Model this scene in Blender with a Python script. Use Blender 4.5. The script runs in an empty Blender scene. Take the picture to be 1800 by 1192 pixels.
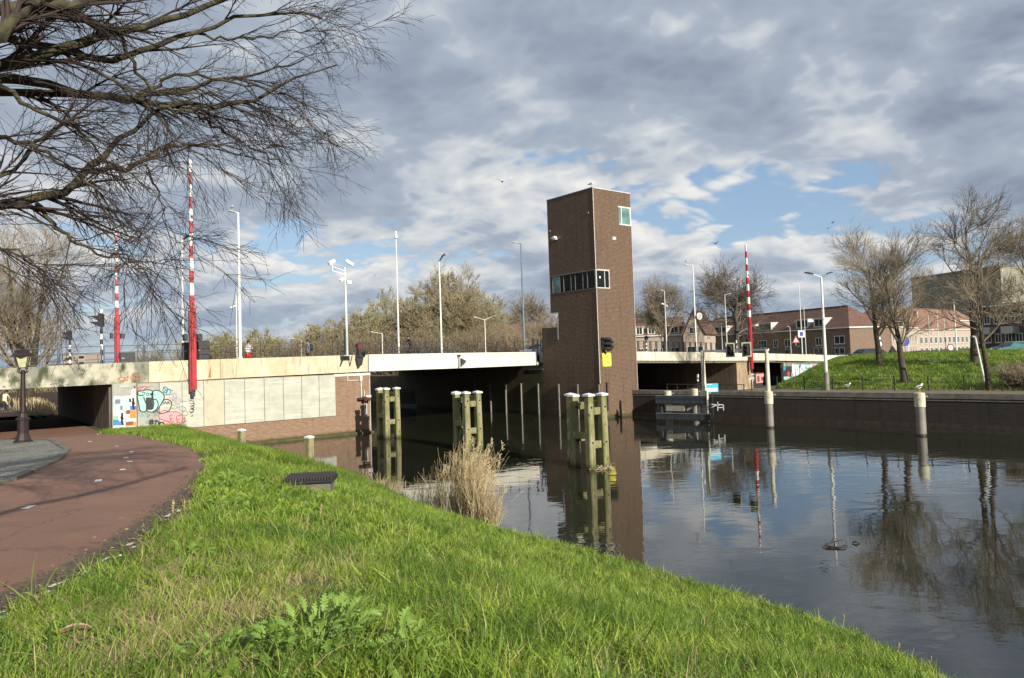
import bpy, math, random
import numpy as np
from mathutils import Vector, Matrix
R = math.radians
PI = math.pi
SC = bpy.context.scene
COL = SC.collection
rnd = random.Random(7)

# ---------------------------------------------------------------- camera
CAM_ROLL, CAM_PITCH, FOC, PCY, EYE = R(1.891), R(2.651), 1275.2, 567.1, 5.0
_f = np.array([0, math.cos(CAM_PITCH), math.sin(CAM_PITCH)])
_r = np.array([1.0, 0, 0])
_d = np.cross(_f, _r)
_rx = _r*math.cos(CAM_ROLL) + _d*math.sin(CAM_ROLL)
_dx = -_r*math.sin(CAM_ROLL) + _d*math.cos(CAM_ROLL)
cam_data = bpy.data.cameras.new('camera')
cam = bpy.data.objects.new('camera', cam_data)
COL.objects.link(cam)
SC.camera = cam
cam.matrix_world = Matrix(((_rx[0], -_dx[0], -_f[0], 0), (_rx[1], -_dx[1], -_f[1], 0),
                           (_rx[2], -_dx[2], -_f[2], EYE), (0, 0, 0, 1)))
cam_data.sensor_width = 36
cam_data.lens = FOC*36/1800
cam_data.shift_y = -28.9/1800
cam_data.clip_start = 0.1
cam_data.clip_end = 5000

# ---------------------------------------------------------------- light
SUN_AZ, SUN_EL = 145.0, 24.0          # azimuth from +Y towards +X
world = bpy.data.worlds.new('World')
SC.world = world
world.use_nodes = True
sun_d = bpy.data.lights.new('sun', 'SUN')
sun_d.energy = 5.0
sun_d.angle = R(0.55)
sun_d.color = (1.0, 0.94, 0.84)
sun = bpy.data.objects.new('sun', sun_d)
COL.objects.link(sun)
_sd = Vector((math.sin(R(SUN_AZ))*math.cos(R(SUN_EL)), math.cos(R(SUN_AZ))*math.cos(R(SUN_EL)), math.sin(R(SUN_EL))))
sun.rotation_euler = _sd.to_track_quat('Z', 'Y').to_euler()
SC.view_settings.view_transform = 'Standard'
SC.view_settings.look = 'None'
SC.view_settings.exposure = 0.38
SC.view_settings.gamma = 1.0
SC.render.engine = 'CYCLES'
SC.cycles.max_bounces = 6
SC.cycles.diffuse_bounces = 3
SC.cycles.glossy_bounces = 3
SC.cycles.transmission_bounces = 3
SC.cycles.transparent_max_bounces = 6
SC.cycles.caustics_reflective = False
SC.cycles.caustics_refractive = False
SC.cycles.use_denoising = True


class NT:
    """small helper around a node tree"""
    def __init__(s, tree):
        s.t = tree
        s.n = tree.nodes
        s.l = tree.links

    def new(s, kind, **kw):
        nd = s.n.new(kind)
        for k, v in kw.items():
            if k.startswith('i_'):
                continue
            setattr(nd, k, v)
        return nd

    def set(s, sock, v):
        if hasattr(v, 'node') or isinstance(v, bpy.types.NodeSocket):
            s.l.new(v, sock)
        else:
            sock.default_value = v

    def math(s, op, a, b=0.0, c=None, clamp=False):
        nd = s.n.new('ShaderNodeMath')
        nd.operation = op
        nd.use_clamp = clamp
        s.set(nd.inputs[0], a)
        s.set(nd.inputs[1], b)
        if c is not None:
            s.set(nd.inputs[2], c)
        return nd.outputs[0]

    def vmath(s, op, a, b=(0, 0, 0), scale=None):
        nd = s.n.new('ShaderNodeVectorMath')
        nd.operation = op
        s.set(nd.inputs[0], a)
        s.set(nd.inputs[1], b)
        if scale is not None:
            s.set(nd.inputs['Scale'], scale)
        return nd.outputs[0]

    def noise(s, vec, scale, detail=5.0, rough=0.55, dist=0.0, col=False):
        nd = s.n.new('ShaderNodeTexNoise')
        nd.inputs['Scale'].default_value = scale
        nd.inputs['Detail'].default_value = detail
        nd.inputs['Roughness'].default_value = rough
        nd.inputs['Distortion'].default_value = dist
        if vec is not None:
            s.l.new(vec, nd.inputs['Vector'])
        return nd.outputs['Color' if col else 'Fac']

    def ramp(s, fac, lo, hi, a=0.0, b=1.0, interp='SMOOTHSTEP'):
        nd = s.n.new('ShaderNodeMapRange')
        nd.interpolation_type = interp
        s.set(nd.inputs['Value'], fac)
        nd.inputs['From Min'].default_value = lo
        nd.inputs['From Max'].default_value = hi
        nd.inputs['To Min'].default_value = a
        nd.inputs['To Max'].default_value = b
        return nd.outputs['Result']

    def mix(s, fac, a, b, mode='MIX'):
        nd = s.n.new('ShaderNodeMix')
        nd.data_type = 'RGBA'
        nd.blend_type = mode
        s.set(nd.inputs['Factor'], fac)
        s.set(nd.inputs['A'], a if not isinstance(a, tuple) else (a+(1,))[:4])
        s.set(nd.inputs['B'], b if not isinstance(b, tuple) else (b+(1,))[:4])
        return nd.outputs['Result']

    def sep(s, v):
        nd = s.n.new('ShaderNodeSeparateXYZ')
        s.l.new(v, nd.inputs[0])
        return nd.outputs

    def comb(s, x, y, z):
        nd = s.n.new('ShaderNodeCombineXYZ')
        s.set(nd.inputs[0], x)
        s.set(nd.inputs[1], y)
        s.set(nd.inputs[2], z)
        return nd.outputs[0]


def build_sky():
    k = NT(world.node_tree)
    k.n.clear()
    out = k.n.new('ShaderNodeOutputWorld')
    bg = k.n.new('ShaderNodeBackground')
    k.l.new(bg.outputs[0], out.inputs[0])
    sky = k.n.new('ShaderNodeTexSky')
    sky.sky_type = 'NISHITA'
    sky.sun_disc = False
    sky.sun_elevation = R(SUN_EL)
    sky.sun_rotation = R(SUN_AZ)
    sky.air_density = 1.1
    sky.dust_density = 0.6
    tc = k.n.new('ShaderNodeTexCoord')
    d = tc.outputs['Generated']
    x, y, z = k.sep(d)
    zz = k.math('ADD', k.math('MAXIMUM', z, 0.0), 0.30)
    u = k.math('DIVIDE', x, zz)
    v = k.math('DIVIDE', y, zz)
    p = k.comb(u, v, 0.0)
    p1 = k.vmath('ADD', p, (CLX, CLY, 0))
    warp = k.noise(p1, 1.1, 4, 0.5, 0, True)
    wv = k.vmath('SCALE', k.vmath('SUBTRACT', warp, (0.5, 0.5, 0.5)), scale=0.28)
    p2 = k.vmath('ADD', p1, wv)

    def puff(vec):
        """billowing heaps: folded noise octaves over soft noise"""
        acc = None
        for sc_, am in ((2.5, 0.5), (5.4, 0.27), (11.5, 0.16), (24.0, 0.09)):
            f_ = k.noise(vec, sc_, 0.0, 0.5)
            f_ = k.math('ABSOLUTE', k.math('SUBTRACT', f_, 0.5))
            f_ = k.math('MULTIPLY', f_, am*4.0)
            acc = f_ if acc is None else k.math('ADD', acc, f_)
        n_ = k.noise(vec, 1.15, 7, 0.55)
        return k.math('ADD', k.math('MULTIPLY', acc, PUFF), k.math('MULTIPLY', n_, 0.75))
    n1 = puff(p2)
    n1s = puff(k.vmath('ADD', p2, (0.04, -0.10, 0.0)))
    big = k.noise(p1, 0.6, 3, 0.5)
    # cover: closed overhead, more open low over the horizon
    low = k.ramp(z, 0.10, 0.34, 0.0, 1.0)
    lowest = k.ramp(z, 0.02, 0.20, 1.0, 0.0)
    dens = k.math('ADD', n1, k.math('MULTIPLY', k.math('SUBTRACT', big, 0.5), 0.55))
    dens = k.math('ADD', dens, k.math('ADD', k.math('MULTIPLY', low, 0.16), k.math('MULTIPLY', lowest, 0.10)))
    cover = k.ramp(dens, COV, COV+0.07)
    lit = k.math('MULTIPLY', k.math('SUBTRACT', n1, n1s), 3.0)
    thick = k.ramp(dens, COV+0.03, COV+0.33)
    shade = k.math('SUBTRACT', k.math('ADD', 0.62, lit), k.math('MULTIPLY', thick, 0.50))
    mass = k.noise(p1, 1.1, 4, 0.5)
    shade = k.math('ADD', shade, k.math('MULTIPLY', k.math('SUBTRACT', mass, 0.5), 1.1))
    shade = k.math('ADD', shade, k.ramp(z, 0.05, 0.30, 0.04, 0.0))
    shade = k.math('ADD', shade, k.math('MULTIPLY', k.math('SUBTRACT', k.noise(p2, 3.2, 6, 0.6), 0.5), 0.45))
    dark = (1.7, 2.2, 3.05)
    mid = (3.9, 4.45, 5.25)
    light = (7.8, 7.75, 7.5)
    c = k.mix(k.ramp(shade, -0.42, 0.5, interp='LINEAR'), dark, mid)
    c = k.mix(k.ramp(shade, 0.42, 1.0, interp='LINEAR'), c, light)
    blue = k.mix(0.5, sky.outputs[0], (2.9, 4.4, 6.9))
    res = k.mix(cover, blue, c)
    veil = k.ramp(z, 0.0, 0.13, 0.55, 0.0)
    res = k.mix(veil, res, (3.1, 3.9, 4.9))
    res = k.mix(k.ramp(z, -0.004, 0.004, 1.0, 0.0), res, (2.2, 2.6, 3.1))
    k.l.new(res, bg.inputs['Color'])
    bg.inputs['Strength'].default_value = 0.086


CLX, CLY = 27.3, 12.5
PUFF, COV = 0.30, 0.425
world.cycles.sampling_method = 'MANUAL'
world.cycles.sample_map_resolution = 512
build_sky()

# ================================================================ geometry helpers
C0 = np.array([0, 0, EYE])
T0 = np.array([7.0, 55.92, 0.0])            # the tower corner; u runs along the bridge, v along the canal
UD = np.array([0.78694, 0.61704, 0.0])
WD = np.array([-0.61704, 0.78694, 0.0])
BROT = math.atan2(0.61704, 0.78694)


def B(u, v, z=0.0):
    p = T0 + UD*u + WD*v
    return (float(p[0]), float(p[1]), float(z))


def ray(px, py):
    return _rx*(px-900)/FOC + _dx*(py-PCY)/FOC + _f


def sight(px, py, Y):
    """world point seen at photo pixel (px, py) at Y metres ahead of the camera"""
    d = ray(px, py)
    p = C0 + d*(Y/d[1])
    return (float(p[0]), float(p[1]), float(p[2]))


def onv(px, py, v):
    d = ray(px, py)
    t = (v-(C0-T0*[1, 1, 0]) @ WD)/(d @ WD)
    p = C0+d*t
    q = p-T0
    return float(q @ UD), float(p[2])


def link(o, parent=None):
    COL.objects.link(o)
    if parent is not None:
        o.parent = parent
    return o


def tag(o, label=None, cat=None, group=None, kind=None):
    if label:
        o['label'] = label
    if cat:
        o['category'] = cat
    if group:
        o['group'] = group
    if kind:
        o['kind'] = kind
    return o


def thing(name, label, cat, loc=(0, 0, 0), rotz=0.0, group=None):
    o = bpy.data.objects.new(name, None)
    o.empty_display_size = 0.3
    link(o)
    o.location = loc
    o.rotation_euler = (0, 0, rotz)
    return tag(o, label, cat, group)


class M:
    """collects shapes into one mesh"""
    def __init__(s):
        s.v, s.f, s.m = [], [], []

    def add(s, vs, fs, mi=0):
        b = len(s.v)
        s.v.extend([tuple(map(float, q)) for q in vs])
        s.f.extend([tuple(b+i for i in q) for q in fs])
        s.m.extend([mi]*len(fs))
        return s

    def box(s, x0, x1, y0, y1, z0, z1, mi=0):
        return s.add([(x0, y0, z0), (x1, y0, z0), (x1, y1, z0), (x0, y1, z0), (x0, y0, z1), (x1, y0, z1), (x1, y1, z1), (x0, y1, z1)],
                     [(0, 3, 2, 1), (4, 5, 6, 7), (0, 1, 5, 4), (1, 2, 6, 5), (2, 3, 7, 6), (3, 0, 4, 7)], mi)

    def cbox(s, x0, x1, y0, y1, z0, z1, c=0.01, mi=0):
        """box with chamfered vertical and top edges"""
        pts = [(x0+c, y0), (x1-c, y0), (x1, y0+c), (x1, y1-c), (x1-c, y1), (x0+c, y1), (x0, y1-c), (x0, y0+c)]
        cx, cy = (x0+x1)/2, (y0+y1)/2
        fx, fy = 1-2*c/max(x1-x0, 1e-6), 1-2*c/max(y1-y0, 1e-6)
        vs = [(a, b, z0) for a, b in pts]+[(a, b, z1-c) for a, b in pts]+[(cx+(a-cx)*fx, cy+(b-cy)*fy, z1) for a, b in pts]
        fs = [tuple(range(7, -1, -1)), tuple(range(16, 24))]
        for k in range(2):
            for i in range(8):
                j = (i+1) % 8
                fs.append((8*k+i, 8*k+j, 8*k+8+j, 8*k+8+i))
        return s.add(vs, fs, mi)

    def obox(s, p, q, w, h, mi=0, up=(0, 0, 1)):
        """bar of section w x h from p to q"""
        p, q = Vector(p), Vector(q)
        t = (q-p).normalized()
        upv = Vector(up)
        if abs(t.dot(upv)) > 0.98:
            upv = Vector((0, 1, 0))
        a = t.cross(upv).normalized()*(w/2)
        b = a.cross(t).normalized()*(h/2)
        vs = [p-a-b, p+a-b, p+a+b, p-a+b, q-a-b, q+a-b, q+a+b, q-a+b]
        return s.add(vs, [(0, 3, 2, 1), (4, 5, 6, 7), (0, 1, 5, 4), (1, 2, 6, 5), (2, 3, 7, 6), (3, 0, 4, 7)], mi)

    def tube(s, pts, rad, n=8, mi=0, cap=True):
        pts = [Vector(p) for p in pts]
        if not isinstance(rad, (list, tuple)):
            rad = [rad]*len(pts)
        b = len(s.v)
        ref = Vector((0.31, 0.2, 0.93))
        for i, p in enumerate(pts):
            t = (pts[min(i+1, len(pts)-1)]-pts[max(i-1, 0)]).normalized()
            r0 = ref if abs(t.dot(ref)) < 0.97 else Vector((1, 0, 0))
            a = t.cross(r0).normalized()
            c = a.cross(t).normalized()
            for j in range(n):
                an = 2*PI*j/n
                s.v.append(tuple(p+a*(rad[i]*math.cos(an))+c*(rad[i]*math.sin(an))))
        for i in range(len(pts)-1):
            for j in range(n):
                k = (j+1) % n
                s.f.append((b+i*n+j, b+(i+1)*n+j, b+(i+1)*n+k, b+i*n+k))
                s.m.append(mi)
        if cap:
            s.f.append(tuple(b+j for j in range(n)))
            s.f.append(tuple(b+(len(pts)-1)*n+j for j in range(n-1, -1, -1)))
            s.m += [mi, mi]
        return s

    def lathe(s, prof, n=16, c=(0, 0, 0), mi=0):
        """prof: list of (radius, z)"""
        b = len(s.v)
        for r, z in prof:
            for j in range(n):
                an = 2*PI*j/n
                s.v.append((c[0]+r*math.cos(an), c[1]+r*math.sin(an), c[2]+z))
        for i in range(len(prof)-1):
            for j in range(n):
                k = (j+1) % n
                s.f.append((b+i*n+j, b+i*n+k, b+(i+1)*n+k, b+(i+1)*n+j))
                s.m.append(mi)
        s.f.append(tuple(b+j for j in range(n-1, -1, -1)))
        s.f.append(tuple(b+(len(prof)-1)*n+j for j in range(n)))
        s.m += [mi, mi]
        return s

    def prism(s, poly, vec, mi=0):
        """polygon (list of 3-d points) swept by vec"""
        n = len(poly)
        vs = [Vector(p) for p in poly]
        vs += [p+Vector(vec) for p in vs]
        fs = [tuple(range(n)), tuple(range(2*n-1, n-1, -1))]
        for i in range(n):
            j = (i+1) % n
            fs.append((i, n+i, n+j, j))
        return s.add(vs, fs, mi)

    def build(s, name, mats, parent=None, smooth=False, label=None, kind=None):
        me = bpy.data.meshes.new(name)
        me.from_pydata(s.v, [], s.f)
        if not isinstance(mats, (list, tuple)):
            mats = [mats]
        for m in mats:
            me.materials.append(m)
        me.polygons.foreach_set('material_index', s.m)
        if smooth:
            me.polygons.foreach_set('use_smooth', [True]*len(s.f))
            try:
                me.set_sharp_from_angle(angle=R(38))
            except Exception:
                pass
        me.update()
        o = bpy.data.objects.new(name, me)
        link(o, parent)
        if label:
            o['label'] = label
        if kind:
            o['kind'] = kind
        return o


def np_mesh(name, V, Q, mats, parent=None, smooth=False, attrs=None, sides=4):
    """mesh from numpy vertices and quads or triangles"""
    me = bpy.data.meshes.new(name)
    me.vertices.add(len(V))
    me.vertices.foreach_set('co', np.ascontiguousarray(V, dtype=np.float32).ravel())
    nf = len(Q)
    me.loops.add(nf*sides)
    me.loops.foreach_set('vertex_index', np.ascontiguousarray(Q, dtype=np.int32).ravel())
    me.polygons.add(nf)
    me.polygons.foreach_set('loop_start', np.arange(0, nf*sides, sides, dtype=np.int32))
    me.polygons.foreach_set('loop_total', np.full(nf, sides, dtype=np.int32))
    if smooth:
        me.polygons.foreach_set('use_smooth', np.ones(nf, dtype=bool))
    if not isinstance(mats, (list, tuple)):
        mats = [mats]
    for m in mats:
        me.materials.append(m)
    for an, av in (attrs or {}).items():
        a = me.attributes.new(an, 'FLOAT', 'POINT')
        a.data.foreach_set('value', np.ascontiguousarray(av, dtype=np.float32))
    me.update(calc_edges=True)
    o = bpy.data.objects.new(name, me)
    link(o, parent)
    return o


def copy_tree(o, parent=None):
    c = o.copy()
    COL.objects.link(c)
    c.parent = parent
    for ch in list(o.children):
        copy_tree(ch, c)
    return c


# ================================================================ materials
def new_mat(name):
    m = bpy.data.materials.new(name)
    m.use_nodes = True
    k = NT(m.node_tree)
    b = k.n['Principled BSDF']
    return m, k, b


def bumped(k, b, h, strength, dist=0.02):
    bp = k.n.new('ShaderNodeBump')
    bp.inputs['Strength'].default_value = strength
    bp.inputs['Distance'].default_value = dist
    k.l.new(h, bp.inputs['Height'])
    k.l.new(bp.outputs[0], b.inputs['Normal'])


def mat(name, c1, c2=None, rough=0.6, metal=0.0, scale=3.0, lo=0.35, hi=0.65, bump=0.0, bscale=25.0, stretch=(1, 1, 1),
        dirt=None, dscale=1.2, dlo=0.5, dhi=0.7, dstretch=(1, 1, 1), spec=0.5, world_pos=False, bdist=0.02):
    m, k, b = new_mat(name)
    if world_pos:
        vec = k.n.new('ShaderNodeNewGeometry').outputs['Position']
    else:
        vec = k.n.new('ShaderNodeTexCoord').outputs['Object']
    if c2 is None:
        c2 = tuple(x*0.8 for x in c1)
    v1 = k.vmath('MULTIPLY', vec, stretch)
    f = k.ramp(k.noise(v1, scale, 7, 0.6), lo, hi)
    col = k.mix(f, c1, c2)
    if dirt is not None:
        v2 = k.vmath('MULTIPLY', vec, dstretch)
        f2 = k.ramp(k.noise(v2, dscale, 8, 0.65), dlo, dhi)
        col = k.mix(f2, col, dirt)
    k.l.new(col, b.inputs['Base Color'])
    b.inputs['Roughness'].default_value = rough
    b.inputs['Metallic'].default_value = metal
    b.inputs['Specular IOR Level'].default_value = spec
    if bump:
        bumped(k, b, k.noise(v1, bscale, 6, 0.6), bump, bdist)
    return m


def brick_mat(name, c1, c2, mortar, bw=0.22, bh=0.075, mt=0.012, dark=None, grime=0.35, algae=False, efflo=False, hvar=1.2):
    m, k, b = new_mat(name)
    vec = k.n.new('ShaderNodeTexCoord').outputs['Object']
    x, y, z = k.sep(vec)
    v = k.comb(k.math('ADD', x, y), z, 0.0)
    br = k.n.new('ShaderNodeTexBrick')
    k.l.new(v, br.inputs['Vector'])
    br.inputs['Scale'].default_value = 1.0
    br.inputs['Brick Width'].default_value = bw
    br.inputs['Row Height'].default_value = bh
    br.inputs['Mortar Size'].default_value = mt
    br.inputs['Mortar Smooth'].default_value = 0.2
    br.inputs['Color1'].default_value = c1+(1,)
    br.inputs['Color2'].default_value = c2+(1,)
    br.inputs['Mortar'].default_value = mortar+(1,)
    col = br.outputs['Color']
    big = k.noise(vec, 0.55, 6, 0.6)
    fine = k.noise(k.vmath('MULTIPLY', vec, (1, 1, 3)), 2.6, 5, 0.6)
    col = k.mix(k.ramp(fine, 0.3, 0.75, 0.0, 0.45), col, dark or tuple(q*0.45 for q in c1))
    streak = k.noise(k.vmath('MULTIPLY', vec, (3.0, 3.0, 0.18)), 1.1, 5, 0.6)
    col = k.mix(k.ramp(streak, 0.48, 0.75, 0, grime), col, tuple(q*0.4 for q in c1))
    col = k.mix(k.ramp(big, 0.35, 0.7, 0, grime*0.6), col, tuple(min(q*hvar, 1) for q in c2))
    if efflo:
        e = k.noise(k.vmath('MULTIPLY', vec, (7, 7, 0.8)), 1.3, 4, 0.7)
        ez = k.ramp(z, 0.15, 1.3, 1.0, 0.0)
        col = k.mix(k.math('MULTIPLY', k.ramp(e, 0.66, 0.70), ez), col, (0.62, 0.6, 0.52))
    if algae:
        wob = k.math('ADD', z, k.math('MULTIPLY', k.noise(vec, 2.5, 4, 0.6), -0.25))
        col = k.mix(k.ramp(wob, 0.22, -0.02, 0.0, 0.9), col, (0.045, 0.05, 0.012))
    k.l.new(col, b.inputs['Base Color'])
    b.inputs['Roughness'].default_value = 0.85
    bumped(k, b, k.math('ADD', k.math('MULTIPLY', br.outputs['Fac'], -1.0), k.math('MULTIPLY', fine, 0.6)), 0.55, 0.012)
    return m


def glass_mat(name, col=(0.02, 0.025, 0.03), rough=0.04):
    m, k, b = new_mat(name)
    vec = k.n.new('ShaderNodeTexCoord').outputs['Object']
    f = k.noise(vec, 0.9, 3, 0.5)
    k.l.new(k.mix(k.ramp(f, 0.35, 0.65), col, tuple(q*2.2+0.01 for q in col)), b.inputs['Base Color'])
    b.inputs['Roughness'].default_value = rough
    b.inputs['Specular IOR Level'].default_value = 0.7
    b.inputs['IOR'].default_value = 1.5
    return m


MT = {}
MT['tower_brick'] = brick_mat('tower_brick', (0.078, 0.040, 0.022), (0.135, 0.074, 0.041), (0.22, 0.165, 0.11), bw=0.26, bh=0.10, mt=0.017, dark=(0.05, 0.028, 0.02), grime=0.4)
MT['pier_brick'] = brick_mat('pier_brick', (0.09, 0.047, 0.027), (0.14, 0.08, 0.047), (0.22, 0.165, 0.11), bw=0.26, bh=0.10, mt=0.017, algae=True, efflo=True, grime=0.45)
MT['green_brick'] = brick_mat('green_brick', (0.085, 0.07, 0.03), (0.12, 0.09, 0.05), (0.11, 0.11, 0.06), algae=True, efflo=True, grime=0.6)
MT['wall_brick'] = brick_mat('wall_brick', (0.20, 0.105, 0.062), (0.27, 0.155, 0.095), (0.36, 0.27, 0.18), bw=0.24, bh=0.08, mt=0.014, algae=True, grime=0.25)
MT['quay_brick'] = brick_mat('quay_brick', (0.018, 0.013, 0.010), (0.034, 0.024, 0.018), (0.06, 0.048, 0.036), bw=0.25, bh=0.085, mt=0.01, algae=False, efflo=False, grime=0.8)
MT['house_brick'] = brick_mat('house_brick', (0.19, 0.11, 0.07), (0.24, 0.15, 0.1), (0.28, 0.23, 0.17), grime=0.2)
MT['pink_brick'] = brick_mat('pink_brick', (0.44, 0.34, 0.26), (0.52, 0.41, 0.32), (0.5, 0.44, 0.37), grime=0.15)
MT['dark_brick'] = brick_mat('dark_brick', (0.1, 0.05, 0.04), (0.14, 0.07, 0.055), (0.15, 0.12, 0.1), grime=0.3)
MT['tiles'] = brick_mat('roof_tiles', (0.15, 0.08, 0.055), (0.2, 0.11, 0.08), (0.1, 0.05, 0.035), bw=0.3, bh=0.2, mt=0.03, grime=0.4)
MT['tiles_red'] = brick_mat('roof_tiles_red', (0.28, 0.16, 0.11), (0.33, 0.2, 0.145), (0.25, 0.1, 0.06), bw=0.3, bh=0.2, mt=0.03, grime=0.3)
MT['concrete'] = mat('stained_concrete', (0.62, 0.56, 0.40), (0.5, 0.43, 0.28), rough=0.9, scale=1.1, bump=0.15, dirt=(0.27, 0.2, 0.1), dscale=1.5, dlo=0.5, dhi=0.78, dstretch=(3.2, 3.2, 0.35))
MT['concrete_old'] = mat('mossy_concrete', (0.46, 0.43, 0.32), (0.22, 0.22, 0.17), rough=0.95, scale=0.9, lo=0.42, hi=0.6, bump=0.3, dirt=(0.06, 0.07, 0.035), dscale=1.0, dlo=0.47, dhi=0.66, dstretch=(1.3, 1.3, 0.75))
MT['deck_white'] = mat('white_deck_paint', (0.70, 0.685, 0.60), (0.63, 0.605, 0.50), rough=0.6, scale=0.9, dirt=(0.42, 0.38, 0.24), dscale=1.3, dlo=0.55, dhi=0.85, dstretch=(2.5, 2.5, 0.4))
MT['deck_right'] = mat('cream_deck_paint', (0.66, 0.61, 0.49), (0.56, 0.50, 0.38), rough=0.7, scale=1.0, dirt=(0.33, 0.25, 0.13), dscale=1.2, dlo=0.53, dhi=0.8, dstretch=(2.5, 2.5, 0.35))
MT['panel'] = mat('wall_panel', (0.47, 0.47, 0.39), (0.39, 0.39, 0.315), rough=0.85, scale=1.3, dirt=(0.50, 0.50, 0.42), dscale=1.0, dlo=0.5, dhi=0.6, dstretch=(0.35, 0.35, 4.5), bump=0.1)
MT['panel_dirty'] = mat('wall_panel_stained', (0.50, 0.46, 0.34), (0.43, 0.39, 0.29), rough=0.85, scale=1.3, dirt=(0.3, 0.24, 0.17), dscale=3.4, dlo=0.6, dhi=0.68, bump=0.1)
MT['panel_grey'] = mat('wall_panel_grey', (0.40, 0.40, 0.35), (0.28, 0.28, 0.23), rough=0.85, scale=1.0, dirt=(0.16, 0.18, 0.14), dscale=1.5, dlo=0.55, dhi=0.75, bump=0.1)
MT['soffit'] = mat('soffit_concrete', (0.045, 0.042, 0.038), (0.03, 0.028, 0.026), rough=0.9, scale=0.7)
MT['dark_steel'] = mat('dark_grey_steel', (0.022, 0.026, 0.03), (0.016, 0.019, 0.021), rough=0.5, scale=3)
MT['grey_steel'] = mat('grey_steel', (0.14, 0.16, 0.17), (0.09, 0.10, 0.11), rough=0.5, scale=3)
MT['lead'] = mat('pale_edge_trim', (0.56, 0.54, 0.49), (0.42, 0.4, 0.35), rough=0.5, scale=4)
MT['white'] = mat('white_paint', (0.80, 0.79, 0.73), (0.7, 0.69, 0.62), rough=0.45, scale=2, dirt=(0.45, 0.42, 0.32), dscale=2.5, dlo=0.62, dhi=0.8)
MT['galv'] = mat('galvanised_steel', (0.5, 0.51, 0.5), (0.38, 0.39, 0.39), rough=0.45, metal=0.3, scale=5)
MT['bluegrey'] = mat('blue_grey_pole_paint', (0.16, 0.22, 0.26), (0.12, 0.17, 0.2), rough=0.5, scale=3)
MT['red'] = mat('red_paint', (0.40, 0.022, 0.025), (0.33, 0.02, 0.022), rough=0.4, scale=3)
MT['dull_red'] = mat('dull_red_paint', (0.11, 0.015, 0.015), (0.06, 0.01, 0.01), rough=0.6, scale=3)
MT['darkred'] = mat('dark_red_paint', (0.3, 0.02, 0.03), (0.2, 0.015, 0.02), rough=0.5, scale=3)
MT['black'] = mat('black_paint', (0.018, 0.019, 0.021), (0.03, 0.03, 0.032), rough=0.45, scale=4)
MT['rail_blue'] = mat('dark_blue_rail_paint', (0.035, 0.055, 0.085), (0.03, 0.04, 0.06), rough=0.5, scale=5)
MT['rail_brown'] = mat('dark_brown_rail_paint', (0.05, 0.035, 0.028), (0.035, 0.026, 0.022), rough=0.6, scale=5)
MT['lamp_iron'] = mat('maroon_lamp_iron', (0.028, 0.012, 0.011), (0.02, 0.009, 0.009), rough=0.5, scale=6)
MT['yellow'] = mat('yellow_sign_paint', (0.83, 0.76, 0.10), (0.76, 0.69, 0.1), rough=0.5, scale=3)
MT['cyan'] = mat('cyan_sign_paint', (0.03, 0.42, 0.62), (0.03, 0.38, 0.57), rough=0.4, scale=3)
MT['blue'] = mat('blue_sign_paint', (0.03, 0.06, 0.32), (0.03, 0.05, 0.27), rough=0.4, scale=3)
MT['signtext'] = mat('sign_lettering', (0.1, 0.08, 0.02), rough=0.6)
MT['glass'] = glass_mat('dark_window_glass')
MT['glass'].node_tree.nodes['Principled BSDF'].inputs['Specular IOR Level'].default_value = 0.10
MT['tower_glass'] = mat('unlit_tower_glass', (0.010, 0.012, 0.013), (0.018, 0.02, 0.021), rough=0.12, spec=0.12, scale=0.8)
MT['mullion'] = mat('dull_window_bars', (0.20, 0.185, 0.16), (0.13, 0.12, 0.105), rough=0.6, scale=4)
MT['glass_green'] = glass_mat('green_window_glass', (0.10, 0.17, 0.16), 0.08)
MT['curtain'] = mat('green_curtain', (0.17, 0.3, 0.27), (0.1, 0.19, 0.17), rough=0.9, scale=5, stretch=(4, 4, 0.2))
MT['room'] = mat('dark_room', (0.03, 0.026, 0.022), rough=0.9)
MT['timber'] = None
MT['lantern_glass'] = mat('old_lantern_glass', (0.55, 0.53, 0.33), (0.4, 0.38, 0.22), rough=0.25, scale=6)
MT['pile_white'] = mat('white_pile_band', (0.66, 0.63, 0.48), (0.52, 0.48, 0.34), rough=0.6, scale=2.5, dirt=(0.3, 0.26, 0.1), dscale=3.5, dlo=0.56, dhi=0.68)
MT['pile_grey'] = mat('grey_pile_steel', (0.25, 0.23, 0.19), (0.19, 0.17, 0.14), rough=0.55, scale=2, dirt=(0.42, 0.38, 0.27), dscale=2, dlo=0.62, dhi=0.75)
MT['coping'] = mat('quay_coping_stone', (0.17, 0.155, 0.125), (0.10, 0.09, 0.075), rough=0.9, scale=2, dirt=(0.28, 0.26, 0.22), dscale=4, dlo=0.55, dhi=0.7, bump=0.2)
MT['skin'] = mat('skin', (0.5, 0.3, 0.22), rough=0.6)
MT['hair'] = mat('dark_hair', (0.03, 0.02, 0.015), rough=0.7)
MT['feather'] = mat('white_feathers', (0.8, 0.8, 0.78), (0.7, 0.7, 0.7), rough=0.8)
MT['feather_grey'] = mat('grey_feathers', (0.07, 0.075, 0.085), (0.1, 0.1, 0.11), rough=0.8)
MT['beak'] = mat('yellow_beak', (0.6, 0.4, 0.05), rough=0.5)
MT['tyre'] = mat('rubber', (0.02, 0.02, 0.02), rough=0.8)
MT['chrome'] = mat('dull_chrome', (0.5, 0.5, 0.5), rough=0.3, metal=0.8)
MT['bark'] = mat('bark_brown', (0.095, 0.075, 0.052), (0.05, 0.04, 0.03), rough=0.95, scale=4, bump=0.5, bscale=18, stretch=(1, 1, 0.3), bdist=0.03)
MT['bark_green'] = mat('bark_lichen', (0.075, 0.066, 0.032), (0.028, 0.023, 0.016), rough=0.95, scale=5, lo=0.4, hi=0.62, bump=0.6, bscale=16, bdist=0.03)
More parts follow.
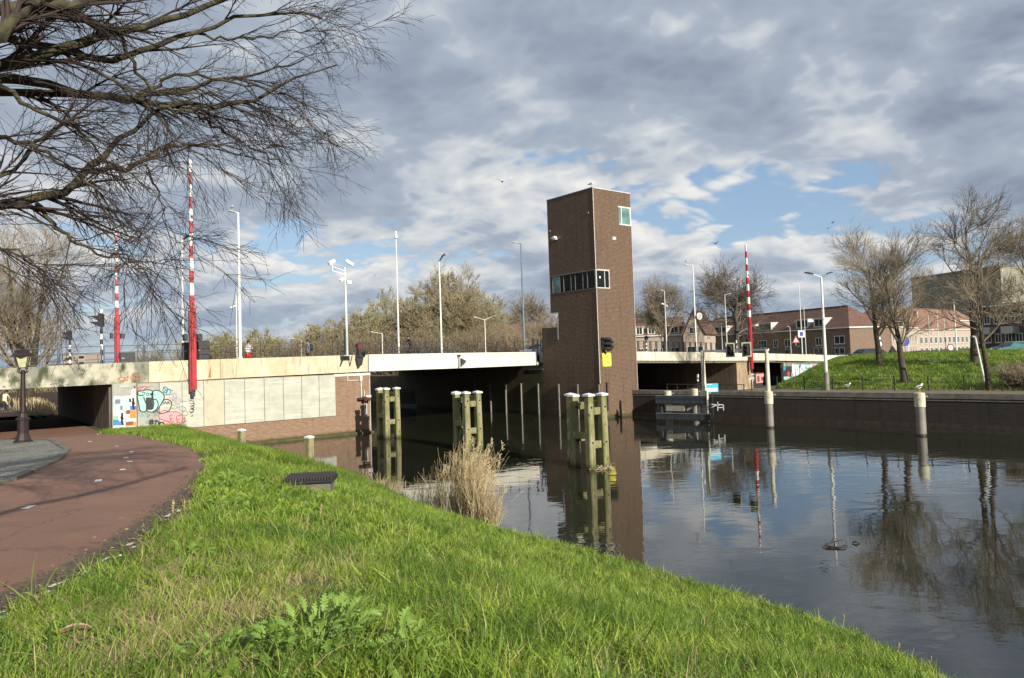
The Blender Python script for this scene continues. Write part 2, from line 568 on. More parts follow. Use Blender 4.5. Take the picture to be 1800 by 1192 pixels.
MT['twig'] = mat('twig_dark', (0.05, 0.032, 0.027), (0.035, 0.025, 0.02), rough=0.9, scale=2)
MT['twig_far'] = mat('twig_brown', (0.30, 0.245, 0.165), (0.23, 0.18, 0.12), rough=0.95, scale=0.6)
MT['twig_oak'] = mat('twig_grey_brown', (0.16, 0.125, 0.09), (0.12, 0.09, 0.066), rough=0.95, scale=0.6)
MT['twig_olive'] = mat('twig_olive', (0.33, 0.29, 0.16), (0.29, 0.23, 0.14), rough=0.95, scale=0.4)


def bud_mat(name, c1, c2):
    m, k, b = new_mat(name)
    vec = k.n.new('ShaderNodeTexCoord').outputs['Object']
    k.l.new(k.mix(k.ramp(k.noise(vec, 0.45, 5, 0.6), 0.35, 0.65), c1, c2), b.inputs['Base Color'])
    b.inputs['Roughness'].default_value = 0.8
    return m


MT['buds'] = bud_mat('spring_buds', (0.33, 0.37, 0.08), (0.27, 0.25, 0.09))
MT['buds_brown'] = bud_mat('brown_buds', (0.30, 0.22, 0.12), (0.25, 0.21, 0.10))
MT['evergreen'] = bud_mat('bush_leaves', (0.30, 0.33, 0.07), (0.22, 0.20, 0.07))


def timber_mat():
    m, k, b = new_mat('weathered_timber')
    vec = k.n.new('ShaderNodeTexCoord').outputs['Object']
    z = k.sep(vec)[2]
    g = k.noise(k.vmath('MULTIPLY', vec, (9, 9, 0.5)), 2.0, 6, 0.65)
    col = k.mix(k.ramp(g, 0.35, 0.65), (0.34, 0.30, 0.17), (0.20, 0.17, 0.09))
    moss = k.noise(k.vmath('MULTIPLY', vec, (2, 2, 0.7)), 1.6, 6, 0.6)
    col = k.mix(k.ramp(moss, 0.36, 0.62, 0, 0.85), col, (0.13, 0.15, 0.03))
    spots = k.noise(k.vmath('MULTIPLY', vec, (1, 1, 0.45)), 9, 3, 0.6)
    col = k.mix(k.ramp(spots, 0.63, 0.68, 0, 0.85), col, (0.05, 0.04, 0.02))
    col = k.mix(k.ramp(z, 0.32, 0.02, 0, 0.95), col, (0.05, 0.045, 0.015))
    k.l.new(col, b.inputs['Base Color'])
    b.inputs['Roughness'].default_value = 0.9
    bumped(k, b, k.math('ADD', g, spots), 0.5, 0.02)
    return m


MT['timber'] = timber_mat()


def water_mat():
    m, k, b = new_mat('canal_water')
    pos = k.n.new('ShaderNodeNewGeometry').outputs['Position']
    # ripples are longer across the line of the canal breeze
    rot = k.n.new('ShaderNodeMapping')
    k.l.new(pos, rot.inputs[0])
    rot.inputs['Rotation'].default_value = (0, 0, R(-12))
    rot.inputs['Scale'].default_value = (0.55, 1.0, 1.0)
    w1 = k.noise(rot.outputs[0], 0.9, 3, 0.5, 0.4)
    w2 = k.noise(rot.outputs[0], 3.2, 3, 0.55, 0.3)
    calm = k.ramp(k.noise(pos, 0.09, 3, 0.5), 0.42, 0.6, 0.25, 1.0)
    h = k.math('MULTIPLY', k.math('ADD', k.math('MULTIPLY', w1, 0.055), k.math('MULTIPLY', w2, 0.012)), calm)
    bp = k.n.new('ShaderNodeBump')
    bp.inputs['Strength'].default_value = 0.32
    bp.inputs['Distance'].default_value = 1.0
    k.l.new(h, bp.inputs['Height'])
    k.l.new(bp.outputs[0], b.inputs['Normal'])
    k.l.new(k.mix(k.ramp(k.noise(pos, 0.15, 4, 0.5), 0.3, 0.7), (0.016, 0.017, 0.010), (0.022, 0.023, 0.015)), b.inputs['Base Color'])
    b.inputs['Roughness'].default_value = 0.015
    b.inputs['IOR'].default_value = 1.62
    b.inputs['Specular IOR Level'].default_value = 0.65
    return m


MT['water'] = water_mat()
TX,TY=7.0,55.92
SA,CA=0.78694,0.61704
def to_uv(x,y):
    x=np.asarray(x,float)-TX;y=np.asarray(y,float)-TY
    return x*SA+y*CA, -x*CA+y*SA
def quay_u(v): return 3.15-0.129*(np.asarray(v)+1)
def sstep(a,b,t):
    t=np.clip((t-a)/(b-a),0,1);return t*t*(3-2*t)
def z_right(x,y):
    u,v=to_uv(x,y); s=u-quay_u(v)
    base=1.85-1.2*sstep(-11,4,v)
    toe=np.maximum(3.6,8.2+1.62*(v+9.7)-quay_u(v)+0.0)
    top=3.95-0.25*sstep(-12,6,v)
    w=17-3*sstep(-10,7,v)
    z=base+(top-base)*sstep(-0.2,1.0,(s-toe)/w)
    return z
# near bank: thin plate spline
PTS=np.array([
 # shoreline z~0
 (-19.06,42.41,1.3),(-14.9,40.4,.10),(-9.6,34.3,.1),(-5.9,29.29,.05),(-4.26,26.09,.03),(-2.57,23.47,0.03),(-.69,21.,0.02),(1.27,18.92,0.02),(2.87,16.77,0.02),(4.35,14.69,0.02),(5.09,13.68,0.02),(5.85,12.06,0.02),(6.18,11.06,.02),(6.7,8,.02),(7.2,4,.02),(8,-4,.02),(9,-14,.02),
 # underwater
 (-13.5,42.5,-.7),(-7,37,-1),(-2.5,30,-1),(1.5,24,-1),(4.5,19.5,-1),(7,15.5,-1),(8.5,11,-1),(10,4,-1),(11.5,-8,-1),
 (-20.2,42.2,1.35),(-18.6,43.3,.9),(-17.0,44.5,.2),(-15.5,45.7,-.4),(-12.5,46.5,-.9),
 # viewer's ground and bank shoulder
 (0,0,3.35),(1.5,2.5,3.0),(-2,4,3.2),(3,6,1.95),(2.5,9.5,1.25),(0,8,2.35),(-2.5,8,2.8),(-4.5,15,2.5),(-2,14,1.9),(0.5,13,1.0),(-1,17,.75),(-5,20,1.75),(-8,25,1.8),(-6.4,22.2,1.4),(-9.5,29,1.3),(-12,33,1.0),(-16,37,1.3),(-12.6,36.5,.4),
 # path plane z=3.38-0.047y
 ]+[(a,b,3.38-.047*b) for a,b in [(-4.1,5.8),(-5.2,9),(-6.7,14.2),(-9,20),(-10.4,24.7),(-14,32),(-20,38),(-8,2),(-9,12),(-14,20),(-18,28),(-24,34),(-28,39),(-30,28),(-20,10),(-35,5),(-40,25),(-40,40),(-15,-5),(-30,-8),(-5,-4),(-5,-12),(-20,-16),(0,-6)]]
 +[(-24,41,1.5),(-30,41,1.5)])
def _phi(r2): return 0.5*r2*np.log(r2+1e-9)
_n=len(PTS);_D=((PTS[:,None,:2]-PTS[None,:,:2])**2).sum(-1)
_K=_phi(_D)+np.eye(_n)*0.6
_P=np.c_[np.ones(_n),PTS[:,:2]]
_A=np.block([[_K,_P],[_P.T,np.zeros((3,3))]])
_w=np.linalg.solve(_A,np.r_[PTS[:,2],0,0,0])
def z_near(x,y):
    x=np.asarray(x,float);y=np.asarray(y,float);sh=x.shape;x=x.ravel();y=y.ravel();o=np.empty(len(x))
    for i in range(0,len(x),20000):
        a=x[i:i+20000];b=y[i:i+20000]
        r2=(a[:,None]-PTS[None,:,0])**2+(b[:,None]-PTS[None,:,1])**2
        o[i:i+20000]=_phi(r2)@_w[:_n]+_w[_n]+_w[_n+1]*a+_w[_n+2]*b
    return o.reshape(sh)


# ================================================================ ground, paths, water
EDGE = np.array([(-2.6, -16), (-3.0, -6), (-3.6, 0), (-4.05, 4.6), (-4.2, 6.2), (-4.25, 7.2), (-4.5, 8.4), (-5.03, 10.4), (-5.75, 13), (-7.5, 18.2), (-9.6, 22.6), (-12.9, 27.6),
                 (-16, 31.2), (-20.5, 37.2), (-22.7, 40.2), (-23.3, 41.2)])


def edge_x(y):
    return np.interp(y, EDGE[:, 1], EDGE[:, 0])


def z_bank(x, y):
    x = np.asarray(x, float)
    y = np.asarray(y, float)
    u, v = to_uv(x, y)
    zn = z_near(x, y)
    t = sstep(2.5, 6.5, v)*(u < -29)
    z = zn*(1-t)+1.5*t
    far = 1.5-2.6*sstep(-33.5, -29.0, u)*(v > 29)+0.12*sstep(-60, -36, u)*0
    return np.where((v > 6.2) & ((u < -31.5) | (v > 29)), far, z)


def ground_mat():
    m, k, b = new_mat('bank_soil')
    pos = k.n.new('ShaderNodeNewGeometry').outputs['Position']
    n = k.noise(pos, 2.2, 8, 0.65)
    n2 = k.noise(pos, 14, 5, 0.6)
    col = k.mix(k.ramp(n, 0.35, 0.6), (0.05, 0.055, 0.018), (0.075, 0.075, 0.026))
    at = k.n.new('ShaderNodeAttribute')
    at.attribute_name = 'soil'
    soil = k.mix(k.ramp(n2, 0.35, 0.65), (0.17, 0.12, 0.08), (0.06, 0.042, 0.03))
    f = k.ramp(k.math('ADD', at.outputs['Fac'], k.math('MULTIPLY', k.math('SUBTRACT', n, 0.5), 0.8)), 0.35, 0.65)
    col = k.mix(f, col, soil)
    k.l.new(col, b.inputs['Base Color'])
    b.inputs['Roughness'].default_value = 1.0
    bumped(k, b, n2, 0.6, 0.03)
    return m


MT['ground'] = ground_mat()


def grid_ground(name, xs, ys, zf, keep, soilf, material):
    X, Y = np.meshgrid(xs, ys)
    Z = zf(X, Y)
    V = np.c_[X.ravel(), Y.ravel(), Z.ravel()]
    nx, ny = len(xs), len(ys)
    i = np.arange(nx-1)[None, :]+nx*np.arange(ny-1)[:, None]
    Q = np.stack([i, i+1, i+1+nx, i+nx], -1).reshape(-1, 4)
    cx = V[Q][:, :, 0].mean(1)
    cy = V[Q][:, :, 1].mean(1)
    Q = Q[keep(cx, cy)]
    o = np_mesh(name, V, Q, material, smooth=True, attrs={'soil': soilf(V[:, 0], V[:, 1])})
    return o


def zb_low(x, y):
    """bank surface, pressed a little under the paved sheets"""
    d = edge_x(y)-x
    return z_bank(x, y)-0.07*sstep(0.05, 0.35, d)


def soil_near(x, y):
    d = edge_x(y)-x
    nearb = np.clip(1.2-np.abs(d+0.2)/0.75, 0, 1)*(y < 24)
    return np.maximum(nearb, (d > 0.3)*1.0)


o = grid_ground('ground', np.arange(-36, 11.6, 0.25), np.arange(-16, 47, 0.25), zb_low,
                lambda x, y: (to_uv(x, y)[1] < 6.7), soil_near, MT['ground'])
tag(o, 'grassy canal bank sloping from the red cycle path down to the water', kind='structure')
us = np.arange(-90, -27.5, 0.8)
vs_ = np.arange(6.1, 125, 1.2)
UU, VV = np.meshgrid(us, vs_)
XX = T0[0]+UU*UD[0]+VV*WD[0]
YY = T0[1]+UU*UD[1]+VV*WD[1]
ZZ = z_bank(XX, YY)-0.03
nx, ny = len(us), len(vs_)
ii = np.arange(nx-1)[None, :]+nx*np.arange(ny-1)[:, None]
QQ = np.stack([ii, ii+1, ii+1+nx, ii+nx], -1).reshape(-1, 4)
QQ = QQ[(VV.ravel()[QQ].min(1) > 6.9) | (UU.ravel()[QQ].max(1) < -31.9)]
o = np_mesh('ground', np.c_[XX.ravel(), YY.ravel(), ZZ.ravel()], QQ, MT['ground'], smooth=True, attrs={'soil': np.zeros(nx*ny)})
tag(o, 'grassy bank on the far side of the underpass', kind='structure')


def asphalt_mat():
    m, k, b = new_mat('red_asphalt')
    pos = k.n.new('ShaderNodeNewGeometry').outputs['Position']
    g = k.noise(pos, 60, 3, 0.7)
    w = k.noise(pos, 0.7, 6, 0.6)
    col = k.mix(k.ramp(w, 0.3, 0.7), (0.235, 0.113, 0.066), (0.175, 0.086, 0.053))
    col = k.mix(k.ramp(g, 0.35, 0.7, 0, 0.5), col, (0.26, 0.165, 0.12))
    stain = k.noise(k.vmath('MULTIPLY', pos, (1.0, 0.45, 1.0)), 1.7, 7, 0.7)
    col = k.mix(k.ramp(stain, 0.52, 0.75, 0, 0.55), col, (0.12, 0.062, 0.048))
    speck = k.noise(pos, 23, 2, 0.5)
    col = k.mix(k.ramp(speck, 0.70, 0.74, 0, 0.6), col, (0.45, 0.36, 0.28))
    vo = k.n.new('ShaderNodeTexVoronoi')
    vo.feature = 'DISTANCE_TO_EDGE'
    vo.inputs['Scale'].default_value = 0.33
    wv = k.vmath('ADD', pos, k.vmath('SCALE', k.noise(pos, 1.5, 5, 0.6, 0, True), scale=0.9))
    k.l.new(wv, vo.inputs['Vector'])
    col = k.mix(k.ramp(vo.outputs['Distance'], 0.004, 0.011, 0.35, 0.0), col, (0.06, 0.035, 0.028))
    at = k.n.new('ShaderNodeAttribute')
    at.attribute_name = 'soil'
    n = k.noise(pos, 6.5, 6, 0.65)
    f = k.ramp(k.math('ADD', at.outputs['Fac'], k.math('MULTIPLY', k.math('SUBTRACT', n, 0.5), 0.9)), 0.42, 0.66)
    col = k.mix(f, col, k.mix(k.ramp(g, 0.4, 0.6), (0.15, 0.105, 0.072), (0.055, 0.038, 0.027)))
    k.l.new(col, b.inputs['Base Color'])
    b.inputs['Roughness'].default_value = 0.85
    bumped(k, b, g, 0.35, 0.006)
    return m


MT['asphalt'] = asphalt_mat()


def strip(name, Rp, Lp, n_al, n_ac, zf, lift, material, soilw=0.0):
    Rp = np.array(Rp, float)
    Lp = np.array(Lp, float)
    s = np.r_[0, np.cumsum(np.hypot(*np.diff(Rp, axis=0).T))]
    t = np.linspace(0, s[-1], n_al)
    r = np.c_[np.interp(t, s, Rp[:, 0]), np.interp(t, s, Rp[:, 1])]
    ss = np.linspace(0, 1, len(Lp))
    tt = np.interp(t, s, np.linspace(0, 1, len(Rp)))
    l = np.c_[np.interp(tt, ss, Lp[:, 0]), np.interp(tt, ss, Lp[:, 1])]
    a = np.linspace(0, 1, n_ac)**1.5
    X = r[:, None, 0]*(1-a)+l[:, None, 0]*a
    Y = r[:, None, 1]*(1-a)+l[:, None, 1]*a
    Z = zf(X, Y)+lift
    V = np.c_[X.ravel(), Y.ravel(), Z.ravel()]
    i = np.arange(n_ac-1)[None, :]+n_ac*np.arange(n_al-1)[:, None]
    Q = np.stack([i, i+n_ac, i+n_ac+1, i+1], -1).reshape(-1, 4)
    dist = np.hypot(X-r[:, None, 0], Y-r[:, None, 1])
    soil = np.clip(1-dist/max(soilw, 1e-3), 0, 1).ravel() if soilw else np.zeros(X.size)
    return np_mesh(name, V, Q, material, smooth=True, attrs={'soil': soil})


Lpts = [(-24, -18), (-26, -10), (-28, -4), (-30, 2), (-32, 8), (-33, 12), (-34, 16), (-34, 20), (-34, 24), (-35, 28), (-35, 32), (-36, 36), (-37, 40), (-38, 44), (-38.5, 48), (-39, 52)]
o = strip('cycle_path', EDGE, Lpts, 260, 60, z_bank, 0.012, MT['asphalt'], 0.75)
tag(o, 'red asphalt cycle path curving towards the underpass', kind='structure')


def at_ground(px, py, z):
    d = ray(px, py)
    t = (z-EYE)/d[2]
    p = C0+d*t
    return (float(p[0]), float(p[1]))


far_edge = [B(-33.1, 6.2)[:2], B(-33.0, 20)[:2], B(-33.0, 30.5)[:2], at_ground(76, 737, 1.5), at_ground(60, 731, 1.5), at_ground(25, 722.5, 1.5), at_ground(10, 719, 1.5), at_ground(-20, 715.5, 1.5), at_ground(-60, 712, 1.5)]
far_left = [B(-52, 6.2)[:2], B(-52, 20)[:2], B(-52, 31)[:2], B(-52, 34)[:2], B(-52, 36)[:2], B(-56, 44)[:2], B(-60, 50)[:2], B(-66, 60)[:2], B(-74, 70)[:2]]
o = strip('cycle_path', far_edge, far_left, 60, 16, z_bank, 0.02, MT['asphalt'])
tag(o, 'red cycle path running on beyond the underpass', kind='structure')
# pale kerb along the far path edge
s_ = M()
fe = far_edge[2:]
for a, b_ in zip(fe[:-1], fe[1:]):
    s_.obox((a[0], a[1], 1.52), (b_[0], b_[1], 1.52), 0.16, 0.1)
s_.build('kerb', MT['coping'], kind='structure')

# cobbled plaza with its ring of kerb stones
CB = np.array([(-9.6, 8.0), (-9.8, 10.5), (-10.1, 13.2), (-10.5, 15.1), (-11.0, 16.4), (-11.9, 18.4), (-13.5, 21.6), (-15.3, 24.9), (-17.6, 28.2), (-20.2, 31.6), (-24.5, 35.4), (-31, 39.5)])
CL_ = [(-30, 4), (-31, 7), (-32, 10), (-33, 13), (-33.5, 16), (-34, 19), (-34.5, 22), (-35, 25), (-35.5, 29), (-36, 33), (-37, 37), (-39, 41)]


def cobble_mat():
    m, k, b = new_mat('grey_cobbles')
    vec = k.n.new('ShaderNodeNewGeometry').outputs['Position']
    vo = k.n.new('ShaderNodeTexVoronoi')
    vo.feature = 'DISTANCE_TO_EDGE'
    mp = k.n.new('ShaderNodeMapping')
    mp.inputs['Rotation'].default_value = (0, 0, 0.5)
    mp.inputs['Scale'].default_value = (6.5, 6.5, 0.01)
    k.l.new(vec, mp.inputs[0])
    k.l.new(mp.outputs[0], vo.inputs['Vector'])
    vo.inputs['Scale'].default_value = 1.0
    vo.inputs['Randomness'].default_value = 0.55
    vc = k.n.new('ShaderNodeTexVoronoi')
    k.l.new(mp.outputs[0], vc.inputs['Vector'])
    vc.inputs['Randomness'].default_value = 0.55
    stone = k.mix(k.ramp(k.sep(vc.outputs['Color'])[0], 0, 1, interp='LINEAR'), (0.20, 0.19, 0.165), (0.30, 0.285, 0.25))
    stone = k.mix(k.ramp(k.noise(vec, 0.8, 6, 0.6), 0.45, 0.7, 0, 0.8), stone, (0.12, 0.13, 0.07))
    f = k.ramp(vo.outputs['Distance'], 0.02, 0.10)
    col = k.mix(f, (0.06, 0.06, 0.035), stone)
    k.l.new(col, b.inputs['Base Color'])
    b.inputs['Roughness'].default_value = 0.9
    bumped(k, b, f, 0.6, 0.02)
    return m


MT['cobble'] = cobble_mat()
o = strip('cobbled_pavement', CB, CL_, 120, 30, z_bank, 0.05, MT['cobble'])
tag(o, 'grey cobbled pavement with a rounded kerb beside the cycle path', kind='structure')
plaza = o
s = np.r_[0, np.cumsum(np.hypot(*np.diff(CB, axis=0).T))]
nst = int(s[-1]/0.8)
prev = None
for i in range(nst+1):
    t = s[-1]*i/nst
    p = (float(np.interp(t, s, CB[:, 0])), float(np.interp(t, s, CB[:, 1])))
    p = p+(float(z_bank(np.array([p[0]]), np.array([p[1]]))[0])+0.03,)
    if prev:
        a, b_ = Vector(prev), Vector(p)
        dd = (b_-a)*0.012
        m_ = M().obox(a+dd, b_-dd, 0.22, 0.10+rnd.uniform(-0.008, 0.008))
        m_.build('kerb_stone', MT['coping'], plaza)
    prev = p

# worn white centre dashes on the path (flat paint)
MT['road_paint'] = mat('worn_white_paint', (0.75, 0.74, 0.7), (0.4, 0.3, 0.27), rough=0.8, scale=9, lo=0.5, hi=0.75)
for (dx, dy, ang, L) in [(-8.5, 14.85, -0.45, 0.34), (-7.75, 11.6, -0.3, 0.42), (-9.0, 16.7, -0.5, 0.30), (-10.0, 18.9, -0.55, 0.32), (-10.9, 20.4, -0.6, 0.32),
                         (-11.9, 22.6, -0.62, 0.30), (-14.0, 25.6, -0.68, 0.30), (-17.1, 29.3, -0.7, 0.3), (-6.0, 14.3, -0.3, 0.5), (-21.2, 33.6, -0.75, 0.3)]:
    c, s2 = math.cos(-ang), math.sin(-ang)
    m_ = M()
    pts = []
    for a, b_ in ((-.06, -.5), (.06, -.5), (.06, .5), (-.06, .5)):
        X = dx+a*c-b_*L*s2*-1*-1
        Y = dy+a*s2+b_*L*c
        z = float(z_bank(np.array([X]), np.array([Y]))[0])+0.018
        pts.append((X, Y, z))
    m_.add(pts, [(0, 1, 2, 3)])
    m_.build('lane_marking', MT['road_paint'], kind='structure')

# ---- water and the bed of far land
m_ = M().add([(-260, -60, 0), (420, -60, 0), (420, 520, 0), (-260, 520, 0)], [(0, 1, 2, 3)])
o = m_.build('water', MT['water'], kind='structure')
MT['far_ground'] = mat('far_grass', (0.085, 0.10, 0.03), (0.11, 0.10, 0.045), rough=1, scale=0.1, world_pos=True)
MT['road'] = mat('grey_asphalt', (0.07, 0.07, 0.072), (0.055, 0.055, 0.056), rough=0.9, scale=0.5, world_pos=True)
m_ = M()
m_.prism([(-420, 150, 1.2), (-46, 128, 1.2), (-30, 112, 1.2), (-4.5, 108, 1.2), (30, 135, 1.2), (60, 180, 1.2), (60, 1500, 1.2), (-1200, 1500, 1.2), (-1200, 150, 1.2)], (0, 0, -2.5))
m_.build('far_ground', MT['far_ground'], kind='structure')
m_ = M()
m_.prism([B(0.3, 31.2, 2.6), B(200, 31.2, 3.4), B(900, 31.2, 3.4), B(900, 900, 3.4), B(30, 900, 3.4), B(0.3, 110, 2.6)], (0, 0, -5))
m_.build('far_ground', MT['far_ground'], kind='structure')
# dark sheet-piled edge of the far bank
m_ = M()
for a, b_ in [((-46, 127.9), (-30, 111.9)), ((-30, 111.9), (-4.5, 107.9)), ((-4.5, 107.9), (30, 134.9)), ((-420, 149.9), (-46, 127.9))]:
    m_.obox((a[0], a[1], 0.55), (b_[0], b_[1], 0.55), 0.4, 1.5)
o = m_.build('retaining_wall', MT['rail_brown'])
tag(o, 'low dark timber edging along the far canal bank', 'retaining wall')

# ---- right bank
def verge_mat():
    m, k, b = new_mat('far_verge')
    pos = k.n.new('ShaderNodeNewGeometry').outputs['Position']
    at = k.n.new('ShaderNodeAttribute')
    at.attribute_name = 'soil'
    n = k.noise(pos, 0.9, 7, 0.65)
    n2 = k.noise(pos, 6, 5, 0.6)
    g = k.mix(k.ramp(n, 0.35, 0.65), (0.075, 0.115, 0.02), (0.11, 0.15, 0.035))
    g = k.mix(k.ramp(n2, 0.4, 0.7, 0, 0.5), g, (0.05, 0.07, 0.018))
    d = k.mix(n2, (0.2, 0.16, 0.10), (0.12, 0.10, 0.06))
    f = k.ramp(k.math('ADD', at.outputs['Fac'], k.math('MULTIPLY', k.math('SUBTRACT', n, 0.5), 0.5)), 0.4, 0.6)
    k.l.new(k.mix(f, g, d), b.inputs['Base Color'])
    b.inputs['Roughness'].default_value = 1
    bumped(k, b, n2, 0.6, 0.06)
    return m


MT['verge'] = verge_mat()
ss_ = np.r_[np.arange(0.25, 40, 0.6), np.arange(40, 160, 5)]
vv_ = np.arange(-80, 6.95, 0.6)
SS, VV = np.meshgrid(ss_, vv_)
UU = quay_u(VV)+SS
XX = T0[0]+UU*UD[0]+VV*WD[0]
YY = T0[1]+UU*UD[1]+VV*WD[1]
ZZ = z_right(XX, YY)
nx, ny = len(ss_), len(vv_)
ii = np.arange(nx-1)[None, :]+nx*np.arange(ny-1)[:, None]
QQ = np.stack([ii, ii+1, ii+1+nx, ii+nx], -1).reshape(-1, 4)
o = np_mesh('embankment', np.c_[XX.ravel(), YY.ravel(), ZZ.ravel()], QQ, MT['verge'], smooth=True,
            attrs={'soil': np.where(SS < 3.6, 1.0, 0.0).ravel()+np.where((VV > -9) & (UU < 8.2+1.62*(VV+9.7)), 1.0, 0.0).ravel()})
tag(o, 'green grass embankment rising behind the quay wall', kind='structure')
# ground under the right hand span
m_ = M().prism([B(3.0, 6.9, 0.6), B(60, 6.9, 0.6), B(60, 31.2, 0.6), B(3.0, 31.2, 0.6)], (0, 0, -2))
m_.build('pavement', MT['road'], kind='structure')

# ---- quay wall
t = thing('quay_wall', 'long dark brick quay wall with stone coping along the right side of the canal', 'quay wall', B(3.15, -1, 0), BROT)
def ql(s_along, off, z):
    """local quay coordinates: along the wall towards the viewer, off = land side"""
    v = -s_along
    return (float(quay_u(-1+v))-3.15+off, v, z)
m_ = M()
seg = [-33, -8, 0, 20, 40, 60, 80]
for a, b_ in zip(seg[:-1], seg[1:]):
    m_.prism([ql(a, 0, -1), ql(b_, 0, -1), ql(b_, 0.55, -1), ql(a, 0.55, -1)], (0, 0, 2.70))
m_.build('wall', MT['quay_brick'], t)
m_ = M()
for a, b_ in zip(seg[:-1], seg[1:]):
    m_.prism([ql(a, -0.035, 1.56), ql(b_, -0.035, 1.56), ql(b_, 0.02, 1.56), ql(a, 0.02, 1.56)], (0, 0, 0.07))
m_.build('string_course', MT['coping'], t)
m_ = M()
for a, b_ in zip(seg[:-1], seg[1:]):
    m_.prism([ql(a, -0.02, -0.3), ql(b_, -0.02, -0.3), ql(b_, 0.1, -0.3), ql(a, 0.1, -0.3)], (0, 0, 0.55))
MT['quay_foot'] = mat('wet_brown_timber', (0.06, 0.04, 0.028), (0.03, 0.02, 0.015), rough=0.5, scale=3)
m_.build('waling', MT['quay_foot'], t)
a = -32.0
while a < 78:
    b_ = a+2.0
    m_ = M().prism([ql(a+.008, -0.06, 1.70), ql(b_-.008, -0.06, 1.70), ql(b_-.008, 0.5, 1.70), ql(a+.008, 0.5, 1.70)], (0, 0, 0.30+rnd.uniform(-.01, .01)))
    m_.build('coping_stone', MT['coping'], t)
    a = b_


# ================================================================ bridge
PU = [-110, -60, -37.7, -35, -32.5, -28.4, -24.4, -16.5, -6.5, -1.2, 11.2, 20.3, 33, 44.6, 49, 62, 200]
PTp = [4.2, 4.9, 5.23, 5.31, 5.36, 5.41, 5.42, 5.45, 5.36, 5.29, 5.05, 4.79, 4.35, 3.9, 3.72, 3.6, 3.6]
PBp = [3.0, 3.7, 4.14, 4.15, 4.16, 4.19, 4.22, 4.26, 4.2, 4.19, 3.98, 3.68, 3.35, 2.9, 2.77, 2.6, 2.6]


def ptop(u):
    return float(np.interp(u, PU, PTp))


def pbot(u):
    return float(np.interp(u, PU, PBp))


BR = thing('bridge', 'long low concrete road bridge with pale fascia crossing the canal beside the brick tower', 'bridge', B(0, 0, 0), BROT)


def span(name, u0, u1, v0, v1, topoff, botoff, material, n=None, parent=None, zb=None, zt=None):
    """slab following the deck profile between u0 and u1"""
    n = n or max(1, int((u1-u0)/2.5))
    m_ = M()
    uu = np.linspace(u0, u1, n+1)
    vs = []
    for u in uu:
        zt_ = (ptop(u)+topoff) if zt is None else zt
        zb_ = (pbot(u)+botoff) if zb is None else zb
        vs += [(u, v0, zb_), (u, v1, zb_), (u, v1, zt_), (u, v0, zt_)]
    fs = [(0, 1, 2, 3), tuple(4*n+i for i in (3, 2, 1, 0))]
    for i in range(n):
        for j in range(4):
            k_ = (j+1) % 4
            fs.append((4*i+j, 4*i+4+j, 4*i+4+k_, 4*i+k_))
    m_.add(vs, fs)
    return m_.build(name, material, BR if parent is None else parent)


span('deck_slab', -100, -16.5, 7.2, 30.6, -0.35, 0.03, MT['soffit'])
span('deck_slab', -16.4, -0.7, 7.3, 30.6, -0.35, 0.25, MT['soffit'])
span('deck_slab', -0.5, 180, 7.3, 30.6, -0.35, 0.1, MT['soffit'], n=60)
span('road_surface', -100, 180, 7.5, 30.3, -0.22, 0, MT['road'], n=90, zb=None)
# the road sheet is only a thin layer
rs = BR.children[-1]
for p_ in rs.data.vertices:
    u = p_.co.x
    if p_.co.z < ptop(u)-0.5:
        p_.co.z = ptop(u)-0.30
# fascia beams, left part: weathered concrete
for a, b_, mt in [(-100, -52, 'concrete_old'), (-52, -42.3, 'concrete_old'), (-42.3, -30.6, 'concrete_old'), (-30.6, -26.55, 'concrete'), (-26.55, -16.5, 'concrete')]:
    span('fascia_beam', a+.012, b_-.012, 6.86, 7.19, 0, 0, MT[mt])
span('fascia_beam', -16.46, -1.15, 6.84, 7.25, 0, 0, MT['deck_white'], n=8)
span('fascia_beam', -100, 180, 30.65, 30.95, 0, 0, MT['concrete'], n=60)
u = -0.4
while u < 60:
    w = 2.04
    span('fascia_panel', u+.014, u+w-.014, 6.84+rnd.uniform(-.006, .006), 7.25, 0, 0.22, MT['deck_right'], n=1)
    u += w
span('soffit_beam', -0.4, 60, 6.95, 7.25, -0.9, 0, MT['coping'], n=24)
for q in BR.children[-1].data.vertices:
    if q.co.z > pbot(q.co.x)+0.1:
        q.co.z = pbot(q.co.x)+0.2
# deck beams under the lift span
for v in (9.5, 12.5, 15.5, 18.5, 21.5, 24.5, 27.5):
    span('girder', -16.3, -0.8, v, v+0.35, -0.5, 0.0, MT['soffit'], n=4)
# the dark steel end of the lift span and hinge beside the pier
m_ = M().cbox(-1.13, -0.86, 7.0, 30, 4.25, 5.2, 0.03)
m_.build('end_beam', MT['grey_steel'], BR)
m_ = M().tube([(-1.0, 6.8, 4.32), (-1.0, 7.1, 4.32)], 0.14, 12)
m_.build('hinge', MT['galv'], BR)
# right hand pier and the rear of the spans
m_ = M().box(26.95, 29.9, 6.96, 30.2, -0.5, 3.50)
m_.build('pier', mat('streaked_pier_concrete', (0.40, 0.30, 0.19), (0.27, 0.19, 0.12), rough=0.95, scale=2, stretch=(4, 4, 0.4), dirt=(0.13, 0.09, 0.06), dscale=3, dlo=0.5, dhi=0.66, dstretch=(4, 4, 0.3), bump=0.3), BR)
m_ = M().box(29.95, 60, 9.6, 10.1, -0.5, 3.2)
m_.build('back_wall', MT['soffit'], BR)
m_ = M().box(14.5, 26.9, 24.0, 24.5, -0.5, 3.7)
m_.build('back_wall', MT['soffit'], BR)

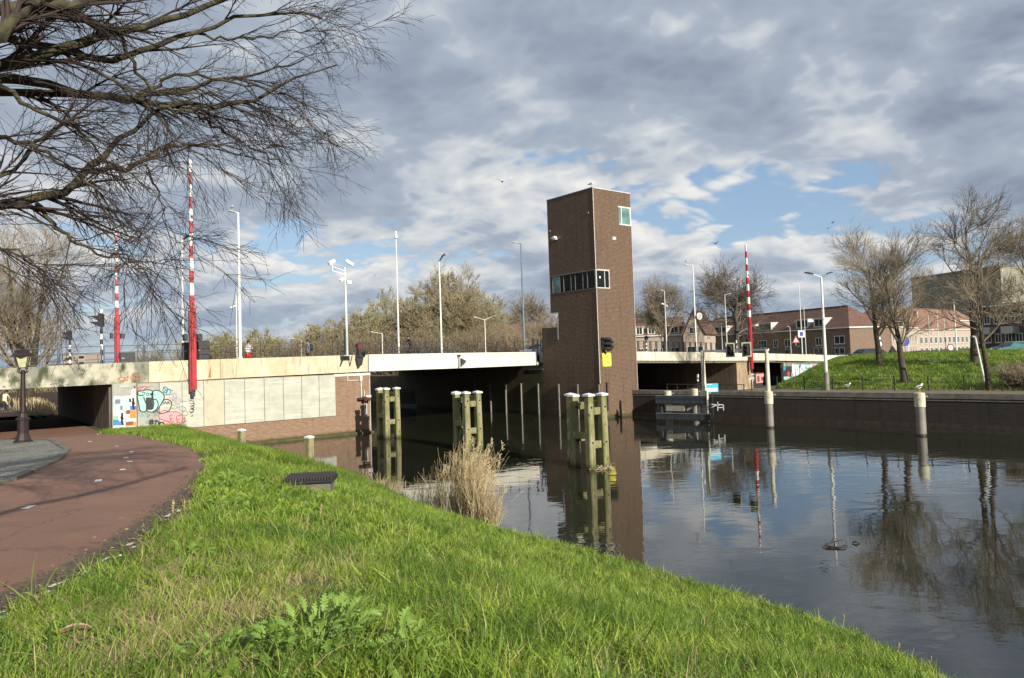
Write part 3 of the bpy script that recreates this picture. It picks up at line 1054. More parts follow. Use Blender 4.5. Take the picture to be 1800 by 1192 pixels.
# ---- left abutment: brick wall with concrete cladding panels
AB = thing('abutment_wall', 'brick canal wall under the bridge clad with pale concrete panels and graffiti', 'abutment wall', B(-32.5, 6.86, 0), BROT)
OX = -32.5      # local x = u - OX ; local y = v - 6.86
m_ = M().box(1.15, 16.05, 0.0, 24.2, -1.2, 4.16)
m_.build('wall', MT['wall_brick'], AB)
m_ = M().box(0.0, 1.14, 0.0, 24.2, -1.2, 4.16)
m_.build('wall', MT['panel_grey'], AB)
m_ = M()
for i in range(46):
    y0 = 0.4+i*0.52
    m_.cbox(-0.11, -0.002, y0, y0+0.40, 0.4, 4.1, 0.02)
m_.build('ribbed_cladding', mat('ribbed_concrete', (0.16, 0.13, 0.10), (0.10, 0.08, 0.06), rough=0.9, scale=1.5, stretch=(2, 2, 0.3)), AB, kind='stuff')
m_ = M().box(13.4, 16.12, -0.05, 0.3, 4.0, 4.17)
m_.build('capstone', MT['deck_white'], AB)
m_ = M().box(16.05, 16.10, -0.03, 0.03, -0.1, 4.0)
m_.build('corner_trim', MT['lead'], AB)
px_seams = [241, 280.1, 319.7, 357.4, 393.9, 429.7, 464.2, 497.7, 529.9, 560.6, 589.3]
us_seam = [onv(p, 700, 6.86)[0]-OX for p in px_seams]
mats_p = ['panel_grey', 'panel', 'panel', 'panel_dirty', 'panel', 'panel', 'panel', 'panel', 'panel', 'panel']
for i, (a, b_) in enumerate(zip(us_seam[:-1], us_seam[1:])):
    M().cbox(a+.012, b_-.012, -0.07, -0.003, 1.36, 4.12, 0.01).build('panel', MT[mats_p[i]], AB)
m_ = M().box(3.0, 16.2, -0.32, -0.004, -0.25, 0.11)
m_.build('footing', mat('algae_concrete', (0.055, 0.055, 0.018), (0.09, 0.08, 0.03), rough=0.8, scale=2), AB)


# ---- paint on walls: strokes and fills, flat on the surface
def stroke(m_, pts, w, y, close=False, smooth=True):
    P = [Vector((p[0], 0, p[1])) for p in pts]
    if smooth and len(P) > 2:
        Q = []
        n = len(P)
        rng = range(n if close else n-1)
        for i in rng:
            p0 = P[(i-1) % n] if (close or i > 0) else P[i]
            p1, p2 = P[i], P[(i+1) % n]
            p3 = P[(i+2) % n] if (close or i+2 < n) else p2
            for s_ in (0, .33, .66):
                Q.append(0.5*((2*p1)+(-p0+p2)*s_+(2*p0-5*p1+4*p2-p3)*s_*s_+(-p0+3*p1-3*p2+p3)*s_**3))
        Q.append(P[0] if close else P[-1])
        P = Q
    for i in range(len(P)-1):
        d = (P[i+1]-P[i])
        if d.length < 1e-5:
            continue
        d.normalize()
        nrm = Vector((-d.z, 0, d.x))*(w/2)
        a, b_ = P[i]-d*(w*.25), P[i+1]+d*(w*.25)
        m_.add([(a.x-nrm.x, y, a.z-nrm.z), (b_.x-nrm.x, y, b_.z-nrm.z), (b_.x+nrm.x, y, b_.z+nrm.z), (a.x+nrm.x, y, a.z+nrm.z)], [(0, 1, 2, 3)])


def blob(m_, pts, y):
    """filled outline, fan from the centroid"""
    P = [Vector((p[0], 0, p[1])) for p in pts]
    n = len(P)
    Q = []
    for i in range(n):
        p0, p1, p2, p3 = P[(i-1) % n], P[i], P[(i+1) % n], P[(i+2) % n]
        for s_ in (0, .33, .66):
            Q.append(0.5*((2*p1)+(-p0+p2)*s_+(2*p0-5*p1+4*p2-p3)*s_*s_+(-p0+3*p1-3*p2+p3)*s_**3))
    c = sum(Q, Vector())/len(Q)
    m_.add([(c.x, y, c.z)]+[(q.x, y, q.z) for q in Q], [(0, i+1, (i+1) % len(Q)+1) for i in range(len(Q))])


def wallpt(px, py):
    u, z = onv(px, py, 6.79)
    return (u-OX, z)


def zoomA(a, b_):
    return wallpt(180+a/9.933, 650+b_/9.933)


def paint(name, c, rough=0.7):
    return mat('paint_'+name, c, tuple(q*0.85 for q in c), rough=rough, scale=4)


PK = {'black': paint('black', (0.03, 0.03, 0.035)), 'mint': paint('mint', (0.36, 0.58, 0.52)), 'pink': paint('pink', (0.62, 0.33, 0.33)), 'redline': paint('red_line', (0.42, 0.08, 0.09)),
      'rust': paint('rust', (0.42, 0.13, 0.05)), 'teal': paint('teal', (0.04, 0.25, 0.33)), 'paleblue': paint('pale_blue', (0.42, 0.55, 0.62)), 'lilac': paint('lilac', (0.4, 0.27, 0.38)),
      'blue': paint('blue', (0.06, 0.2, 0.5)), 'orange': paint('orange', (0.7, 0.25, 0.05)), 'white': paint('white', (0.75, 0.74, 0.7)), 'brown': paint('brown', (0.22, 0.08, 0.05)),
      'grey': paint('grey', (0.2, 0.2, 0.21)), 'green': paint('green', (0.25, 0.5, 0.28)), 'red': paint('red', (0.55, 0.05, 0.06)), 'olive': paint('olive', (0.14, 0.13, 0.08))}
GR = []


def graf(strokes, colour, w, y=-0.078, parent=None):
    for s_ in strokes:
        m_ = M()
        cl = s_[0] == 'c'
        pts = s_[1:] if cl else s_
        stroke(m_, [zoomA(*q) for q in pts], w, y, cl)
        m_.build('graffiti', PK[colour], AB)


def fills(polys, colour, y=-0.074):
    for p_ in polys:
        m_ = M()
        blob(m_, [zoomA(*q) for q in p_], y)
        m_.build('graffiti', PK[colour], AB)


big1 = [(620, 385), (700, 370), (760, 350), (850, 360), (880, 400), (870, 500), (770, 500), (770, 700), (720, 735), (660, 710), (635, 600), (610, 480)]
big2 = [(880, 380), (960, 360), (1040, 400), (1080, 470), (1050, 560), (1010, 620), (960, 700), (900, 740), (800, 730), (770, 690), (880, 680), (890, 520), (860, 460)]
fills([big1, big2], 'mint')
graf([['c']+big1, ['c']+big2, [(890, 520), (940, 520), (975, 600), (950, 680), (880, 735)], [(940, 710), (1000, 760), (1080, 755), (1160, 720), (1200, 640), (1200, 560), (1130, 515), (1060, 540), (1020, 620)],
      [(720, 480), (750, 560), (775, 600)], [(610, 400), (640, 450), (700, 440)]], 'black', 0.055)
graf([[(690, 400), (745, 395), (720, 440), (700, 460)], ['c', (765, 420), (800, 410), (810, 440), (780, 450)], [(830, 400), (840, 445), (860, 405), (870, 445), (880, 400)], [(908, 425), (911, 430)],
      [(1060, 560), (1080, 600), (1100, 555), (1120, 600)], [(1130, 600), (1150, 555), (1170, 600)], [(1140, 580), (1165, 580)]], 'black', 0.035)
graf([[(845, 870), (830, 965)], [(875, 870), (865, 965)], [(815, 900), (905, 900)], [(815, 935), (900, 935)], [(935, 890), (930, 985)], [(920, 890), (970, 900), (985, 945), (960, 980), (925, 985)],
      [(1000, 985), (1000, 945), (1020, 920), (1060, 925), (1080, 960)]], 'black', 0.075)
fills([[(985, 790), (1040, 760), (1180, 735), (1300, 730), (1385, 790), (1390, 880), (1330, 960), (1200, 940), (1150, 900), (1160, 960), (1140, 1010), (1110, 1000), (1080, 920), (1000, 860)]], 'pink')
graf([['c', (985, 790), (1060, 710), (1180, 735), (1300, 730), (1385, 790), (1395, 880), (1340, 965), (1240, 950), (1170, 920), (1130, 900), (1010, 860)],
      [(1230, 790), (1180, 800), (1190, 860), (1230, 855)], [(1190, 860), (1200, 910), (1250, 900)], [(1360, 800), (1300, 810), (1300, 870), (1350, 860)], [(1300, 870), (1310, 920), (1360, 905)],
      [(1390, 900), (1430, 830), (1440, 870), (1410, 920), (1480, 890)], [(1420, 940), (1450, 850)], [(620, 370), (660, 300), (840, 300)], [(650, 370), (700, 310)], [(720, 350), (790, 300)]], 'redline', 0.045)
graf([['c', (1080, 300), (1140, 330), (1120, 400), (1060, 380)], ['c', (1130, 340), (1190, 360), (1180, 420), (1120, 430)], [(1060, 300), (1100, 360), (1050, 420), (1110, 440)], [(1160, 340), (1230, 370)]], 'teal', 0.05)
graf([['c', (1170, 440), (1230, 430), (1240, 490), (1180, 500)], ['c', (1240, 410), (1290, 440), (1270, 500), (1220, 470)], ['c', (1290, 500), (1350, 500), (1360, 570), (1300, 590)], [(1200, 510), (1260, 520), (1300, 470)]], 'lilac', 0.035)
graf([['c', (1220, 540), (1270, 550), (1260, 620), (1215, 610)], [(1280, 620), (1310, 660), (1350, 610), (1290, 610)], ['c', (1350, 650), (1430, 650), (1450, 700), (1400, 730), (1345, 700)],
      ['c', (1400, 740), (1460, 720), (1490, 770), (1440, 805), (1395, 790)], [(1210, 670), (1260, 690), (1310, 660)], [(1380, 550), (1460, 550)], [(900, 770), (960, 760), (940, 800), (900, 800)]], 'grey', 0.03)
graf([[(1510, 545), (1560, 540), (1600, 570), (1560, 600), (1530, 580)], [(1580, 580), (1610, 600), (1590, 625)], [(1530, 640), (1590, 620)], [(1560, 640), (1600, 640), (1590, 670), (1550, 665)], [(1530, 690), (1580, 680), (1590, 720), (1540, 740), (1510, 720)],
      [(1560, 690), (1600, 700)], [(1530, 760), (1590, 740)], [(1550, 800), (1555, 820)], [(1575, 790), (1580, 815)]], 'black', 0.04)
graf([[(620, 780), (700, 820), (680, 760), (740, 830)], [(740, 770), (820, 850), (780, 760), (830, 810)], [(690, 740), (760, 760)], [(630, 700), (700, 740)], [(760, 830), (840, 790)]], 'teal', 0.022)
# small dark plate in the middle of the big letters
x0, z1 = zoomA(775, 490)
x1, z0 = zoomA(880, 680)
M().cbox(x0, x1, -0.10, -0.071, z0, z1, 0.01).build('hatch', MT['dark_steel'], AB)
# tag sprayed on the fascia above
m_ = M()
for s_ in [[(280, 150), (330, 130), (400, 150), (370, 200), (300, 180), (280, 150)], [(420, 150), (450, 110), (440, 180), (400, 195)], [(380, 160), (360, 195)], [(480, 120), (540, 190), (520, 90), (560, 130)], [(560, 100), (680, 100), (630, 190), (570, 150)], [(600, 130), (590, 150)]]:
    q = []
    for a, b_ in s_:
        u, z = onv(180+a/9.933, 650+b_/9.933, 6.85)
        q.append((u, z))
    stroke(m_, q, 0.045, 6.855)
m_.build('graffiti', PK['rust'], BR)
m_ = M()
for s_ in [[(700, 290), (760, 270), (740, 300)], [(770, 280), (800, 270), (790, 300)], [(840, 255), (855, 290)], [(160, 330), (200, 340), (240, 330)], [(40, 320), (60, 310), (70, 330)], [(925, 290), (950, 285), (960, 300)]]:
    stroke(m_, [onv(a/7.945, 640+b_/7.945, 6.85) for a, b_ in s_], 0.05, 6.855)
m_.build('graffiti', PK['grey'], BR)
# rust stain wedge on the fascia
m_ = M()
m_.add([(onv(366, 662, 6.85)[0], 6.855, onv(366, 664, 6.85)[1]), (onv(371, 662, 6.85)[0], 6.855, onv(371, 664, 6.85)[1]), (onv(370.5, 641, 6.85)[0], 6.855, onv(370.5, 641, 6.85)[1])], [(0, 1, 2)])
m_.build('rust_stain', PK['rust'], BR)

# ---- poster board with ventilation grille at the underpass corner
PB = thing('poster_board', 'board of blue and orange posters below a grey louvred grille by the underpass', 'poster board', B(-32.5, 6.86, 0), BROT)


def rectA(a0, b0, a1, b1, y, mt, name, parent, th=0.015):
    x0, z1 = zoomA(a0, b0)
    x1, z0 = zoomA(a1, b1)
    return M().box(x0, x1, y, y+th, z0, z1).build(name, mt, parent)


rectA(183, 245, 597, 1025, -0.062, MT['panel_grey'], 'backing', PB, 0.05)
rectA(188, 460, 592, 985, -0.075, MT['white'], 'board', PB, 0.012)
rectA(190, 460, 345, 705, -0.084, PK['paleblue'], 'poster', PB, 0.008)
rectA(350, 455, 590, 705, -0.084, PK['white'], 'poster', PB, 0.008)
rectA(190, 712, 395, 975, -0.084, PK['white'], 'poster', PB, 0.008)
rectA(400, 712, 590, 975, -0.084, PK['orange'], 'poster', PB, 0.008)
for (a0, b0, a1, b1, c) in [(360, 560, 470, 700, 'paleblue'), (480, 630, 590, 700, 'blue'), (195, 640, 300, 700, 'paleblue'), (190, 880, 290, 970, 'blue'), (290, 900, 370, 970, 'blue'), (195, 800, 280, 880, 'green'),
                            (405, 905, 540, 960, 'brown'), (410, 860, 590, 900, 'white'), (405, 780, 480, 860, 'white'), (220, 520, 310, 590, 'grey'), (310, 630, 355, 700, 'grey'), (230, 470, 330, 500, 'white')]:
    rectA(a0, b0, a1, b1, -0.0885, PK[c], 'poster_print', PB, 0.004)
for fig in [[[(535, 500), (540, 560), (530, 600), (550, 690)], [(525, 560), (560, 600)]], [[(340, 760), (345, 820), (335, 860), (355, 960)], [(325, 820), (360, 860)]], [[(480, 510), (485, 560)]]]:
    m_ = M()
    for s_ in fig:
        stroke(m_, [zoomA(*q) for q in s_], 0.11, -0.094)
    m_.build('poster_print', PK['black'], PB)
m_ = M()
blob(m_, [zoomA(*q) for q in [(410, 720), (470, 700), (490, 745), (440, 775)]], -0.094)
m_.build('poster_print', PK['brown'], PB)
g = rectA(300, 283, 490, 445, -0.10, MT['panel'], 'grille_frame', PB, 0.04)
x0, z1 = zoomA(312, 295)
x1, z0 = zoomA(478, 440)
for i in range(7):
    zz = z0+(z1-z0)*(i+.15)/7
    M().obox((x0, -0.105, zz+.02), (x1, -0.105, zz+.02), 0.05, (z1-z0)/7*0.62).build('slat', MT['panel_grey'], PB)
rectA(508, 345, 578, 435, -0.08, PK['white'], 'notice', PB, 0.02)
rectA(530, 370, 555, 420, -0.084, PK['pink'], 'poster_print', PB, 0.004)
x0, z0 = zoomA(563, 297)
M().tube([(x0, -0.10, z0), (x0, -0.04, z0)], 0.05, 10).build('lens', MT['black'], PB)

# ================================================================ tower
TU = -0.55
TW = thing('tower', 'tall narrow brown brick bridge keeper tower with a ribbon window', 'tower', B(TU, 0, 0), BROT)
tb, pb_ = MT['tower_brick'], MT['pier_brick']
W_, D_ = 4.2, 5.42
M().box(0, W_, 0, 4.5, 2.6, 8.45).build('lower_shaft', tb, TW)
M().box(0, W_, 0, 4.5, -1.2, 2.598).build('foot_wall', pb_, TW)
M().box(0, W_, 0, D_, 8.452, 10.0).build('upper_shaft', tb, TW)
# upper body with the corner window cut out
m_ = M()
m_.box(0, W_, 0, D_, 11.5, 15.17)
m_.box(0, W_, 0, D_, 16.65, 17.82)
m_.box(0, 2.82, 0, D_, 15.171, 16.649)
m_.box(2.822, W_-0.12, 0.75, D_, 15.171, 16.649)
m_.build('upper_shaft', tb, TW)
# ribbon window storey
M().box(1.48, W_, 0, D_, 10.001, 11.499).build('upper_shaft', tb, TW)
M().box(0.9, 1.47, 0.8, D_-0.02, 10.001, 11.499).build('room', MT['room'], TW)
M().box(0.03, 0.9, D_-0.25, D_, 10.001, 11.499).build('upper_shaft', tb, TW)
wf = M().box(-0.02, 0.08, -0.02, 0.08, 10.0, 11.5)
wl_ = M().box(-0.03, 0.07, 0.1, D_-0.05, 11.40, 11.5).box(-0.03, 0.07, 0.1, D_-0.05, 10.0, 10.06)
wl_.build('window_frame', MT['mullion'], TW)
wf.box(0.1, 1.47, -0.03, 0.07, 11.38, 11.5)
wf.box(0.1, 1.47, -0.03, 0.07, 10.0, 10.09)
wf.box(1.38, 1.47, -0.03, 0.09, 10.09, 11.38)
wf.build('window_frame', MT['lead'], TW)
bars = [0.95, 1.46, 2.34, 2.83, 3.7, 4.15, 5.06]
for v in bars:
    M().box(-0.02, 0.06, v-.022, v+.022, 10.09, 11.38).build('mullion', MT['mullion'], TW)
M().box(0.9, 0.97, -0.02, 0.06, 10.09, 11.38).build('mullion', MT['lead'], TW)
edges = [0.08]+bars+[D_-0.2]
for i, (a, b_) in enumerate(zip(edges[:-1], edges[1:])):
    M().box(0.02, 0.035, a+.03, b_-.03, 10.09, 11.38).build('pane', MT['glass_green'] if i in (6,) else MT['tower_glass'], TW)
M().box(0.08, 0.9, 0.02, 0.035, 10.09, 11.38).build('pane', MT['tower_glass'], TW)
M().box(0.97, 1.38, 0.02, 0.035, 10.09, 11.38).build('pane', MT['tower_glass'], TW)
M().box(0.04, 0.05, 3.75, 4.1, 10.1, 11.2).build('blind', MT['curtain'], TW)
M().cbox(0.35, 0.50, -0.03, 0.018, 10.78, 10.95, .02).build('sticker', MT['white'], TW)
# corner window near the top
fr = M()
fr.box(2.74, W_, -0.03, 0.05, 16.56, 16.66)
fr.box(2.82, W_-0.02, -0.03, 0.05, 15.16, 15.24)
fr.box(W_-0.12, W_-0.02, -0.02, 0.08, 15.24, 16.56)
fr.box(3.06, 3.13, -0.02, 0.05, 15.24, 16.56)
fr.box(W_-0.10, W_-0.01, 0.08, 0.75, 15.17, 15.24)
fr.build('window_frame', MT['white'], TW)
M().box(2.83, 3.06, 0.01, 0.025, 15.24, 16.56).build('pane', MT['glass_green'], TW)
M().box(3.13, W_-0.12, 0.01, 0.025, 15.24, 16.56).build('pane', MT['glass_green'], TW)
M().box(W_-0.06, W_-0.045, 0.08, 0.75, 15.24, 16.62).build('pane', MT['glass_green'], TW)
# roof edge trim, corner trims
tr = M()
tr.box(-0.035, W_+0.03, -0.035, 0.0, 17.78, 17.87)
tr.box(W_, W_+0.03, 0, D_, 17.78, 17.87)
tr.box(0, W_, 0, D_, 17.821, 17.86)
tr.build('roof_edge', MT['lead'], TW)
M().box(-0.03, 0.0, 0, D_+.01, 17.78, 17.87).build('roof_edge', MT['grey_steel'], TW)
M().box(-0.03, 0.03, -0.03, -0.001, 2.7, 9.98).build('corner_trim', MT['lead'], TW)
M().box(-0.03, 0.03, -0.03, -0.001, 11.52, 17.75).build('corner_trim', MT['lead'], TW)
M().box(W_-0.015, W_+0.02, -0.02, 0.03, 1.9, 15.1).build('corner_trim', MT['lead'], TW)
# low block on the bridge side, notch and downpipe
M().box(0.0, W_, 4.502, 6.15, -1.2, 7.25).build('stair_block', tb, TW)
M().box(0.0, W_, 6.151, 6.62, -1.2, 7.25).build('stair_block', tb, TW)
M().box(-0.01, 0.05, 4.5, 5.3, 8.37, 8.449).build('sill_trim', MT['lead'], TW)
M().cbox(-0.08, 0.0, 4.52, 4.68, 6.2, 7.5, .02).build('rain_pipe', MT['grey_steel'], TW)
# battered foot on the quay side
m_ = M()
m_.add([(W_, 0.0, 0.85), (W_+0.85, 0.0, -0.25), (W_, 0.0, -1.2), (W_+0.85, 0.0, -1.2), (W_, 0.7, 0.85), (W_+0.85, 0.7, -0.25), (W_, 0.7, -1.2), (W_+0.85, 0.7, -1.2)],
       [(0, 2, 3, 1), (4, 5, 7, 6), (0, 1, 5, 4), (1, 3, 7, 5), (0, 4, 6, 2)])
m_.build('buttress', pb_, TW)
m_ = M()
m_.obox((W_+0.02, -0.02, 0.87), (W_+0.87, -0.02, -0.23), 0.08, 0.05)
m_.obox((W_+0.02, -0.02, 0.87), (W_+0.02, -0.02, 1.95), 0.05, 0.06)
m_.build('corner_trim', MT['lead'], TW)
# vent grating and small lamps on the faces
M().cbox(2.0, 2.4, -0.02, 0.02, 13.9, 14.15, .02).build('vent', MT['lead'], TW)
for v, z in [(4.45, 14.5)]:
    m_ = M().cbox(-0.32, -0.02, v-.16, v+.16, z+.02, z+.16, .02)
    m_.box(-0.28, 0.0, v-.18, v+.18, z-.12, z-.08)
    m_.build('floodlight', MT['white'], TW)
for v, z in [(0.5, 15.9), (5.1, 15.2)]:
    M().cbox(-0.05, 0.0, v, v+.08, z, z+.08, .01).build('bolt_plate', MT['lead'], TW)

# channel wall under the bridge
PW = thing('channel_wall', 'mossy brick channel wall running under the bridge behind the tower', 'channel wall', B(TU, 6.62, 0), BROT)
M().box(0, 3.6, 0.002, 24.6, -1.2, 4.12).build('wall', MT['green_brick'], PW)
M().box(0.15, 3.6, 24.602, 44, -1.2, 3.2).build('wall', MT['green_brick'], PW)
M().box(-0.04, 0.3, 0.0, 2.0, 3.75, 3.9).build('bearing_ledge', MT['coping'], PW)
FN = thing('fender', 'row of pale upright fender timbers fixed to the channel wall and tower foot', 'fender', B(TU, 0, 0), BROT)
for v in [0.07, 2.45, 4.7, 7.3, 9.6, 11.8, 14.1, 16.5]:
    M().cbox(-0.13, -0.003, v-.065, v+.065, -0.6, 2.62, .015).build('timber', MT['pile_grey'] if v > 9 else MT['mullion'], FN)
M().cbox(0.60, 0.74, -0.14, -0.003, 0.6, 2.75, .015).build('timber', MT['rail_brown'], FN)


# ================================================================ piles, dolphins, bollards in the water
def dolphin(label, u, v, z_top, brace_hi=2.55, brace_lo=1.05):
    """two rows of square timber piles with caps, braces and bolts; local x along the bridge, y away"""
    t = thing('mooring_dolphin', label, 'mooring dolphin', B(u, v, 0), BROT, 'timber mooring dolphins with white caps')
    sp = [(0.0, 0.0), (0.72, -0.12), (0.08, 1.05), (0.55, 1.75)]
    for i, (x, y) in enumerate(sp):
        lean = 0.035 if i < 2 else 0.02
        top = z_top-(0.05 if i > 1 else 0.0)
        h = 0.165
        m_ = M()
        dx = -lean*(x-0.36)*1.0
        vs = []
        for z, s_, off in ((-1.0, 1.08, 0.0), (0.8, 1.04, dx*0.5), (top, 0.94, dx)):
            for a, b_ in ((-h+.035, -h), (h-.035, -h), (h, -h+.035), (h, h-.035), (h-.035, h), (-h+.035, h), (-h, h-.035), (-h, -h+.035)):
                vs.append((x+a*s_+off, y+b_*s_, z))
        fs = [tuple(range(16, 24))]
        for k_ in range(2):
            for j in range(8):
                jj = (j+1) % 8
                fs.append((8*k_+j, 8*k_+jj, 8*k_+8+jj, 8*k_+8+j))
        m_.add(vs, fs)
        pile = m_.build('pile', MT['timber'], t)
        xt = x+dx
        cm_ = M().add([(xt-.2, y-.2, top+.002), (xt+.2, y-.2, top+.002), (xt+.2, y+.2, top+.002), (xt-.2, y+.2, top+.002),
                       (xt-.2, y-.2, top+.085), (xt+.2, y-.2, top+.085), (xt+.2, y+.2, top+.085), (xt-.2, y+.2, top+.085), (xt, y, top+.15)],
                      [(3, 2, 1, 0), (0, 1, 5, 4), (1, 2, 6, 5), (2, 3, 7, 6), (3, 0, 4, 7), (4, 5, 8), (5, 6, 8), (6, 7, 8), (7, 4, 8)])
        cm_.build('cap', MT['white'], t)
        for z in (brace_hi+.12, brace_lo+.1):
            M().tube([(x+dx*.6, y-.19, z), (x+dx*.6, y-.12, z)], 0.045, 8).build('bolt', MT['black'], pile)
    for (x0, x1, y, z) in [(0.15, 0.58, -0.02, brace_hi-.2), (0.15, 0.6, -0.02, brace_lo-.15), (0.15, 0.6, 0.9, brace_hi), (0.15, 0.5, 0.9, brace_lo+.1)]:
        M().cbox(x0, x1, y-.13, y+.13, z, z+.3, .02).build('brace', MT['timber'], t)
    for (x, z) in [(-0.02, brace_lo+.25), (0.7, brace_hi+.1)]:
        M().cbox(x-.1, x+.1, 0.15, 0.95, z, z+.28, .02).build('brace', MT['timber'], t)
    return t


dolphin('timber dolphin with white caps nearest the panelled wall at the left side of the channel', -17.68, 2.16, 3.12)
dolphin('timber dolphin with white caps standing in the dark channel opening, the middle one of three', -17.85, -7.15, 3.05)
dolphin('largest timber dolphin with three white caps, in front of the brick tower', -18.0, -16.8, 3.15)


def timber_bollard(label, x, y, z0, z1):
    t = thing('bollard', label, 'bollard', (x, y, 0), 0.2, 'short timber bollards along the grass bank')
    M().cbox(-.17, .17, -.17, .17, z0-0.8, z1-.08, .03).build('post', MT['timber'], t)
    M().lathe([(0.24, 0), (0.24, 0.07), (0.08, 0.12)], 4, (0, 0, z1-.08)).build('cap', MT['white'], t)
    t.children[-1].rotation_euler = (0, 0, PI/4)
    return t


p = sight(424.5, 755, 40.2)
timber_bollard('short timber bollard with white cap nearest the graffiti wall', p[0], p[1], 0.0, p[2])
p = sight(543.5, 767, 35.0)
timber_bollard('short timber bollard with white cap in the water by the reeds', p[0], p[1], 0.0, p[2])


def steel_pile(label, px0, py0, px1, py1, rad, white=0.75):
    d = ray(px0, py0)
    t_ = -EYE/d[2]
    p0 = C0+d*t_
    z1 = sight(px1, py1, p0[1])[2]
    t = thing('mooring_pile', label, 'mooring pile', (p0[0], p0[1], 0), 0, 'round steel mooring piles with white tops')
    M().tube([(0, 0, -1.0), (0, 0, z1-white)], rad, 24, cap=False).build('pile', MT['pile_grey'], t, smooth=True)
    M().lathe([(rad+.03, z1-white-.02), (rad+.03, z1-.03), (rad*.8, z1), (0.02, z1+.01)], 24).build('white_top', MT['pile_white'], t, smooth=True)
    M().tube([(rad, 0, z1-.22), (rad+.17, 0, z1-.22)], 0.035, 8).tube([(rad+.17, 0, z1-.28), (rad+.17, 0, z1-.16)], 0.03, 8).build('cleat', MT['pile_grey'], t)
    M().lathe([(rad+.012, -.05), (rad+.012, 0.09), (rad, 0.1)], 24).build('waterline_growth', MT['quay_foot'], t, smooth=True)
    return t, z1


pileR, zR = steel_pile('lone round pile with white top and a gull standing on it', 1620.5, 766, 1617.5, 690, 0.24)
pileM, zM = steel_pile('round pile with white top carrying the right post of the signal frame', 1354, 752, 1349, 688, 0.23)
pileL, zL = steel_pile('round pile at the corner of the steel fender frame carrying the left signal post', 1240.5, 743.3, 1237.7, 686, 0.24, 0.62)
pileB, zB = steel_pile('round pile with white top at the back of the fender frame', 1223.4, 737.6, 1217.7, 683.4, 0.23, 0.6)
pileC, zC = steel_pile('round pile with white top at the tower end of the fender frame', 1175.6, 734, 1172.8, 687, 0.24, 0.6)

# steel fender frame between those piles
ff = thing('fender_platform', 'dark steel fender frame with two rubbing beams between white topped piles', 'fender', (0, 0, 0))
a = Vector(sight(1153, 705, 51.8))
b_ = Vector(sight(1241, 705, 49.75))
a.z = b_.z = 1.55
def perforated(name, z0, z1, ext=0.0):
    m_ = M()
    d = (b_-a).normalized()
    p0 = a-d*0.0
    p1 = b_+d*ext
    m_.obox((p0.x, p0.y, (z0+z1)/2), (p1.x, p1.y, (z0+z1)/2), 0.22, z1-z0)
    o = m_.build(name, MT['dark_steel'], ff)
    n = 24
    side = Vector((d.y, -d.x, 0))
    if side.y > 0:
        side = -side
    k_ = M()
    for i in range(n):
        q = p0+(p1-p0)*((i+.5)/n)+side*0.112
        for zz in (z0+.13, z1-.11):
            k_.obox((q.x-d.x*.03, q.y-d.y*.03, zz+(i % 2)*.05), (q.x+d.x*.03, q.y+d.y*.03, zz+(i % 2)*.05), 0.012, 0.05)
    k_.build('bolt_row', MT['grey_steel'], o, kind='stuff')
    f_ = M()
    f_.obox((p0.x, p0.y, z1+.02), (p1.x, p1.y, z1+.02), 0.34, 0.035)
    f_.build('flange', MT['grey_steel'], o)


perforated('rubbing_beam', 1.30, 1.83)
perforated('rubbing_beam', 0.18, 0.60, 0.25)
for f_, mt in ((0.13, 'dark_steel'), (0.9, 'pile_grey')):
    q = a+(b_-a)*f_
    M().tube([(q.x, q.y+.3, 0.1), (q.x, q.y+.3, 1.4)], 0.2, 16).build('fender_post', MT[mt], ff, smooth=True)
q0, q1 = a+(b_-a)*0.22, a+(b_-a)*0.58
M().obox((q0.x, q0.y+.1, 0.98), (q1.x, q1.y+.1, 0.98), 0.2, 0.36).build('step_box', MT['pile_grey'], ff)
q0, q1 = a+(b_-a)*0.64, a+(b_-a)*0.84
M().obox((q0.x, q0.y+.2, 0.85), (q1.x, q1.y+.2, 1.32), 0.12, 0.15).build('brace', MT['pile_grey'], ff)
# pale mooring bracket on the corner pile
br = thing('mooring_bracket', 'small galvanised H shaped bracket projecting from the corner pile', 'bracket', (b_.x+.1, b_.y-.25, 0))
m_ = M()
m_.obox((0.1, 0, 1.30), (0.75, 0, 1.22), .05, .06)
m_.obox((0.1, 0, 1.05), (0.6, 0, 1.25), .05, .05)
m_.obox((0.6, 0, 0.85), (0.6, 0, 1.3), .05, .05)
m_.obox((1.0, 0, 0.85), (1.0, 0, 1.25), .05, .05)
m_.obox((0.6, 0, 1.05), (1.0, 0, 1.05), .05, .05)
m_.obox((0.6, 0, 1.28), (1.0, 0, 1.22), .05, .05)
m_.tube([(0.62, 0, 1.3), (0.62, 0, 1.45)], .03, 8)
m_.build('bracket_frame', MT['galv'], br)

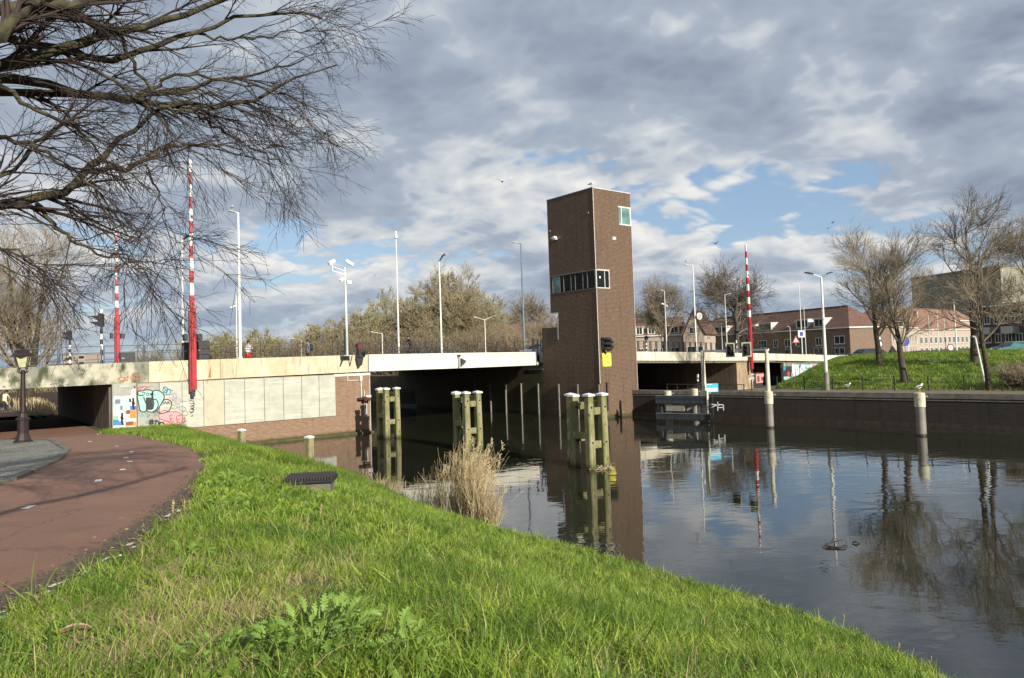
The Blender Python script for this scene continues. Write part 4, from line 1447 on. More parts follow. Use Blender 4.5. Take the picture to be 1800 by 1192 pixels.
# signal portal on the two piles
PL, PM = Vector(pileL.location), Vector(pileM.location)
pt = thing('signal_portal', 'white portal of two posts and cross bar standing on the piles', 'signal portal', (PL.x, PL.y, 0))
dv = PM-PL
M().tube([(0, 0, zL-.05), (0, 0, 4.93)], [0.16, 0.12], 20).build('post', MT['pile_white'], pt, smooth=True)
M().tube([(dv.x, dv.y, zM-.05), (dv.x, dv.y, 4.9)], [0.135, 0.11], 20).build('post', MT['pile_white'], pt, smooth=True)
M().obox((-.1, 0.1, 4.9), (dv.x+.1, dv.y-.1, 4.88), 0.1, 0.13).build('cross_bar', MT['white'], pt)
M().obox((0.2, -0.1, 4.97), (dv.x*.5, dv.y*.5-.1, 4.93), 0.03, 0.04).build('conduit', MT['galv'], pt)
for f_, lab in ((0.475, 'waterway signal with pale square backboard on the cross bar, the left one'), (0.725, 'waterway signal with pale square backboard on the cross bar, in front of the red barrier')):
    q = PL+dv*f_
    s_ = thing('waterway_signal', lab, 'signal', (q.x, q.y, 4.88), math.atan2(dv.y, dv.x)+0.45, 'signals on the portal frame')
    m_ = M()
    for (x0, x1, z0, z1) in ((-.3, .3, .44, .52), (-.3, .3, -.42, -.34), (-.3, -.22, -.34, .44), (.22, .3, -.34, .44)):
        m_.box(x0, x1, -.30, -.27, z0, z1)
    m_.build('backboard_rim', MT['pile_white'], s_)
    M().box(-.22, .22, -.285, -.25, -.34, .44).build('backboard', MT['black'], s_)
    M().cbox(-.13, .13, -.42, -.286, -.28, .36, .03).build('lamp_box', MT['black'], s_)
    for z in (-.1, .18):
        M().tube([(0, -.42, z+.02), (0, -.62, z-.02)], [.1, .11], 12, cap=False).build('visor', MT['black'], s_)
    M().box(-.05, .05, -.25, -.05, -.04, .04).build('bracket', MT['galv'], s_)


# ================================================================ posts on and around the bridge
def lamp_post(label, base, top_z, arms, mt='white', r0=0.09, r1=0.05, lean=(0, 0), group='tall street lamps on the bridge', head='flat', name='street_lamp', cat='street lamp', headmt='galv', foot=None):
    """arms: list of (dx, dy, dz, head length) in world axes from the pole top"""
    t = thing(name, label, cat, base, 0, group)
    h = top_z-base[2]
    r0, r1 = r0*.78, r1*.82
    lx, ly = lean
    M().tube([(0, 0, -0.4), (0, 0, h*0.28), (lx*.4, ly*.4, h*0.6), (lx, ly, h)], [r0, r0, (r0+r1)/2, r1], 14).build('pole', MT[mt], t, smooth=True)
    M().lathe([(r0*1.5, -.35), (r0*1.5, 0.0), (r0*1.15, 0.12)], 12).build('base_collar', MT[foot or mt], t)
    for (dx, dy, dz, hl) in arms:
        d = Vector((dx, dy, dz))
        e = Vector((lx, ly, h))+d
        M().tube([(lx, ly, h-.02), tuple(e)], [r1*.8, r1*.6], 8).build('arm', MT[mt], t)
        hd = Vector((dx, dy, dz*0.6)).normalized()
        side = Vector((-hd.y, hd.x, 0)).normalized()
        upv = side.cross(hd)*-1
        if upv.z < 0:
            upv = -upv
        m_ = M()
        secs = [(-0.05, .05, .05), (.12*hl, .11, .07), (.6*hl, .15, .09), (hl*.92, .12, .06), (hl, .05, .03)]
        vs = []
        for (s_, w_, t_) in secs:
            c = e+hd*s_
            vs += [c-side*w_, c+side*w_, c+side*w_*.7+upv*t_, c-side*w_*.7+upv*t_]
        fs = [(0, 1, 2, 3), tuple(4*(len(secs)-1)+i for i in (3, 2, 1, 0))]
        for i in range(len(secs)-1):
            for j in range(4):
                k_ = (j+1) % 4
                fs.append((4*i+j, 4*i+4+j, 4*i+4+k_, 4*i+k_))
        m_.add([tuple(q) for q in vs], fs)
        m_.build('lamp_head', MT[headmt], t)
    return t


def onbridge(px, v, pz=None):
    """ground point of a post on the deck seen at column px"""
    u = onv(px, 620, v)[0]
    u = onv(px-0.03*0, 612 if px < 1000 else 616, v)[0]
    return B(u, v, ptop(u)-(0.0 if v < 7.3 else 0.28))


def topz(px, py, base):
    return sight(px, py, base[1])[2]


b0 = onbridge(422.3, 7.05)
L1 = lamp_post('tall white lamp post with short left arm standing next to the slim camera pole', b0, topz(419, 374, b0), [(-.18, -.1, .02, .36)], r0=.125, r1=.075)
b0 = onbridge(416.6, 7.4)
cp = lamp_post('slim white camera pole close beside the tall white lamp post', b0, topz(415.5, 520, b0), [], r0=.06, r1=.05, name='camera_pole', cat='camera pole', group='camera poles')
hz = topz(412, 540, b0)-b0[2]
M().tube([(-.32, -.1, hz-.05), (-.02, -.05, hz+.08)], [.08, .07], 10).build('camera', MT['white'], cp)
m_ = M()
for i in range(4):
    m_.box(-.07, .3, -.07, .0, .3+i*.4, .34+i*.4)
m_.build('clamp', MT['galv'], cp)
m_ = M().cbox(.14, .28, -.1, .1, hz-.3, hz-.05, .03)
m_.cbox(.16, .28, -.1, .1, hz+.25, hz+.5, .03)
m_.build('sensor_box', MT['galv'], cp)
b0 = onbridge(321.8, 19)
lamp_post('white lamp post with dark head pointing right, behind the red barrier at the left', b0, topz(318.8, 424, b0), [(.12, 0, .12, .7)], r0=.11, r1=.06, headmt='dark_steel')
b0 = onbridge(701, 21)
ms = lamp_post('tall bare mast with a small dome sensor on its tip left of the round tree', b0, topz(695.8, 420, b0), [], r0=.11, r1=.05, name='mast', cat='mast', group='masts')
hz = topz(695.8, 420, b0)-b0[2]
M().lathe([(.05, 0), (.16, .1), (.16, .3), (.09, .45), (.12, .5), (.05, .75)], 12, (0, 0, hz)).build('dome_sensor', MT['white'], ms)
b0 = onbridge(776.3, 9.5)
L5 = lamp_post('white lamp post with dark upturned head in front of the large round tree', b0, topz(770, 462, b0), [(.05, 0, .12, .75)], r0=.10, r1=.055, headmt='dark_steel')
b0 = onbridge(921.8, 8.5)
lamp_post('blue grey lamp post left of the tower with a head pointing left', b0, topz(915.5, 428, b0), [(-.25, -.1, .02, .55)], mt='bluegrey', r0=.12, r1=.06, headmt='galv')
b0 = onbridge(672.3, 27)
lamp_post('low lamp with a long reddish arm reaching left, seen over the white span', b0, topz(671, 586, b0), [(-.85, -.2, .12, .5)], r0=.06, r1=.045, group='low street lamps beyond the bridge')
b0 = sight(853.6, 612, 78)
b0 = (b0[0], b0[1], 3.3)
lamp_post('double armed low street lamp between the round tree and the gabled roof', b0, topz(852, 562, b0), [(-.9, 0, .25, .35), (.85, 0, .3, .35)], r0=.07, r1=.05, group='low street lamps beyond the bridge')
b0 = sight(530, 620, 95)
b0 = (b0[0], b0[1], 3.5)
lamp_post('small distant lamp with left arm behind the man with the backpack', b0, topz(530, 597, b0), [(-1.0, 0, .15, .5)], r0=.05, r1=.04, group='low street lamps beyond the bridge')
b0 = onbridge(1224.3, 8.2)
L6 = lamp_post('tall white lamp post right of the tower with a gull on its left pointing head', b0, topz(1217.6, 466, b0), [(-.45, 0, .02, .5)], r0=.11, r1=.06)
b0 = onbridge(1172.3, 14)
cpo = lamp_post('thin camera mast just right of the tower in front of a fan shaped tree', b0, topz(1167.6, 511, b0), [(-.25, 0, .02, .2)], r0=.07, r1=.04, name='camera_pole', cat='camera pole', group='camera poles')
hz = topz(1168, 535, b0)-b0[2]
M().tube([(-.4, -.1, hz+.1), (-.15, 0, hz)], .09, 8).tube([(.12, 0, hz-.15), (.25, -.1, hz-.2)], .1, 8).build('camera', MT['white'], cpo)
M().tube([(-.15, 0, hz+.05), (.14, 0, hz-.1)], .03, 6).build('arm', MT['galv'], cpo)
b0 = onbridge(1278.5, 26)
lamp_post('slim white lamp post in front of the oak with a short right arm', b0, topz(1275, 518, b0), [(.5, 0, .05, .5)], r0=.08, r1=.05)
b0 = onbridge(1270, 29.5)
lamp_post('short white lamp post left of the oak trunk with a small left arm', b0, topz(1266.5, 555, b0), [(-.2, 0, .08, .3)], r0=.06, r1=.05, group='low street lamps beyond the bridge')
b0 = onbridge(1410.3, 20)
lamp_post('white lamp post with long left arm in front of the brick houses, blue sign below', b0, topz(1405.4, 499, b0), [(-.5, 0, .02, .7)], r0=.09, r1=.05)
b0 = onbridge(1416.8, 28)
lamp_post('slim white lamp post with right pointing head directly beside the taller one', b0, topz(1412.5, 541, b0), [(.3, 0, .25, 1.1)], r0=.08, r1=.05)
b0 = onbridge(1390.5, 29.5)
lamp_post('low white lamp post with curved left head before the houses', b0, topz(1388.6, 575, b0), [(-.25, 0, .08, .3)], r0=.06, r1=.05, group='low street lamps beyond the bridge')
b0 = (21.47, 50.0, 1.9)
L9 = lamp_post('tall grey footed lamp post with two dark heads standing on the quay', b0, topz(1444, 487, b0), [(-.62, -.1, .2, .62), (.42, 0, .18, .42)], r0=.14, r1=.08, headmt='dark_steel', group='street lamps on the quay')
L9.children[1].data.materials.clear()
M().lathe([(.175, 0), (.175, 1.25), (.15, 1.3)], 16).build('grey_foot', MT['pile_grey'], L9)
L9.children[1].data.materials.append(MT['pile_grey'])
for i, (px, py, pb2, Y, lab) in enumerate([(1679, 527, 620, 80, 'thin white flag mast before the striped office block, the tallest of its group'), (1648, 545, 620, 95, 'thin pale mast left of the twisted tree before the office block'),
                                           (1594.5, 566, 624, 90, 'short thin mast just right of the second trunk'), (1632.5, 552, 620, 110, 'distant thin mast between the two groups of trees'), (1660, 560, 618, 120, 'distant thin pale mast by the red roofs')]):
    b0 = sight(px+3, pb2, Y)
    b0 = (b0[0], b0[1], 3.6)
    lamp_post(lab, b0, topz(px, py, b0), [], r0=.07 if i else .1, r1=.05, name='mast', cat='mast', group='masts')
# round white street clock / mirror on the lamp post right of the tower
q = Vector(L6.location)
zc = topz(1228, 556, tuple(q))
ck = thing('traffic_mirror', 'round white traffic mirror clamped to the lamp post right of the tower', 'mirror', (q.x+.42, q.y-.1, zc), 0.5)
M().tube([(0, .06, 0), (0, -.06, 0)], .36, 20).build('rim', MT['white'], ck)
M().tube([(0, -.061, 0), (0, -.09, 0)], [.3, .26], 20).build('mirror_glass', MT['galv'], ck)
M().box(-.35, 0, -.02, .04, -.05, .05).build('bracket', MT['galv'], ck)

# the big camera mast on its bracket at the end of the concrete fascia
u0, _z = onv(612, 627, 6.3)
cm = thing('camera_mast', 'white mast with two large cameras on a side arm, bolted to the fascia', 'camera mast', B(u0, 6.45, ptop(u0)), BROT)
H_ = topz(608.3, 470, tuple(cm.location))-ptop(u0)
M().tube([(0, 0, 0), (0, 0, H_*.34)], .10, 12).build('lower_mast', MT['galv'], cm, smooth=True)
M().tube([(0, 0, H_*.34), (-.02, 0, H_)], [.075, .05], 12).build('upper_mast', MT['white'], cm, smooth=True)
M().cbox(-.2, -.1, -.06, .06, 0, H_*.3, .01).build('cable_duct', MT['dark_steel'], cm)
M().box(-.35, .35, -.3, .38, -.06, 0).build('base_plate', MT['galv'], cm)
m_ = M()
for x in (-.3, .3):
    m_.obox((x*.9, -.2, -.06), (x*1.2, .38, -.75), .05, .05)
m_.build('strut', MT['dark_steel'], cm)
M().obox((-.02, 0, H_*.96), (-.95, 0, H_*1.0), .04, .04).obox((-.02, 0, H_*.92), (-.95, 0, H_*.955), .04, .04).obox((-.95, 0, H_*.95), (-.95, 0, H_*1.03), .04, .04).build('side_arm', MT['white'], cm)
M().obox((-1.25, -.1, H_*1.03), (-.75, .1, H_*1.075), .2, .2).build('camera', MT['white'], cm)
M().obox((0.05, 0, H_*1.08), (.55, -.1, H_*1.03), .2, .2).build('camera', MT['white'], cm)
M().obox((-.45, -.1, H_*.84), (-.15, .1, H_*.875), .18, .18).build('camera', MT['white'], cm)
M().cbox(.08, .4, -.15, .1, H_*.81, H_*.85, .03).build('camera', MT['white'], cm)
M().obox((-.25, 0, H_*.57), (0, 0, H_*.60), .02, .03).obox((.25, 0, H_*.57), (0, 0, H_*.60), .02, .03).build('bracket', MT['galv'], cm)
# pipe and horn on the brick wall below
pw = thing('signal_conduit', 'pale conduit with junction box and horn speaker running down the brick wall', 'conduit', B(-32.5, 6.86, 0), BROT)
def wq(px, py):
    u, z = onv(px, py, 6.8)
    return u-OX, z
x0, z1 = wq(611, 655)
x1, z0 = wq(611.5, 670)
m_ = M().box(x0-.03, x0+.03, -.06, -.003, z0, z1)
x2, z2 = wq(631, 670.5)
m_.box(x0+.03, x2, -.06, -.003, z0, z0+.06)
m_.build('conduit_pipe', MT['panel'], pw)
x0, z1 = wq(632, 660.5)
x1, z0 = wq(636.5, 669)
M().cbox(x0, x1, -.14, -.003, z0, z1, .02).build('junction_box', MT['white'], pw)
x0, z1 = wq(634.5, 669)
x1, z0 = wq(635, 699)
M().box(x0-.05, x0+.05, -.1, -.003, z0, z1).build('conduit_pipe', MT['panel'], pw)
M().cbox(x0-.3, x0+.25, -.3, -.003, z0-.14, z0, .02).build('bracket', MT['black'], pw)
x0, z0 = wq(641.5, 701)
M().tube([(x0-.15, -.3, z0), (x0-.15, -.5, z0-.02)], [.1, .14], 12).tube([(x0+.12, -.3, z0), (x0+.12, -.5, z0-.02)], [.1, .14], 12).cbox(x0-.28, x0+.26, -.32, -.1, z0-.13, z0+.16, .03).build('signal_head', MT['dull_red'], pw)
x0, z0 = wq(645, 697.5)
M().tube([(x0-.15, -.2, z0+.05), (x0+.15, -.35, z0-.05)], [.07, .16], 14).build('horn', MT['white'], pw)
for px in (641, 644.3):
    x0, z0 = wq(px, 733)
    x1, z1 = wq(px, 686 if px < 642 else 703)
    M().box(x0-.035, x0+.035, -.1, -.003, z0, z1).build('guide_rail', MT['panel'], pw)


# ---- red and white barriers
def barrier(label, u, v, z_low, z_top, n_str=12, w=0.25, scale_thick=1.0):
    t = thing('bridge_barrier', label, 'barrier', B(u, v, 0), BROT, 'raised red and white bridge barriers')
    zs = z_low+4.85
    M().cbox(-.09, .20, -.17, .09, z_low, zs, .02).build('counterweight_arm', MT['red'], t)
    M().cbox(-.20, -.091, -.14, .07, z_low-.1, zs-.1, .02).build('counterweight_arm', MT['darkred'], t)
    M().cbox(-.12, .10, -.12, .05, z_low-.42, z_low-.002, .02).build('end_stop', MT['dark_steel'], t)
    M().box(-.22, .24, -.19, .12, zs, zs+.08).build('collar', MT['darkred'], t)
    m_ = M()
    m_.cbox(-.5, -.28, -.15, .25, zs-1.9, zs-1.5, .03)
    m_.cbox(.25, .55, -.15, .25, zs-1.9, zs-1.5, .03)
    m_.build('pivot', MT['black'], t)
    L = z_top-zs
    for i in range(n_str):
        a, b2 = zs+.08+L*i/n_str, zs+.08+L*(i+1)/n_str
        r = w/2*(1-.45*(i+.5)/n_str)
        M().cbox(-r, r, -r, r*.6, a, b2-.002, .015).build('stripe', MT['red'] if i % 2 == 0 else MT['white'], t)
        if i in (2, 4, 7):
            M().tube([(0.03, -r-.05, (a+b2)/2-.1), (0.03, -r, (a+b2)/2-.1)], .08, 10).build('warning_lamp', MT['black'], t)
    return t


barrier('nearest raised red and white barrier, its lower arm hanging before the panelled wall', -28.25, 6.55, 3.62, 17.5)
barrier('raised red and white barrier at the far edge of the bridge near the striped lights', onv(206, 625, 28)[0], 28, 4.6, onv(202, 405, 28)[1], 12)
barrier('thin raised red and white barrier above the right pier', onv(1320.5, 640, 6.55)[0], 6.55, 2.75, onv(1313, 432, 6.55)[1], 12, 0.34)


def cabinet(label, u, v, w, h, d=0.8, mt='dark_steel'):
    t = thing('control_cabinet', label, 'control cabinet', B(u, v, ptop(u)-.05), BROT, 'steel cabinets beside the barriers')
    M().cbox(0, w, 0, d, 0, h, .03).build('housing', MT[mt], t)
    M().box(.06, w/2-.03, -.015, 0, .1, h-.1).build('door', MT[mt], t)
    M().box(w/2+.03, w-.06, -.015, 0, .1, h-.1).build('door', MT[mt], t)
    M().cbox(w*.1, w*.3, -.03, -.015, h*.5, h*.56, .005).build('handle', MT['galv'], t)
    return t


uL = onv(346, 600, 7.6)[0]
cabinet('large dark grey cabinet right behind the nearest red barrier', uL, 7.6, 0.75, 1.22)
uL = onv(322.5, 600, 7.9)[0]
cabinet('small black cabinet left of the nearest red barrier', uL, 7.9, 0.5, 1.15, .5, 'black')
uL = onv(211, 630, 27.5)[0]
cabinet('square dark cabinet beside the far left barrier', uL, 27.5, 1.15, 1.0, .8, 'black')


def traffic_light(label, base, h, face=0.0, striped=True, two=2, sc=1.0, cap=True):
    t = thing('traffic_light', label, 'traffic light', base, face, 'traffic lights on black and white poles')
    n = 7
    hp = h*.66
    for i in range(n):
        a, b2 = hp*i/n, hp*(i+1)/n
        M().tube([(0, 0, a), (0, 0, b2-.002)], .075*sc, 12).build('stripe', MT['black'] if (i % 2 == 0 or not striped) else MT['white'], t)
    M().lathe([(.2, -.3), (.2, 0), (.1, .12)], 12).build('pole_foot', MT['black'], t)
    M().tube([(0, 0, hp), (0, 0, h*.94)], .055*sc, 10).build('pole', MT['black'], t)
    M().cbox(-.16*sc, .13*sc, -.14*sc, .14*sc, h*.70, h*.93, .03).build('signal_box', MT['black'], t)
    for i in range(two):
        z = h*(.90-.11*i)
        m_ = M().prism([(-.16*sc, -.13*sc, z), (-.62*sc, -.10*sc, z-.02), (-.16*sc, -.13*sc, z-.26*sc)], (0, .26*sc, 0))
        m_.build('visor', MT['black'], t)
    if cap:
        M().lathe([(.09, 0), (.09, .2), (.04, .24)], 12, (0, 0, h*.94)).build('cap', MT['white'], t)
    return t


u0 = onv(178.7, 636, 8.2)[0]
bz = B(u0, 8.2, ptop(u0)-.1)
traffic_light('black and white striped traffic light with white cap left of the far barrier', bz, topz(178, 548, bz)-bz[2]+.1, 0.3)
u0 = onv(123, 640, 24)[0]
bz = B(u0, 24, ptop(u0)-.1)
traffic_light('smaller striped traffic light farther back at the far left of the bridge', bz, topz(121, 577, bz)-bz[2], 0.3, cap=False)
u0 = onv(1136.5, 616, 9)[0]
bz = B(u0, 9, ptop(u0)-.2)
traffic_light('small round headed traffic light on the bridge just right of the tower', bz, topz(1135, 588, bz)-bz[2], 2.0, cap=False, sc=.9, two=1)
u0 = onv(1295, 617, 12)[0]
bz = B(u0, 12, ptop(u0)-.2)
traffic_light('oval dark traffic light with white pole in front of the oak trunk', bz, topz(1294, 577, bz)-bz[2], 2.0, cap=False, sc=1.15, two=1)


def ship_signal(label, loc, rz, n=3, sc=1.0, board=True, mt='black'):
    t = thing('navigation_light', label, 'navigation light', loc, rz, 'shipping lights fixed to the structures')
    M().cbox(-.1*sc, .12*sc, -.06, .10, -.5*sc, .5*sc, .03).build('back_box', MT[mt], t)
    for i in range(n):
        z = (.36-.36*i)*sc if n == 3 else (.22-.44*i)*sc
        M().tube([(0, -.05, z), (.12*sc, -.34*sc, z-.02), (.32*sc, -.62*sc, z-.06)], [.10*sc, .15*sc, .13*sc], 12).build('lamp_tube', MT[mt], t)
    return t


ship_signal('cluster of black shipping lights high on the lit face of the tower', B(TU+.35, -.12, 5.72), BROT)
ship_signal('second row of black shipping lights beside the first on the tower', B(TU+.75, -.12, 5.70), BROT, 2, .8)
u0, z0 = onv(633, 618, 6.5)
t = thing('navigation_light', 'dark red and black shipping signal hanging over the fascia left of the white span', 'navigation light', B(u0, 6.6, z0), BROT, 'shipping lights fixed to the structures')
M().cbox(-.2, .2, -.15, .15, .05, .6, .05).build('backboard', MT['dull_red'], t)
M().cbox(-.22, .3, -.3, .1, -.4, .15, .05).build('lamp_box', MT['black'], t)
M().prism([(-.25, -.2, -.4), (.2, -.2, -.4), (.1, -.2, -.9), (-.1, -.2, -1.05)], (0, .25, 0)).build('visor', MT['black'], t)
M().tube([(0.1, -.3, -.1), (.25, -.5, -.12)], [.12, .15], 10).build('lamp_tube', MT['black'], t)
u0, z0 = onv(808, 635, 6.7)
t = thing('navigation_light', 'dark lamp with triangular hood on a short rod in the middle of the white span', 'navigation light', B(u0, 6.72, z0), BROT, 'shipping lights fixed to the structures')
M().box(-.08, .02, -.1, .1, -.45, .42).build('rod', MT['galv'], t)
M().prism([(.03, -.25, -.3), (.03, -.25, .22), (.45, -.3, .0), (.2, -.28, -.3)], (0, .3, 0)).build('hood', MT['dark_steel'], t)
M().cbox(-.14, .06, -.12, .1, .35, .5, .02).build('bracket', MT['dark_steel'], t)

# yellow notice on the tower
sg = thing('notice_sign', 'yellow notice board with rounded corners on the lit face of the tower', 'sign', B(TU, 0, 0), BROT)
m_ = M()
x0, x1, z0, z1 = .33, 1.27, 3.97, 5.02
pts = []
for cx, cz, a0 in ((x1-.12, z1-.12, 0), (x0+.12, z1-.12, 90), (x0+.12, z0+.12, 180), (x1-.12, z0+.12, 270)):
    for k_ in range(5):
        an = R(a0+k_*22.5)
        pts.append((cx+.12*math.cos(an), -.05, cz+.12*math.sin(an)))
m_.prism(pts[::-1], (0, .045, 0))
m_.build('board', MT['yellow'], sg)


lr = random.Random(3)
for i, (wd, hh) in enumerate([(.62, .045), (.72, .08), (.46, .05), (.62, .055), (.56, .075), (.4, .035)]):
    m_ = M()
    x = .8-wd/2
    z = 4.86-i*.147
    while x < .8+wd/2:
        w1 = lr.uniform(.015, .045)
        h1 = hh*lr.uniform(.6, 1)
        m_.box(x, x+w1, -.053, -.0505, z-h1/2, z+h1/2)
        x += w1+lr.choice([.012, .012, .016, .05])
    m_.build('lettering', MT['signtext'], sg, kind='stuff')

# cyan and white signs before the right hand span
q = sight(1252, 688, 50.6)
sg = thing('information_sign', 'rectangular cyan information sign with white field on a thin post above the quay', 'sign', (q[0], q[1], 0.3), 0.12)
M().tube([(0, 0.03, 0), (0, 0.03, 1.9)], .03, 8).build('post', MT['dark_steel'], sg)
M().cbox(-.44, .44, -.03, .01, 1.75, 2.35, .01).build('board', MT['cyan'], sg)
M().box(-.38, .36, -.036, -.031, 1.80, 2.03).build('white_field', MT['white'], sg)
M().box(-.38, .0, -.038, -.034, 2.27, 2.31).build('line', MT['white'], sg)
M().box(-.3, .25, -.040, -.0365, 1.87, 1.89).box(-.3, .1, -.040, -.0365, 1.94, 1.96).build('line', MT['cyan'], sg)
q = sight(1226.8, 664, 50.2)
s2 = thing('gauge_board', 'narrow white gauge board left of the signal frame post', 'sign', (q[0], q[1], q[2]), 0.1)
M().cbox(-.07, .07, -.02, .02, -.24, .24, .005).build('board', MT['white'], s2)
M().box(-.02, .02, .021, .05, -1.6, .2).build('post', MT['dark_steel'], s2)

# road signs among the houses
def round_sign(label, px, py, Y, rad, mt, hgt=2.4, ring=None, sq=False, group='road signs'):
    q = sight(px, py, Y)
    t = thing('road_sign', label, 'road sign', (q[0], q[1], q[2]), 0.1, group)
    M().tube([(0, .04, -hgt), (0, .04, rad)], .035, 8).build('post', MT['galv'], t)
    if sq:
        M().cbox(-rad, rad, -.02, .02, -rad, rad, .01).build('plate', MT[mt], t)
        M().box(-rad*.55, rad*.55, -.026, -.021, -rad*.6, rad*.6).build('symbol', MT['blue'], t)
    else:
        M().tube([(0, .02, 0), (0, -.02, 0)], rad, 20).build('plate', MT[mt], t)
        if ring:
            M().tube([(0, -.021, 0), (0, -.03, 0)], rad*.7, 20).build('symbol', MT[ring], t)
    return t


round_sign('square white and blue sign on the lamp post before the houses', 1408.5, 587, 88, .42, 'white', sq=True)
round_sign('round blue traffic sign between the two slope trees', 1590, 600, 86, .62, 'blue')
round_sign('round sign with dark centre low beside the first slope tree', 1546, 605, 84, .45, 'black', ring='white')
round_sign('round dark red sign in front of the pink terrace', 1671, 611, 86, .45, 'darkred', ring='white')
q = sight(1399, 597, 88)
t = thing('road_sign', 'triangular red edged warning sign left of the blue one', 'road sign', q, 0.1, 'road signs')
M().prism([(-.5, 0, -.4), (.5, 0, -.4), (0, 0, .48)], (0, .03, 0)).build('plate', MT['red'], t)
M().prism([(-.3, -.02, -.29), (.3, -.02, -.29), (0, -.02, .24)], (0, .015, 0)).build('symbol', MT['white'], t)
M().tube([(0, .05, -2.2), (0, .05, .3)], .035, 8).build('post', MT['galv'], t)
q = sight(1545, 595, 84)
t = thing('road_sign', 'pair of dark blue and white direction panels beside the first slope tree', 'road sign', q, 0.1, 'road signs')
M().box(-.45, .25, -.02, .02, -.25, .3).build('plate', MT['dark_steel'], t)
M().box(-.38, .18, -.03, -.021, -.15, .2).build('symbol', MT['white'], t)
M().tube([(0, .05, -2.4), (0, .05, .3)], .035, 8).build('post', MT['galv'], t)

# leaning white post on the slope
q = (29.8, 46.02)
t = thing('lamp_pole', 'thin white pole leaning left on the grass beside the birch trunk', 'pole', (q[0], q[1], 2.1), 0)
M().tube([(0, 0, -.1), (-.42, 0.1, 3.15)], [.06, .045], 10).build('pole', MT['white'], t)
M().tube([(-.42, .1, 3.1), (-.6, .1, 3.2)], .07, 8).build('cap', MT['galv'], t)


# ================================================================ railings
def railing(label, u0, u1, v, mt, h=1.0, step=1.35, rails=(1.0, .5, .12), post=.05, group='railings along the bridge', feet=False, double=False, ends=False, drop=0.0, zfun=None, rt=.035):
    zf = zfun or ptop
    t = thing('railing', label, 'railing', B(u0, v, 0), BROT, group)
    n = max(1, round((u1-u0)/step))
    for i in range(n+1):
        u = (u1-u0)*i/n
        z = zf(u0+u)+drop
        for k_ in ((-.09, .09) if double else (0,)):
            M().box(u+k_-post/2, u+k_+post/2, -post/2, post/2, z-.05, z+h).build('post', MT[mt], t)
        if feet and i not in (0, n):
            M().prism([(u-.2, -.06, z), (u+.2, -.06, z), (u+.07, -.06, z+.14), (u-.07, -.06, z+.14)], (0, .12, 0)).build('foot', MT[mt], t)
    for r in rails:
        m_ = M()
        k_ = max(1, int((u1-u0)/4))
        for i in range(k_):
            a, b2 = (u1-u0)*i/k_, (u1-u0)*(i+1)/k_
            m_.obox((a, 0, zf(u0+a)+drop+h*r), (b2, 0, zf(u0+b2)+drop+h*r), rt, rt*1.1)
        m_.build('rail', MT[mt], t)
    return t


secs = [(-46, 'section of dark blue railing at the extreme left edge'), (None, '')]
px_sec = [(0, 102, 'open dark blue railing section left of the street lantern head'), (107, 178, 'dark blue railing section behind the two striped traffic lights'), (185, 252, 'dark blue railing section in front of the far barrier'), (257, 322, 'dark blue railing section left of the nearest barrier')]
for a, b2, lab in px_sec:
    ua, ub = onv(a-2, 620, 7.0)[0], onv(b2, 620, 7.0)[0]
    railing(lab, ua, ub, 7.02, 'rail_blue', h=.98, step=1.8, rails=(1.0, .62, .08), post=.055, feet=True)
railing('long brown railing from the nearest barrier to the start of the white span', onv(352, 612, 7.0)[0], -16.6, 7.02, 'rail_brown', h=.92, step=1.25, rails=(1.0, .62, .3), rt=.025)
railing('long brown railing along the top of the white span', -16.3, -1.3, 7.02, 'rail_brown', h=.86, step=.95, rails=(1.0, .62, .3), rt=.025)
railing('dark railing of paired posts on the right part of the bridge', -.3, 48.5, 7.02, 'black', h=1.0, step=.85, rails=(1.0, .08), double=True, post=.06, rt=.03)
railing('railing along the far edge of the bridge deck', -36, 44, 30.8, 'rail_brown', h=.95, step=2.1, rails=(1.0, .5), group='railings along the far edge')
railing('railing between the roadway and the cycle lane', -15, -2, 18, 'rail_brown', h=.85, step=1.7, rails=(1.0, .5), group='railings along the far edge', drop=-.25)
M().box(-1.25, -1.15, 6.98, 7.08, 5.2, 6.4).box(-.75, -.68, 6.98, 7.08, 5.0, 6.35).obox((-1.2, 7.03, 6.3), (-.55, 7.03, 6.3), .05, .06).obox((-1.2, 7.03, 5.95), (-.55, 7.03, 5.95), .05, .05).obox((-1.2, 7.03, 5.6), (-.55, 7.03, 5.6), .05, .05).build('gate', MT['black'], BR)

# low post and wire fence at the foot of the right embankment
fn = thing('fence', 'low wire fence with thin dark posts along the foot of the grass embankment', 'fence', B(0, 0, 0), BROT)
prev = None
for i in range(24):
    v = -8-i*1.95
    u = float(quay_u(v))+3.2
    x, y, _ = B(u, v)
    z = float(z_right(np.array([x]), np.array([y]))[0])
    M().box(u-.03, u+.03, v-.03, v+.03, z-.2, z+.95).build('post', MT['rail_brown'], fn)
    cur = (u, v, z)
    if prev:
        m_ = M()
        for hh in (.9, .5, .15):
            m_.obox((prev[0], prev[1], prev[2]+hh), (u, v, z+hh), .012, .012)
        m_.build('wire', MT['rail_brown'], fn)
    prev = cur
# darker bar fence at the foot of the painted wall
fb = thing('fence', 'dark bar fence in front of the posters under the right end of the bridge', 'fence', B(0, 0, 0), BROT)
for i in range(8):
    v = -1.4-i*.95
    u = 4.7+(7-v)*.1
    M().box(u-.03, u+.03, v-.03, v+.03, 0.3, 2.4).build('post', MT['rail_brown'], fb)
M().obox((5.5, -1.4, 2.35), (6.2, -8.05, 2.35), .05, .05).obox((5.5, -1.4, 1.9), (6.2, -8.05, 1.9), .04, .04).build('rail', MT['rail_brown'], fb)

